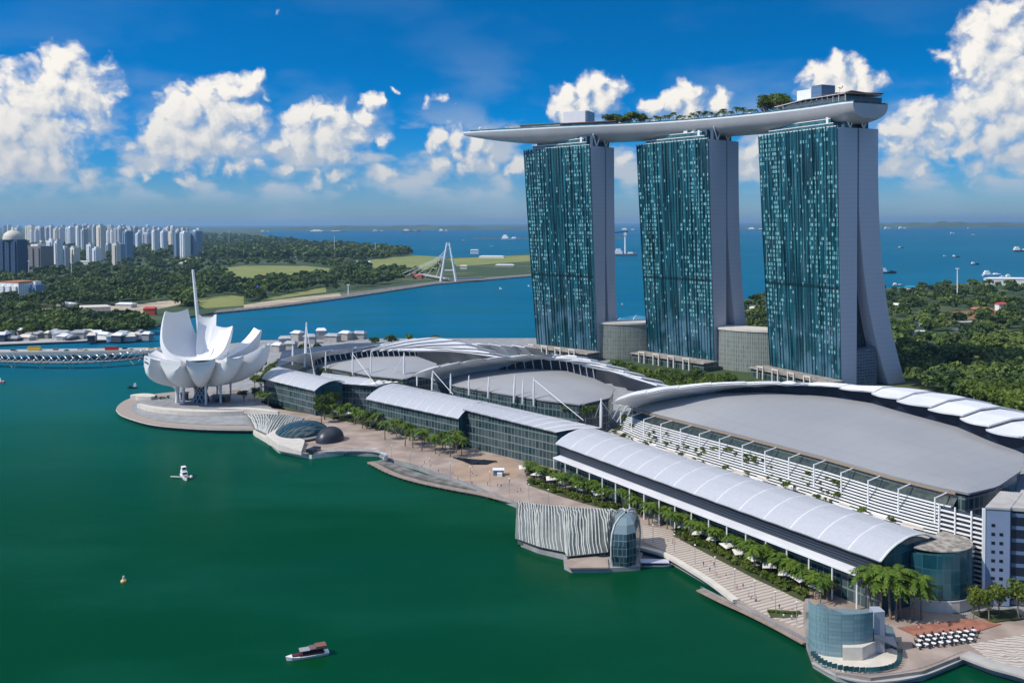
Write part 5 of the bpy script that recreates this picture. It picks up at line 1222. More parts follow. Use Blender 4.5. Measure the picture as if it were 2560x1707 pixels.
def palm(p, h, seed, label, group, nf=30, fl=4.4):
    t = thing('palm_tree', p, label, 'palm tree', group); g = random.Random(seed); lean = Vector((g.uniform(-.5, .5), g.uniform(-.5, .5), 0)); b = MB()
    b.tube([(0, 0, -.2), lean * .3 + Vector((0, 0, h * .5)), lean + Vector((0, 0, h))], [.30, .2, .17], 7); b.build('trunk', M['bark'], t, raw=True)
    V, Fc = [], []; top = lean + Vector((0, 0, h))
    for k in range(nf):
        a = 2 * math.pi * k * .382 + g.uniform(-.2, .2); el_ = g.uniform(-.45, 1.2); L = fl * g.uniform(.8, 1.1); hd = Vector((math.cos(a), math.sin(a), 0)); sd = Vector((-hd.y, hd.x, 0)); pts = []
        for i in range(9):
            u = i / 8; pts.append(top + hd * (L * u * math.cos(el_ * (1 - u * .4))) + Vector((0, 0, L * (math.sin(el_) * u - (.55 + .25 * el_) * u * u))))
        for i in range(8):
            u = (i + .5) / 8; w = .72 * math.sin(math.pi * (.12 + .85 * u)) ** .7
            for s in (-1, 1):
                q = len(V); V += [pts[i], pts[i + 1], pts[i].lerp(pts[i + 1], .9) + sd * (s * w) + hd * .35 - Vector((0, 0, .38 * w)), pts[i].lerp(pts[i + 1], .3) + sd * (s * w * .8) + hd * .25 - Vector((0, 0, .3 * w))]; Fc.append((q, q + 1, q + 2, q + 3))
    raw_mesh('crown', np.array([tuple(v) for v in V]), np.array(Fc), M['palm'], t); return t
PAL = []
def put_palm(px, py, z, h, label, group, zc=None):
    """crown centre seen at px,py; foot on level z below it"""
    p = at(px, py, z + h); p.z = z
    k = len(PAL)
    if k < 5: o = palm(p, 8.6, 100 + k, label, group); o.scale = (h / 8.6,) * 3; PAL.append(o)
    else: o = dup(random.choice(PAL[:5]), p, random.uniform(0, 6.28), h / 8.6 * random.uniform(.94, 1.06), label, group); PAL.append(o)
    o.rotation_euler.x = random.uniform(-.09, .09); o.rotation_euler.y = random.uniform(-.09, .09)
    return o
def along(pts, n, jx=4, jy=3):
    c = spline(pts, n); return [(x + random.uniform(-jx, jx), y + random.uniform(-jy, jy)) for x, y in c]
for r_, (off, n, lab) in enumerate(((0, 34, 'front'), (-11, 32, 'back'))):
    for i, (x, y) in enumerate(along([(1432, 1122 + off * .9), (1490, 1152 + off), (1570, 1180 + off), (1650, 1216 + off), (1750, 1262 + off), (1830, 1300 + off), (1900, 1332 + off)], n)):
        put_palm(x, y + 6, 2.9, random.uniform(5.0, 8.2), f"green palm, {nth(i + 1)} from the left in the {lab} row beside the striped steps", 'palms beside the striped steps')
for r_, (off, n, lab) in enumerate(((0, 19, 'front'), (-9, 17, 'back'))):
    for i, (x, y) in enumerate(along([(1208, 1066 + off), (1250, 1078 + off), (1300, 1094 + off), (1350, 1108 + off), (1396, 1122 + off)], n, 3, 2)):
        put_palm(x, y + 4, 2.9, random.uniform(4.6, 6.8), f"short bright palm, {nth(i + 1)} from the left in the {lab} row above the plaza parasols", 'palms above the plaza parasols')
for i, (x, y) in enumerate([(850, 958), (868, 950), (884, 972), (905, 966), (930, 978), (948, 986), (968, 990), (1000, 1002), (1016, 996), (1034, 1004), (1048, 994), (1060, 1006)]):
    put_palm(x, y, 2.9, random.uniform(7.0, 10.5), f"tall palm, {nth(i + 1)} from the left in front of the arched plaza vault", 'palms before the plaza vault')
for i, (x, y) in enumerate([(780, 938), (798, 930), (814, 940), (832, 948), (765, 930), (600, 902), (616, 905)]):
    put_palm(x, y, 2.9, random.uniform(7.5, 9.5), f"palm among the shrubs near the farthest vault, {nth([5, 6, 3, 4, 7, 1, 2].index(i) + 1 if False else i + 1)} of seven", 'palms near the farthest vault')
for i, (x, y, h) in enumerate([(2000, 1330, 11.5), (2022, 1320, 12.5), (2046, 1328, 12), (2070, 1318, 13), (2094, 1330, 12), (2058, 1345, 10), (2116, 1348, 9.5)]):
    o = put_palm(x, y, 2.9, h, f"large palm, {('leftmost', 'second', 'third', 'fourth', 'fifth', 'lowest middle', 'rightmost')[i]} of the cluster before the glass drum", 'big palms before the glass drum'); o.scale = tuple(k * 1.12 for k in o.scale)
# clumps of broadleaf trees and shrubs on the promenade
BT = {}
def put_tree(px, py, z, h, r, label, group, kind='a', n=900, leaf=.62, m='leaf', flat=.8):
    """crown centre seen at px,py"""
    zz = z + h * .66; p = at(px, py, zz) if zz < CAM_H - 20 else None; p.z = z
    if kind not in BT: BT[kind] = [broad_tree(p, h, r, hash_(kind), label, group, n, leaf, m, flat), h]; return BT[kind][0]
    o, h0 = BT[kind]; k = h / h0; return dup(o, p, random.uniform(0, 6.28), (k, k, k * random.uniform(.92, 1.08)), label, group)
def hash_(s): return sum(ord(c) * (i + 3) for i, c in enumerate(s))
for i, (x, y, h) in enumerate([(745, 925, 15), (760, 915, 14), (738, 942, 11)]):
    put_tree(x, y, 2.9, h, 7, ("dark broadleaf tree at the right end of the farthest vault, the largest", "dark broadleaf tree behind the largest one by the farthest vault", "lower dark tree in front of the largest one by the farthest vault")[i], 'trees by the farthest vault', 'b', 1100, .7)
for i, (x, y, h) in enumerate([(560, 905, 8), (585, 900, 8), (1345, 945, 8), (1362, 938, 7), (1440, 962, 7), (880, 862, 5), (905, 866, 5), (860, 852, 5), (970, 850, 6), (950, 858, 6)]):
    z = 2.9 if i < 2 else (20 if i < 5 else 20.0)
    put_tree(x, y, z, h, 4.2, f"small bushy tree, {nth(i + 1)} from the museum along the backs of the vaults", 'small trees behind the vaults', 'c', 600, .5)
for i, (x, y, h, k) in enumerate([(2250, 1372, 8, 'd'), (2272, 1380, 8.5, 'd'), (2296, 1372, 8, 'd'), (2236, 1388, 6, 'd'), (2340, 1362, 11, 'e'), (2365, 1370, 11, 'e')]):
    put_tree(x, y, 2.9, h, 3.2 if k == 'd' else 5, (f"feathery yellow green tree, {nth(i + 1)} below the service tower" if k == 'd' else f"dark green tree at the right edge, {('left', 'right')[i - 4]} of two"), 'trees below the service tower', k, 700, .42, 'shrub' if k == 'd' else 'leaf', 1.0)
SH = []
def shrub(p, r, label, group):
    if len(SH) < 3:
        v, f = crown_np(1.0, 150, 400 + len(SH), 6, .7, .2, .2); v[:, 2] += .45; o = raw_mesh('shrub', v, f, M['shrub'], None, p); SH.append(o)
    else: o = random.choice(SH).copy(); COL.objects.link(o); o.location = p
    o.scale = (r, r, r * random.uniform(.8, 1.1)); o.rotation_euler = (0, 0, random.uniform(0, 6)); tag(o, label, 'shrub', group); return o
def shrubs(line, n, z, r0, r1, text, group, jx=5, jy=3):
    for i, (x, y) in enumerate(along(line, n, jx, jy)): shrub(at(x, y, z), random.uniform(r0, r1), f"{text}, {nth(i + 1)} from the left", group)
shrubs([(604, 916), (650, 914), (700, 922), (735, 932)], 16, 2.9, 1.6, 2.8, "low bright shrub before the farthest vault", 'shrubs before the farthest vault')
shrubs([(775, 960), (850, 978), (940, 1000), (1010, 1020)], 18, 2.9, 1.2, 2.4, "low shrub under the plaza vault palms", 'shrubs under the plaza palms', 8, 5)
shrubs([(1215, 1108), (1290, 1132), (1380, 1160), (1465, 1176)], 32, 2.9, 1.5, 2.8, "low olive shrub in the bed beside the plaza", 'shrubs beside the plaza', 5, 3)
shrubs([(1556, 1224), (1650, 1270), (1750, 1322), (1846, 1366)], 46, 2.9, 1.5, 2.9, "low olive shrub in the bed along the striped steps", 'shrubs along the striped steps', 6, 4)
shrubs([(1765, 1404), (1800, 1410), (1834, 1410)], 7, 2.9, .8, 1.3, "low green shrub in the small bed on the steps", 'shrubs on the steps', 3, 2)
shrubs([(340, 916), (365, 914), (390, 912)], 6, 3.4, 1.6, 2.4, "low dark shrub on the museum plaza", 'shrubs on the museum plaza')
for i in range(72):                                     # planting on the slatted terrace
    u = random.uniform(.01, .82) ** 1.3; v = random.uniform(.25, 1.0); p = scr(u, v) + dn * random.uniform(.3, 2.6); p.z = max(19.6, scr(u, v).z - .8)
    shrub(p, random.uniform(.8, 1.7), "rooftop shrub on the terrace below the white slat screen", 'shrubs on the slat terrace')
for i, (u, h) in enumerate(((.66, 4.5), (.86, 4.0), (.75, 3.5), (.93, 3.6), (.2, 3.5), (.33, 3.6), (.1, 4), (.48, 3.6))):
    p = scr(u, 1.0) + dn * 4.0; p.z = 19.6; dup(BT['c'][0], p, random.uniform(0, 6), h / BT['c'][1], f"small tree on the roof terrace, {nth(i + 1)} of eight scattered along it", 'roof terrace trees')
# terrace garden before the middle and far shells
for lst, n, g_ in (([(1000, 882), (1080, 895), (1180, 912), (1260, 930), (1320, 945)], 26, 'middle'), ([(735, 850), (800, 858), (870, 872), (915, 878)], 16, 'farthest')):
    for i, (x, y) in enumerate(along(lst, n, 6, 5)): shrub(at(x, y, 22.5), random.uniform(1.0, 2.2), f"roof garden shrub before the {g_} shell roof, {nth(i + 1)} from the left", f'roof garden shrubs, {g_} shell')
# trees and shade sails on the sky terrace
def deck_tree(s, f, h, k, lab, g):
    p = across(s, f, -.3); dup(BT['c'][0], p, random.uniform(0, 6), h / BT['c'][1], lab, g)
for i, s in enumerate(np.linspace(.368, .458, 16)): deck_tree(s, random.uniform(-.6, .3), random.uniform(8.5, 12.5), 0, f"dense terrace tree, {nth(i + 1)} from the left in the grove above the first gap", 'left terrace grove')
for i, s in enumerate(np.linspace(.742, .795, 11)): deck_tree(s, random.uniform(-.4, .4), random.uniform(12, 17), 0, f"tall terrace tree, {nth(i + 1)} from the left in the grove beside the lift block", 'right terrace grove')
for i, s in enumerate(np.linspace(.47, .74, 30)):
    p = across(s, random.uniform(-.68, -.35), -.3); h = random.uniform(5.0, 8.5)
    dup(random.choice(PAL[:5]), p, random.uniform(0, 6), h / 8.6, f"small terrace palm beside the pool, {nth(i + 1)} from the left", 'terrace palms by the pool')
b = MB(); rw = []
for i in range(30):
    s = .44 + .34 * i / 29; rw.append([across(s, -.94, .15), across(s, -.94, .55), across(s, -.72, .55), across(s, -.72, .15)])
b.grid(rw, close=True); b.build('pool', M['pool'], deck)
for i, s in enumerate(list(np.linspace(.405, .52, 9)) + list(np.linspace(.53, .78, 16))):
    p = across(s, -.58 + .1 * math.sin(i * 5), -.25); t = thing('sun_umbrella', p, f"small sunshade on the sky terrace edge, {nth(i + 1)} from the left", 'umbrella', 'terrace sunshades')
    b = MB(); b.tube([p, p + Vector((0, 0, 3))], .1, 5); b.build('pole', M['white'], t); b = MB(); b.lathe(p, [(.05, 3.6), (1.9, 2.8), (1.8, 2.7), (.05, 3.4)], 8); b.build('fabric', M['dark'] if i % 3 else M['fabric'], t)

# woods of both banks: the largest trees one by one, the rest as one mass each
def inside(poly, x, y):
    c = np.zeros(len(x), bool); n = len(poly); j = n - 1
    for i in range(n):
        xi, yi = poly[i]; xj, yj = poly[j]; k = ((yi > y) != (yj > y)) & (x < (xj - xi) * (y - yi) / (yj - yi + 1e-12) + xi); c ^= k; j = i
    return c
def scatter(n, x0, x1, y0, y1, regions, holes, z):
    px = rng.uniform(x0, x1, n); py = y0 + (y1 - y0) * rng.uniform(0, 1, n) ** 1.0
    ok = np.zeros(n, bool)
    for r in regions: ok |= inside(r, px, py)
    for h_ in holes: ok &= ~inside(h_, px, py)
    P = [at(x, y, z) for x, y in zip(px[ok], py[ok])]; return np.array([[p.x, p.y, p.z] for p in P])
def wood(name, P, r0, r1, nl, leaf, m):
    Vs, Fs, o = [], [], 0; protos = [crown_np(1.0, nl, 700 + k, 7, .8, leaf, .15) for k in range(10)]
    for i, p in enumerate(P):
        r = rng.uniform(r0, r1); v, f = protos[i % 10]; a = rng.uniform(0, 6.28); c_, s_ = math.cos(a), math.sin(a)
        w = np.empty_like(v); w[:, 0] = v[:, 0] * c_ - v[:, 1] * s_; w[:, 1] = v[:, 0] * s_ + v[:, 1] * c_; w[:, 2] = v[:, 2]
        w = w * r + p + np.array([0, 0, r * .75 + rng.uniform(1.0, 3.5)]); Vs.append(w); Fs.append(f + o); o += len(v)
    return tag(raw_mesh(name, np.concatenate(Vs), np.concatenate(Fs), m), kind='stuff')
EW = [[(-80, 560), (470, 536), (620, 548), (760, 563), (850, 570), (935, 580), (950, 594), (1010, 600), (1015, 625), (960, 640), (900, 652), (830, 664), (760, 670), (640, 684), (560, 700), (420, 712), (380, 690), (300, 700), (170, 705), (95, 712), (90, 728), (330, 742), (345, 766), (-80, 780)]]
EH = [[(508, 618), (560, 612), (700, 612), (780, 619), (740, 629), (640, 641), (540, 647), (520, 633)], [(820, 605), (870, 596), (950, 588), (1012, 590), (1012, 618), (930, 621), (860, 617)], [(600, 690), (660, 677), (748, 660), (752, 672), (640, 688)],
      [(440, 692), (520, 678), (560, 683), (560, 704), (470, 712)], [(385, 590), (470, 588), (460, 596), (380, 598)], [(60, 712), (170, 706), (290, 702), (385, 690), (420, 688), (412, 700), (330, 716), (345, 735), (230, 735), (95, 730)], [(0, 655), (95, 655), (95, 690), (0, 690)]]
Pe = scatter(5200, -80, 1020, 570, 782, EW, EH, 2.0); Pfar = scatter(4200, -80, 980, 531, 596, EW, EH, 2.0)
Pe = Pe[np.argsort(Pe[:, 1])]
SW_ = [[(2015, 672), (2120, 664), (2240, 656), (2430, 650), (2430, 985), (2360, 975), (2200, 915), (2090, 890), (2070, 840), (2040, 740)], [(1705, 700), (1775, 682), (1775, 790), (1716, 790)]]
SHL = [[(2110, 812), (2200, 806), (2210, 822), (2120, 828)], [(2255, 774), (2350, 766), (2360, 784), (2265, 794)], [(2160, 854), (2250, 848), (2270, 866), (2180, 874)], [(2170, 716), (2300, 712), (2290, 722), (2240, 734), (2165, 738), (2150, 728)], [(2230, 815), (2310, 812), (2330, 826), (2250, 830)], [(2090, 728), (2130, 724), (2120, 745), (2080, 750)], [(2180, 758), (2230, 742), (2250, 744), (2200, 765)], [(1715, 712), (1770, 708), (1772, 720), (1712, 722)], [(2085, 768), (2200, 760), (2210, 782), (2090, 790)]]
Ps = scatter(2300, 1700, 2430, 650, 985, SW_, SHL, 2.8); Ps = Ps[np.argsort(Ps[:, 1])]
KIN = ("dark green", "mid green", "olive green", "deep green", "yellow green")
PARK = []
def park_tree(p, i, k, label, group, h):
    if k >= len(PARK): PARK.append((broad_tree(Vector(p), 13.0, 6.2 + .5 * k, 900 + k, label, group, 620, 1.05, 'leaf', .72 + .05 * k), 13.0)); return PARK[-1][0]
    o, h0 = PARK[k]; q = h / h0; return dup(o, Vector(p), random.uniform(0, 6.28), (q * random.uniform(.9, 1.15), q * random.uniform(.9, 1.15), q), label, group)
near = list(Ps[:92])
for i, p in enumerate(near):
    k = i if i < 5 else random.randrange(5); where = "in the park right of the nearest tower"
    park_tree(p, i, k, f"{KIN[k]} rounded tree, {nth(i + 1)} nearest of those {where}", 'park trees right of the towers', random.uniform(9.5, 14.5))
wood('south_park_woods', Ps[len(near):], 5.0, 8.5, 150, .26, M['leaf_far'])
nearE = Pe[:44]
for i, p in enumerate(nearE): park_tree(p, i, random.randrange(5), f"rounded bank tree behind the left bridge, {nth(i + 1)} nearest of that wood", 'trees on the bank behind the bridge', random.uniform(10, 15))
wood('east_bank_woods', Pe[44:], 6.0, 10.5, 110, .30, M['leaf_far']); wood('far_coast_woods', Pfar, 11.0, 19.0, 60, .42, M['leaf_far'])

for i, (x, y) in enumerate([(1400, 842), (1412, 850), (1428, 846), (1440, 858), (1452, 850), (1465, 864), (1480, 856), (1478, 876), (1492, 868), (1510, 870), (1535, 868), (1560, 868), (1590, 870), (1610, 872), (1650, 874), (1500, 884), (1515, 880), (1530, 886), (1545, 878), (1560, 884), (1580, 880), (1600, 886), (1620, 880), (1640, 884), (1665, 888), (1690, 886), (1715, 888), (1740, 886)]):
    p = at(x, y, 10); p.z = 2.7; o, h0 = PARK[i % 5]; dup(o, p, random.uniform(0, 6), random.uniform(8, 12) / h0, f"garden tree at the foot of the middle tower, {nth(i + 1)} from the left", 'garden trees before the towers')

for i, (x, y) in enumerate([(600, 880), (585, 872), (612, 862), (620, 848), (640, 838), (655, 826), (700, 802), (730, 798), (860, 784), (900, 782), (940, 780), (1000, 779), (590, 850), (600, 836)]):
    p = at(x, y, 8); p.z = 2.7; o, h0 = PARK[i % 5]; dup(o, p, random.uniform(0, 6), random.uniform(8, 11) / h0, f"street tree behind the museum and farthest vault, {nth(i + 1)} along the channel", 'street trees by the channel')

for i, (x, y) in enumerate(along([(1440, 1150), (1500, 1180), (1570, 1206), (1650, 1246), (1750, 1294), (1830, 1332), (1890, 1358)], 34, 6, 6)): shrub(at(x, y, 2.9), random.uniform(2.2, 3.6), f"leafy green bush under the palms beside the striped steps, {nth(i + 1)} from the left", 'bushes under the step palms')
for i, (x, y) in enumerate(along([(1212, 1086), (1260, 1100), (1320, 1116), (1400, 1142)], 20, 5, 5)): shrub(at(x, y, 2.9), random.uniform(2.0, 3.2), f"leafy green bush under the short palms above the plaza, {nth(i + 1)} from the left", 'bushes under the plaza-side palms')
for i, (x, y) in enumerate(along([(770, 952), (850, 972), (930, 992), (1040, 1016)], 24, 8, 6)): shrub(at(x, y, 2.9), random.uniform(2.0, 3.6), f"leafy bush in front of the plaza vault, {nth(i + 1)} from the left", 'bushes before the plaza vault')

for i, (x, y, h) in enumerate([(782, 944, 8), (820, 954, 7), (842, 962, 9), (876, 962, 8), (910, 978, 9), (940, 990, 8), (975, 998, 8), (1022, 1008, 9), (1052, 1012, 7), (640, 908, 7), (668, 912, 6.5), (700, 918, 7.5), (720, 926, 7)]):
    p = at(x, y, h * .6 + 2.9); p.z = 2.9; dup(BT['c'][0], p, random.uniform(0, 6), h * random.uniform(.95, 1.15) / BT['c'][1], f"leafy tree among the palms along the plaza walk, {nth(i + 1)} of thirteen", 'leafy trees along the plaza walk')

rs = random.Random(21); spots = []
while len(spots) < 44:
    x, y = rs.uniform(1398, 1765), rs.uniform(838, 905)
    if inside([(1396, 842), (1490, 872), (1640, 882), (1775, 905), (1775, 912), (1490, 905), (1400, 870)], np.array([x]), np.array([y]))[0]: spots.append((x, y))
spots.sort()
for i, (x, y) in enumerate(spots):
    p = at(x, y, 2.7); o, h0 = PARK[i % 5]; dup(o, p, rs.uniform(0, 6), rs.uniform(7, 11) / h0, f"garden tree between the shell roofs and the tower feet, {nth(i + 1)} from the left", 'garden trees behind the shell roofs')

# ------------------------------------------------------------------ housing blocks on the skyline
FM = {}
for nm, wc, gc, fh, bw in (('white', (.80, .80, .79), (.26, .29, .34), 3.0, 4.0), ('cream', (.76, .70, .60), (.27, .27, .27), 3.0, 5.0), ('grey', (.46, .49, .53), (.14, .18, .23), 3.0, 4.5), ('blue', (.20, .30, .42), (.05, .11, .20), 3.2, 3.5),
                           ('pale', (.70, .74, .78), (.24, .30, .38), 3.0, 3.6), ('navy', (.03, .07, .14), (.008, .02, .06), 3.6, 6.0), ('brown', (.24, .22, .22), (.06, .07, .09), 3.0, 3.8)):
    FM[nm] = facade_mat('block_' + nm, wc, gc, fh, bw, .5, .5, .6, .55)
M['roof_tile'] = mat('orange_roof_tile', (0.42, 0.17, 0.07), .8, var=.3, vscale=.2)
def city_block(x0, x1, yt, yb, colr, lab, name='apartment_block', cat='apartment block', roof='box', dome=None, dpt=None):
    """crop-survey units: x,y of the enlarged skyline; a real block standing on the bank"""
    X0, X1, YT, YB = x0 / 4.0, x1 / 4.0, yt / 4.0 + 487, yb / 4.0 + 487
    p0 = at(X0, YB, 2.5); w = (X1 - X0) / 2123 * p0.y; z = atd(X0, YT, p0.y).z
    t = thing(name, Vector((p0.x + w / 2, p0.y, 2)), lab, cat, 'blocks of the left skyline'); d = dpt or max(18, min(45, w * .7)); rz = random.uniform(-.9, -.25)
    c = Vector((p0.x + w / 2, p0.y + d / 2, 0)); ex = Vector((math.cos(rz), math.sin(rz), 0)); ey = Vector((-ex.y, ex.x, 0)); hw = w / 2 * .94
    pl = [c - ex * hw - ey * d / 2, c + ex * hw - ey * d / 2, c + ex * hw + ey * d / 2, c - ex * hw + ey * d / 2]
    b = MB(); b.prism([(p.x, p.y) for p in pl], 1.5, z); n = max(1, int(w / 16))          # stepped bays on the front
    for k in range(n):
        q = c - ex * hw + ex * (2 * hw * (k + .5) / n) - ey * (d / 2 + 1.3); b.obox((q.x, q.y, (z - 4) / 2), ex * (hw / n * .55), ey * 1.29, (0, 0, (z - 4) / 2 - .5))
    b.build('wall', FM[colr], t)
    if roof == 'box':
        b = MB(); b.obox((c.x, c.y, z + 2.52), ex * hw * .4, ey * d * .3, (0, 0, 2.5)); b.build('roof_tank', FM['white' if colr not in ('white', 'cream') else 'grey'], t)
    elif roof == 'tile':
        b = MB(); b.prism([(p.x, p.y) for p in pl], z + .02, z + 2.5); b.build('roof', M['roof_tile'], t)
    if dome:
        b = MB(); R0_ = hw * .8; b.lathe((c.x, c.y, z), [(R0_, .02), (R0_ * .98, R0_ * .3), (R0_ * .85, R0_ * .62), (R0_ * .5, R0_ * .9), (R0_ * .14, R0_ * 1.02), (R0_ * .12, R0_ * 1.3), (.1, R0_ * 1.35)], 24); b.build('dome', M['cream'], t, smooth=True)
    return t
CITY = """-20,210,255,585,navy,dark blue tower under a pale dome at the left edge,D
205,425,315,545,brown,wide grey brown block in front of the left towers,b
345,418,262,318,cream,low cream block with an orange roof behind the wide brown block,t
228,322,128,300,cream,cream block just right of the domed tower in the back row,b
325,388,134,300,white,white block right of the cream back-row block,b
390,497,138,270,grey,wide grey block in the left back row,b
425,503,262,522,pale,pale blue slim tower right of the wide brown block,b
505,548,268,522,white,narrow white tower beside the pale blue slim one,b
498,560,140,300,white,white back-row block above the narrow white tower,b
548,620,328,505,grey,short grey block right of the narrow white tower,b
596,692,140,335,pale,pale back-row slab with a wide flat front,b
622,712,328,500,cream,short cream block in the front row,b
694,745,130,380,white,tall thin white slab in the middle of the skyline,b
742,790,160,400,grey,grey slab beside the tall thin white one,b
795,848,298,475,white,short white block beside the white-roofed low hall,b
804,846,128,330,cream,cream slab of the back row near the tallest cream tower,b
848,905,334,485,pale,short pale twin-front block below the tallest cream tower,b
846,884,126,345,grey,dark grey slab left of the tallest cream tower,b
885,952,126,455,cream,tallest cream tower of the skyline,b
956,1022,172,300,pale,pale back block right of the tallest cream tower,b
958,1018,292,425,grey,grey front block right of the tallest cream tower,b
1030,1086,290,488,cream,cream front block standing alone before the blue slab,b
1088,1122,298,475,blue,narrow blue front block touching the lone cream one,b
1050,1120,150,330,grey,grey block with a curved top in the back row,b
1120,1212,178,455,blue,wide deep blue slab in the right half of the skyline,b
1212,1240,190,365,white,narrow white slab right of the deep blue slab,b
1244,1292,196,372,pale,pale slab second right of the deep blue slab,b
1294,1380,198,332,grey,grey low slab before the trees,b
1388,1458,168,408,white,white tower left of the right-hand pair,b
1470,1528,180,395,pale,pale striped tower among the right group,b
1548,1598,178,352,cream,cream yellow tower of the right group,b
1600,1642,186,412,blue,blue narrow tower behind the last pair,b
1648,1738,186,414,pale,left one of the last pair of rounded towers,b
1742,1842,178,412,blue,right one of the last pair of rounded towers,b
-20,265,655,805,white,low white hotel with an orange roof line at the left edge,t
265,368,668,800,blue,blue grey annex right of the low white hotel,b
110,180,150,262,white,small white block behind the pale dome,b
1140,1210,132,182,white,distant white block behind the deep blue slab,b
1215,1280,140,192,cream,distant cream block right of the far white one,b"""
for ln_ in CITY.split('\n'):
    x0, x1, yt, yb, c_, lab, k = ln_.split(',')
    city_block(float(x0), float(x1), float(yt), float(yb), c_, lab, 'apartment_block' if k != 'D' else 'domed_tower', 'apartment block' if k != 'D' else 'tower', {'b': 'box', 't': 'tile', 'D': 'none'}[k], dome=(k == 'D'), dpt=30 if k == 'D' else None)
k = 0
for x, w, yt in [(150, 40, 126), (560, 34, 120), (650, 40, 112), (720, 26, 118), (770, 34, 112), (985, 50, 120), (1105, 40, 118), (1400, 50, 150), (1500, 44, 148), (1580, 50, 152), (1690, 40, 150), (1800, 50, 150), (1335, 44, 120), (60, 40, 118), (20, 36, 122)]:
    k += 1; city_block(x, x + w, yt, 205, ('white', 'pale', 'cream', 'grey')[k % 4], f"tiny hazy block of the farthest skyline row, {nth(sorted([150,560,650,720,770,985,1105,1400,1500,1580,1690,1800,1335,60,20]).index(x) + 1)} from the left")
rs = random.Random(11); xx = 232
for i in range(34):
    xx += rs.uniform(34, 50)
    if xx > 1830: break
    city_block(xx, xx + rs.uniform(24, 44), rs.uniform(124, 175), rs.uniform(300, 345), rs.choice(['white', 'cream', 'cream', 'pale', 'white', 'grey']), f"slender block of the hazy middle skyline row, {nth(i + 1)} from the left", dpt=18)
# low buildings along the banks
def low(px, py, wpx, h, m, lab, z=2.4, dd=10, name='low_building', roof=None, grp='low buildings on the banks'):
    p = at(px, py, z); w = wpx / 2123 * p.y; t = thing(name, p, lab, 'building', grp); rz = random.uniform(-.5, .3); ex = Vector((math.cos(rz), math.sin(rz), 0)); ey = Vector((-ex.y, ex.x, 0))
    b = MB(); b.obox(p + Vector((0, 0, h / 2 - .5)), ex * w / 2, ey * dd / 2, (0, 0, h / 2 + .5)); b.build('wall', m, t)
    b = MB(); c = p + Vector((0, 0, h)); q = [c + ex * (w / 2 + 1) * a + ey * (dd / 2 + 1) * s + Vector((0, 0, .02)) for a, s in ((-1, -1), (1, -1), (1, 1), (-1, 1))]; r0, r1 = c - ex * w * .4 + Vector((0, 0, 2.4)), c + ex * w * .4 + Vector((0, 0, 2.4))
    b.poly([q[0], q[1], r1, r0]); b.poly([q[2], q[3], r0, r1]); b.poly([q[1], q[2], r1]); b.poly([q[3], q[0], r0]); b.poly(q[::-1]); b.build('roof', roof or M['white_roof'], t)
    return t
for i, (x, y, w, h, m_, rf, lab) in enumerate([
        (60, 745 - 8, 60, 5, 'cream', None, "long white-roofed shed at the left edge of the bank"), (150, 705, 50, 5, 'cream', None, "white-roofed works shed on the bare ground, its left one"), (215, 716, 70, 7, 'cream', 'cream', "cream flat shed in the middle of the bare ground"),
        (290, 706, 40, 5, 'cream', None, "white-roofed shed at the right of the bare ground"), (345, 722, 26, 8, 'red', 'red', "small red shed left of the lotus museum"), (190, 607, 36, 8, 'white', None, "white low hall under the skyline blocks"),
        (170, 640, 46, 5, 'white', None, "thin white shed among the trees above the works site"), (420, 605, 28, 6, 'white', None, "white low shed between the lawns and the skyline"), (110, 663, 26, 6, 'brick', 'roof_tile', "orange-roofed house beside the low white hotel"),
        (605, 640, 16, 7, 'cream', 'roof_tile', "small tan-roofed house on the far lawn"), (590, 598, 20, 7, 'cream', 'roof_tile', "tan-roofed house behind the far lawn"), (690, 595, 26, 7, 'white', 'timber', "brown-roofed villa in the far wood"), (845, 608, 14, 8, 'white', None, "white house left of the lawn by the pylon bridge"),
        (820, 606, 18, 6, 'white', None, "second white house left of the lawn by the pylon bridge"), (960, 640, 24, 7, 'brick', 'red', "dark red shed on the rocky shore"), (1090, 583, 18, 14, 'white', None, "white boxy building on the far quay right of the pylon"),
        (1130, 592, 60, 5, 'white', None, "long low white shed on the far quay"), (1160, 612, 44, 4, 'concrete', None, "grey shed on the quay right of the pylon"), (1065, 618, 16, 8, 'cream', 'cream', "cream box left of the pylon bridge"),
        (2100, 748, 30, 6, 'white', None, "white shed at the near left of the south park"), (2110, 775, 40, 5, 'white', None, "white-roofed nursery shed in the park, upper"), (2105, 788, 34, 5, 'white', None, "white-roofed nursery shed in the park, lower"),
        (2180, 790, 28, 4, 'concrete', None, "grey shed right of the nursery sheds"), (2255, 722, 40, 7, 'brick', 'roof_tile', "terracotta-roofed house beside the red earth"), (2300, 714, 22, 9, 'white', 'red', "white house with a red roof at the right of the park"),
        (2345, 722, 24, 6, 'brick', 'red', "red-roofed house at the right edge of the park"), (2075, 700, 24, 6, 'white', None, "white cottage in the park near the flared leg"), (2058, 712, 16, 7, 'white', None, "small white cottage behind the flared leg"),
        (2310, 655, 90, 12, 'white', None, "long white terminal roof on the right-hand shore"), (2090, 667, 20, 6, 'white', 'pool', "pale blue-roofed shed on the shore by the yellow barge"), (2330, 938, 50, 5, 'concrete', None, "grey low building behind the last roof blades"), (1740, 716, 34, 5, 'cream', 'cream', "long pale shed between the middle and right towers")]):
    low(x, y, w, h, M[m_], lab, roof=M[rf] if rf else None, dd=9 if w < 40 else 14)
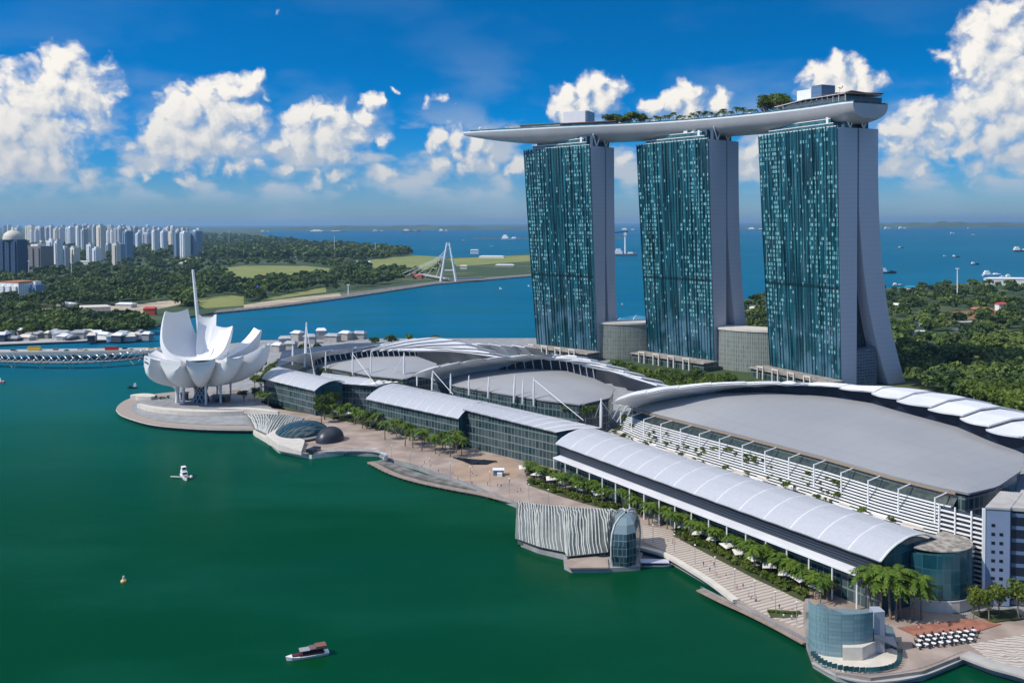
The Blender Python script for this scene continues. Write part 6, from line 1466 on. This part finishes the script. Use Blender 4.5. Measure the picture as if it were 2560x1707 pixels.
for i, (x, y, w, h) in enumerate([(655, 790, 26, 6), (684, 782, 22, 8), (712, 788, 26, 7), (738, 778, 20, 9), (765, 784, 30, 6), (795, 780, 24, 7), (826, 778, 26, 6), (640, 806, 22, 6), (668, 800, 24, 5)]):
    low(x, y, w, h, M['concrete'], f"small white-roofed service building behind the farthest vault, {nth(i + 1)} of nine", roof=M['white_roof'] if i % 2 else M['pav_grey'], grp='service buildings behind the farthest vault')
rs = random.Random(5); xs = -10
for i in range(30):
    w = rs.uniform(8, 34); xs += rs.uniform(6, 18)
    if xs > 345: break
    low(xs, 772 + rs.uniform(0, 14) - xs * .012, w, rs.uniform(2.5, 7.5), M[rs.choice(['conc_grey', 'concrete', 'white', 'cream', 'slate'])], f"low shed or stall behind the left bridge, {nth(i + 1)} from the left", roof=M[rs.choice(['white_roof', 'white_roof', 'pav_grey', 'cream', 'grey_roof'])], z=2.5, dd=rs.uniform(6, 16), grp='sheds behind the left bridge')
# stadium-like blue glasshouse on the channel and the blue tent
t = thing('glasshouse', at(1462, 768, 2.6), "blue glass dome on the channel between the left and middle towers", 'glasshouse'); c = at(1462, 768, 2.6); rows = []
for i in range(9):
    u = -1 + 2 * i / 8; w = math.sqrt(max(.02, 1 - u * u)); rows.append([c + Vector((34 * u + 8 * math.cos(math.pi * j / 8) * w, 14 * math.cos(math.pi * j / 8) * w, 20 * w * math.sin(math.pi * j / 8))) for j in range(9)])
b = MB(); b.grid(rows); b.build('glass_shell', M['dome_glass'], t)
b = MB(); [b.tube([q + Vector((0, 0, .2)) for q in rows[i]], .4, 5) for i in (2, 4, 6)]; b.build('arch_rib', M['white'], t)
t = thing('tent', at(592, 674, 2.3), "bright blue tent on the grass by the beach", 'tent'); c = at(592, 674, 2.3); b = MB()
q = [c + Vector((sx * 11, sy * 8, 3.5)) for sx, sy in ((-1, -1), (1, -1), (1, 1), (-1, 1))]; ap = c + Vector((0, 0, 13))
for i in range(4): b.poly([q[i], q[(i + 1) % 4], ap]); b.poly([q[i] - Vector((0, 0, 3.4)), q[(i + 1) % 4] - Vector((0, 0, 3.4)), q[(i + 1) % 4], q[i]])
b.build('canvas', M['blue'], t)

# ------------------------------------------------------------------ bridges
t = thing('road_bridge', at(170, 822, 0), "low grey road bridge crossing the bay behind the lotus museum", 'bridge')
a, c = at(-60, 812, 7.5), at(372, 806, 7.5); d = (c - a).normalized(); n = Vector((-d.y, d.x, 0))
b = MB(); b.prism([(a.x, a.y), (c.x, c.y), (c.x + n.x * 24, c.y + n.y * 24), (a.x + n.x * 24, a.y + n.y * 24)], 5.2, 7.6); b.build('deck', M['concrete'], t)
b = MB(); b.prism([(a.x, a.y), (c.x, c.y), (c.x + n.x * .5, c.y + n.y * .5), (a.x + n.x * .5, a.y + n.y * .5)], 7.61, 8.7); b.build('parapet', M['cream'], t)
for k in range(5):
    p = a.lerp(c, (k + .45) / 5) + n * 6; b = MB(); b.prism([(p.x - 7, p.y), (p.x + 7, p.y), (p.x + 5, p.y + 10), (p.x - 5, p.y + 10)], -2, 2.0); b.prism([(p.x - 3, p.y + 1), (p.x + 3, p.y + 1), (p.x + 3, p.y + 9), (p.x - 3, p.y + 9)], 2.01, 5.15); b.build('pier', M['concrete'], t)
t = thing('helix_footbridge', at(170, 830, 0), "curved steel footbridge of twisted tubes in front of the road bridge", 'footbridge')
cl_ = spline([at(x, y, 7)[:2] for x, y in ((-60, 822), (60, 826), (180, 827), (280, 822), (352, 812))], 120)
b = MB(); b.grid([[Vector((p[0], p[1], 5.0 + a_)) + Vector((0, b_, 0)) for a_, b_ in ((0, -2.6), (.5, -2.6), (.5, 2.6), (0, 2.6))] for p in cl_], close=True); b.build('deck', M['timber'], t)
for ph in (0, math.pi / 2, math.pi, 3 * math.pi / 2):
    b = MB(); b.tube([Vector((p[0], p[1] + 4.4 * math.cos(i * .33 + ph), 7.6 + 3.8 * math.sin(i * .33 + ph))) for i, p in enumerate(cl_)], .24, 5); b.build('helix_tube', M['steel'], t)
for k in range(6):
    p = cl_[10 + k * 19]; b = MB()
    for s in (-1, 1): b.tube([(p[0], p[1], -1), (p[0] + s * 5, p[1], 4.8)], .45, 6)
    b.build('pier', M['cream'], t)
CARC = (('white', (.7, .7, .7)), ('red', (.4, .03, .02)), ('black', (.02, .02, .02)), ('silver', (.45, .46, .47)), ('yellow', (.6, .4, .03)))
for nm, cc_ in CARC: M['car_' + nm] = mat(nm + '_car_paint', cc_, .3)
for i in range(16):                                     # traffic
    u = (i + .5) / 16 + random.uniform(-.02, .02); ln2 = 6 if i % 2 else 15; p = a.lerp(c, u) + n * ln2; p.z = 7.62; nm = CARC[i % 5][0]; bus = i in (4, 11)
    t = thing('bus' if bus else 'car', p, f"{nm} {'bus' if bus else 'car'} on the road bridge, {nth(i + 1)} vehicle from the left", 'bus' if bus else 'car', 'vehicles on the bridge'); L_, H_ = (5.8, 3.0) if bus else (2.2, .75)
    b = MB(); b.obox(p + Vector((0, 0, .35 + H_ / 2)), d * L_, n * (1.2 if bus else .9), (0, 0, H_ / 2)); b.build('body', M['car_' + nm], t)
    b = MB(); b.obox(p + Vector((0, 0, .36 + H_ + (.25 if bus else .3))), d * L_ * (.95 if bus else .55), n * (1.15 if bus else .8), (0, 0, .25 if bus else .3)); b.build('cabin', M['dark_glass'], t)
    for wx in (-.62, .62):
        for wy in (-1, 1):
            b = MB(); q = p + d * (L_ * wx) + n * (wy * .85) + Vector((0, 0, .36)); b.tube([q - n * .12, q + n * .12], .36, 8); b.build('wheel', M['dark'], t)
t = thing('pylon_bridge', at(1030, 645, 0), "white A-shaped pylon bridge at the mouth of the channel", 'bridge')
pb = at(1030, 646, 2.5); dy = pb.y; zt_ = atd(1028, 560, dy).z
for s in (-1, 1): b = MB(); b.tube([pb + Vector((s * 15.5, 0, -4)), pb + Vector((s * 15, 0, 4)), pb + Vector((s * 2.4, 0, zt_))], [3.0, 2.8, 1.5], 8); b.build('pylon_leg', M['white'], t)
for zz in (.28, .93): b = MB(); w = 15 - 12.6 * zz; b.tube([pb + Vector((-w, 0, zt_ * zz)), pb + Vector((w, 0, zt_ * zz))], 1.2, 6); b.build('cross_beam', M['white'], t)
q0, q1 = at(955, 630, 7), at(1230, 640, 7); b = MB(); dd_ = (q1 - q0).normalized(); nn = Vector((-dd_.y, dd_.x, 0)); qm = pb + Vector((0, 0, 5))
for p_, q_ in ((at(950, 627, 7), qm), (qm, qm + Vector((70, 30, -1)))):
    e = (q_ - p_).normalized(); m2 = Vector((-e.y, e.x, 0)) * 5; b.prism([(p_.x - m2.x, p_.y - m2.y), (q_.x - m2.x, q_.y - m2.y), (q_.x + m2.x, q_.y + m2.y), (p_.x + m2.x, p_.y + m2.y)], 6.0, 8.4)
b.build('deck', M['concrete'], t)
for k in range(5):
    for s in (-1, 1): b = MB(); b.tube([pb + Vector((s * (2.4 + k), 0, zt_ * (.92 - k * .06))), pb + Vector((-26 - 22 * k, 5 * s + 8 * k, 8))], .22, 4); b.build('stay_cable', M['white'], t)
def lamp(px, pyb, pyt, lab, z=2.5, r=.5):
    p = at(px, pyb, z); q = atd(px, pyt, p.y); t = thing('light_mast', p, lab, 'mast', 'tall masts on the banks'); b = MB(); b.tube([p, q], [r * 1.4, r], 6); b.build('pole', M['white'], t)
    b = MB(); b.obox(q + Vector((0, 0, r)), (r * 3.5, 0, 0), (0, r, 0), (0, 0, r * 1.2)); b.build('head', M['white'], t)
for a_ in [(2199, 684, 618, "tall white mast standing above the right-hand park trees"), (526, 570, 530, "white lattice tower in the far wood right of the skyline"), (66, 640, 600, "thin mast before the brown block at the left"), (164, 640, 605, "thin mast above the works site"), (800, 678, 655, "thin mast among the trees by the rocky shore"), (768, 590, 545, "thin dark mast in the far wood"), (862, 590, 560, "twin-headed mast beside the far coast wood")]: lamp(*a_, r=.7)

# ------------------------------------------------------------------ boats and ships
def hull_mb(b, p, ex, L, Bm_, H, z0=0.0, bow=.3, sheer=.35):
    ey = Vector((-ex.y, ex.x, 0)); rows = []
    for i in range(9):
        u = i / 8; x = -L / 2 + L * u; w = Bm_ / 2 * (1 if u < 1 - bow else math.sqrt(max(0.003, 1 - ((u - 1 + bow) / bow) ** 2))) * (.85 + .15 * min(1, u / .15)); zt = z0 + H * (1 + sheer * max(0, (u - .5) * 2) ** 2)
        rows.append([p + ex * x * .94 + ey * w * .6 + Vector((0, 0, z0 - .4)), p + ex * x + ey * w + Vector((0, 0, zt)), p + ex * x - ey * w + Vector((0, 0, zt)), p + ex * x * .94 - ey * w * .6 + Vector((0, 0, z0 - .4))])
    b.grid(rows, close=True); b.poly(rows[0]); b.poly(rows[-1][::-1])
def blk(root, name, p, ex, x0, x1, w, z0, z1, m, taper=0):
    ey = Vector((-ex.y, ex.x, 0)); b = MB(); c = p + ex * ((x0 + x1) / 2) + Vector((0, 0, (z0 + z1) / 2)); b.obox(c, ex * ((x1 - x0) / 2), ey * (w / 2), (0, 0, (z1 - z0) / 2)); return b.build(name, m, root)
M['wood_dark'] = mat('dark_red_wood', (0.10, 0.02, 0.025), .5, var=.3, vscale=1.0)
p = at(706, 1508, 0); ex = Vector((-.93, -.36, 0)).normalized(); L = 12.0
t = thing('bumboat', p, "long white-hulled river boat with a dark red canopy, lower left bay", 'boat')
b = MB(); hull_mb(b, p, ex, L, 3.0, .8, 0, .42, .5); b.build('hull', M['white'], t)
blk(t, 'cabin', p, ex, -4.6, 2.2, 2.3, .85, 1.35, M['wood_dark']); blk(t, 'window', p, ex, -4.4, 1.4, 2.2, 1.36, 2.2, M['black']); blk(t, 'canopy', p, ex, -5.2, -.6, 2.9, 2.36, 2.62, M['canopy_red']); blk(t, 'front_canopy', p, ex, -.6, 2.2, 2.6, 2.21, 2.4, M['grey_roof']); blk(t, 'fore_deck', p, ex, 2.3, 4.2, 1.7, .9, 1.25, M['wood_dark']); blk(t, 'upper_canopy', p, ex, -5.2, -2.2, 2.7, 2.63, 3.0, M['canopy_red'])
p = at(424, 1098, 0); ex = Vector((.5, -.87, 0)).normalized(); ey = Vector((-ex.y, ex.x, 0))
t = thing('cabin_boat', p, "white upright cabin boat with a side boom, left side of the bay", 'boat')
b = MB(); hull_mb(b, p, ex, 11, 3.0, 1.1, 0, .4, .6); b.build('hull', M['white'], t)
blk(t, 'cabin', p, ex, -4.2, 1.2, 2.4, 1.15, 3.2, M['white']); blk(t, 'window', p, ex, 1.21, 1.32, 2.0, 2.2, 3.0, M['dark_glass']); blk(t, 'wheelhouse', p, ex, -3.6, -.6, 2.0, 3.21, 5.2, M['white']); blk(t, 'window', p, ex, -.59, -.5, 1.6, 4.0, 4.9, M['dark_glass']); blk(t, 'stern_box', p, ex, 3.0, 4.4, 1.4, 1.3, 1.9, M['timber_red'])
b = MB(); b.tube([p - ey * 1.3 + ex * 1.0 + Vector((0, 0, 1.0)), p - ey * 6 - ex * 2 + Vector((0, 0, 1.2))], .3, 6); b.build('boom', M['cream'], t)
b = MB(); b.lathe(p + ey * 2.6 + ex * 2.4, [(.1, .2), (.7, .4), (.8, 1.0), (.5, 1.5), (.1, 1.7)], 8); b.build('fender', M['white'], t)
p = at(284, 1336, 0); t = thing('buoy', p, "small yellow and white buoy floating in the near left bay", 'buoy')
b = MB(); b.lathe(p, [(.1, -.4), (.95, -.3), (1.0, .5), (.7, .9), (.1, 1.0)], 12); b.build('float', M['yellow'], t)
b = MB(); b.lathe(p, [(.45, 1.0), (.4, 1.6), (.3, 2.1), (.05, 2.2)], 8); b.build('top_mark', M['cream'], t)
p = at(1506, 1300, 0); ex = Vector((.99, -.05, 0)).normalized(); t = thing('ferry_barge', p, "lavender-roofed low ferry moored beside the striped pavilion", 'boat')
b = MB(); hull_mb(b, p, ex, 12.0, 3.8, .8, 0, .25, .3); b.build('hull', M['end_wall'], t); blk(t, 'cabin', p, ex, -4.8, 3.8, 3.2, .85, 1.7, M['dark_glass']); blk(t, 'roof', p, ex, -5.4, 4.6, 3.6, 1.71, 2.0, M['lavender'])
p = at(1470, 1262, 0); t = thing('jetty', p, "dark blue shaded jetty between the striped pavilion and the steps", 'jetty'); pts = [at(x, y, .6) for x, y in ((1468, 1262), (1500, 1262), (1528, 1276), (1540, 1288), (1470, 1290))]; b = MB(); b.prism([(q.x, q.y) for q in pts], -1.5, .7); b.build('pontoon', M['soffit'], t)
def ship(px, py, wpx, kind, lab, flip=1):
    p = at(px, max(py, 518), 0); p *= min(1.0, 12500 / p.y); L = wpx / 2123 * p.y; ex = Vector((flip * .96, random.uniform(-.28, .28), 0)).normalized(); H = min(max(L * .09, 1.2), 11); B_ = L * .22
    t = thing('ship', p, lab, 'ship', 'ships and boats in the roads'); hc = {'white': 'white', 'red': 'hull_red', 'dark': 'dark', 'yellow': 'yellow', 'crane': 'hull_pink'}[kind]
    b = MB(); hull_mb(b, p, ex, L, B_, H, 0, .25, .3); b.build('hull', M[hc], t)
    blk(t, 'superstructure', p, ex, -L * .42, -L * .12, B_ * .8, H, H * 2.3, M['white']); blk(t, 'bridge', p, ex, -L * .36, -L * .18, B_ * .7, H * 2.31, H * 3.2, M['white']); blk(t, 'window', p, ex, -L * .179, -L * .175, B_ * .6, H * 2.5, H * 3.0, M['dark_glass'])
    blk(t, 'deckhouse', p, ex, L * .1, L * .3, B_ * .6, H * 1.02, H * 1.7, M['white'] if kind != 'dark' else M['dark'])
    if kind == 'crane':
        b = MB(); b.tube([p + Vector((0, 0, H)), p + Vector((0, 0, L * .95))], [L * .035, L * .025], 6); b.build('crane_tower', M['white'], t)
        b = MB(); b.tube([p + Vector((-L * .55, 0, L * .92)), p + Vector((L * .12, 0, L * .97))], L * .028, 5); b.build('crane_jib', M['dark'], t); b = MB(); b.obox(p + Vector((0, 0, L * .86)), (L * .05, 0, 0), (0, L * .05, 0), (0, 0, L * .05)); b.build('crane_cabin', M['white'], t)
    return t
for a_ in [(1172, 551, 44, 'white', "white barge with two deckhouses left of the first tower"), (1436, 588, 58, 'crane', "pink-hulled crane ship between the first two towers"), (2040, 628, 42, 'dark', "dark-hulled white ship just right of the nearest tower"),
           (2278, 634, 44, 'white', "left one of two white ferries off the right-hand shore"), (2308, 638, 30, 'white', "right one of two white ferries off the right-hand shore", -1), (2346, 578, 40, 'red', "red and white ship at the right edge of the sea"),
           (2062, 656, 24, 'yellow', "yellow barge near the right-hand shore"), (2070, 570, 14, 'dark', "small dark boat on the open sea right of the tower"), (2196, 591, 18, 'dark', "dark tug with white cabin in the right roads"), (2170, 589, 8, 'white', "tiny white boat beside the dark tug"),
           (2040, 524, 20, 'white', "distant white ship near the right horizon, left of two"), (2074, 524, 22, 'white', "distant white ship near the right horizon, right of two"), (2188, 537, 12, 'white', "small distant boat mid right horizon"), (2236, 540, 8, 'white', "speck of a white boat far right"), (2226, 520, 10, 'red', "speck of a reddish ship under the right island"),
           (1445, 520, 40, 'white', "distant white ship between the first two towers at the horizon"), (1096, 578, 12, 'white', "small white boat off the far coast, left of three"), (1065, 553, 8, 'white', "small white boat off the far coast, upper"), (1130, 566, 8, 'white', "small white boat left of the white barge"), (1738, 522, 44, 'white', "pale ship cluster at the horizon left of the nearest tower"),
           (1215, 658, 6, 'white', "tiny white boat in the channel before the first tower"), (1150, 664, 7, 'white', "tiny boat in the channel left of the first tower"), (1430, 702, 6, 'red', "tiny red boat between the first two towers"), (5, 880, 16, 'red', "small red and white boat at the left edge of the bay"), (304, 892, 22, 'dark', "dark moored boat left of the round quay", -1),
           (2240, 608, 22, 'dark', "low dark barge in the right roads"), (752, 518, 90, 'white', "long pale container ship on the left horizon"), (870, 517, 30, 'white', "white ship at the horizon right of the long pale one"), (945, 516, 44, 'red', "tanker with white bridge at the horizon"), (610, 520, 26, 'white', "pale ship at the coast near the skyline"), (1020, 515, 26, 'white', "far pale ship left of the first tower")]: ship(*a_)
# people on the promenade
SKIN = mat('skin', (0.35, 0.20, 0.13), .6)
CLO = [mat('clothing_' + n_, c_, .8) for n_, c_ in (('white', (.7, .7, .68)), ('blue', (.05, .10, .30)), ('red', (.40, .05, .05)), ('dark', (.03, .03, .04)), ('tan', (.40, .30, .20)))]
WH2 = []
def person(p, i, lab):
    t = thing('person', p, lab, 'person', 'people on the promenade'); h = random.uniform(1.6, 1.82); k = h / 1.75; rz = random.uniform(0, 6.28); e = Vector((math.cos(rz), math.sin(rz), 0)); s = Vector((-e.y, e.x, 0)); Z = lambda z: Vector((0, 0, z * k))
    b = MB()
    for q in (-1, 1): b.tube([p + s * .1 * q + e * .16 * q + Z(.02), p + s * .1 * q + e * .05 * q + Z(.48), p + s * .09 * q + Z(.9)], [.05, .065, .09], 6)
    b.build('trousers', CLO[(i + 3) % 5], t)
    b = MB(); b.tube([p + Z(.86), p + Z(1.12), p + Z(1.36), p + Z(1.46)], [.15, .155, .19, .08], 8)
    for q in (-1, 1): b.tube([p + s * .2 * q + Z(1.40), p + s * .25 * q - e * .08 * q + Z(1.12), p + s * .24 * q + e * .05 * q + Z(.86)], [.06, .05, .04], 6)
    b.build('shirt', CLO[i % 5], t)
    b = MB(); b.tube([p + Z(1.44), p + Z(1.52)], .055, 6); b.lathe(p + Z(1.62), [(.01, -.13), (.075, -.09), (.095, 0), (.085, .08), (.01, .12)], 8); b.build('body', SKIN, t)
    b = MB(); b.lathe(p + Z(1.65), [(.102, -.02), (.1, .06), (.06, .1), (.01, .115)], 8); b.build('hair', M['black'], t)
WH = [((990, 1070), "walking on the plaza by the curved boardwalk"), ((1040, 1090), "standing on the plaza edge"), ((1085, 1078), "near the black basin"), ((1170, 1110), "right of the blue and white kiosk"), ((1196, 1128), "on the right of the plaza"), ((940, 1040), "on the left of the plaza"), ((1320, 1185), "on the pale walk behind the striped pavilion"),
      ((1560, 1240), "at the top of the striped steps"), ((1640, 1300), "midway along the striped steps"), ((1720, 1370), "on the lower striped steps"), ((1800, 1420), "at the near end of the striped steps"), ((2040, 1446), "beside the red deck"), ((2110, 1442), "on the red deck, left"), ((2180, 1436), "on the red deck, right"), ((2070, 1500), "by the round terrace"), ((2240, 1455), "right of the cafe tables"), ((1010, 1050), "in the middle of the plaza"), ((1110, 1044), "above the black basin on the plaza")]
for i, ((x, y), w_) in enumerate(WH): person(at(x, y, 2.78), i, f"person in {('white', 'blue', 'red', 'dark', 'tan')[i % 5]} top {w_}")

rs = random.Random(3)
for i in range(26):
    if i < 14: x, y = 900 + 290 * rs.random(), 0; y = 1052 + (x - 900) * .27 + rs.uniform(-14, 16); w_ = f"among the strollers on the plaza, {nth(i + 1)} of fourteen"
    else: k_ = rs.random(); x, y = 1500 + 330 * k_, 1222 + 205 * k_ + rs.uniform(-6, 14); w_ = f"on the striped steps crowd, {nth(i - 13)} of twelve"
    person(at(x, y, 2.78), i, f"person in {('white', 'blue', 'red', 'dark', 'tan')[i % 5]} top {w_}")
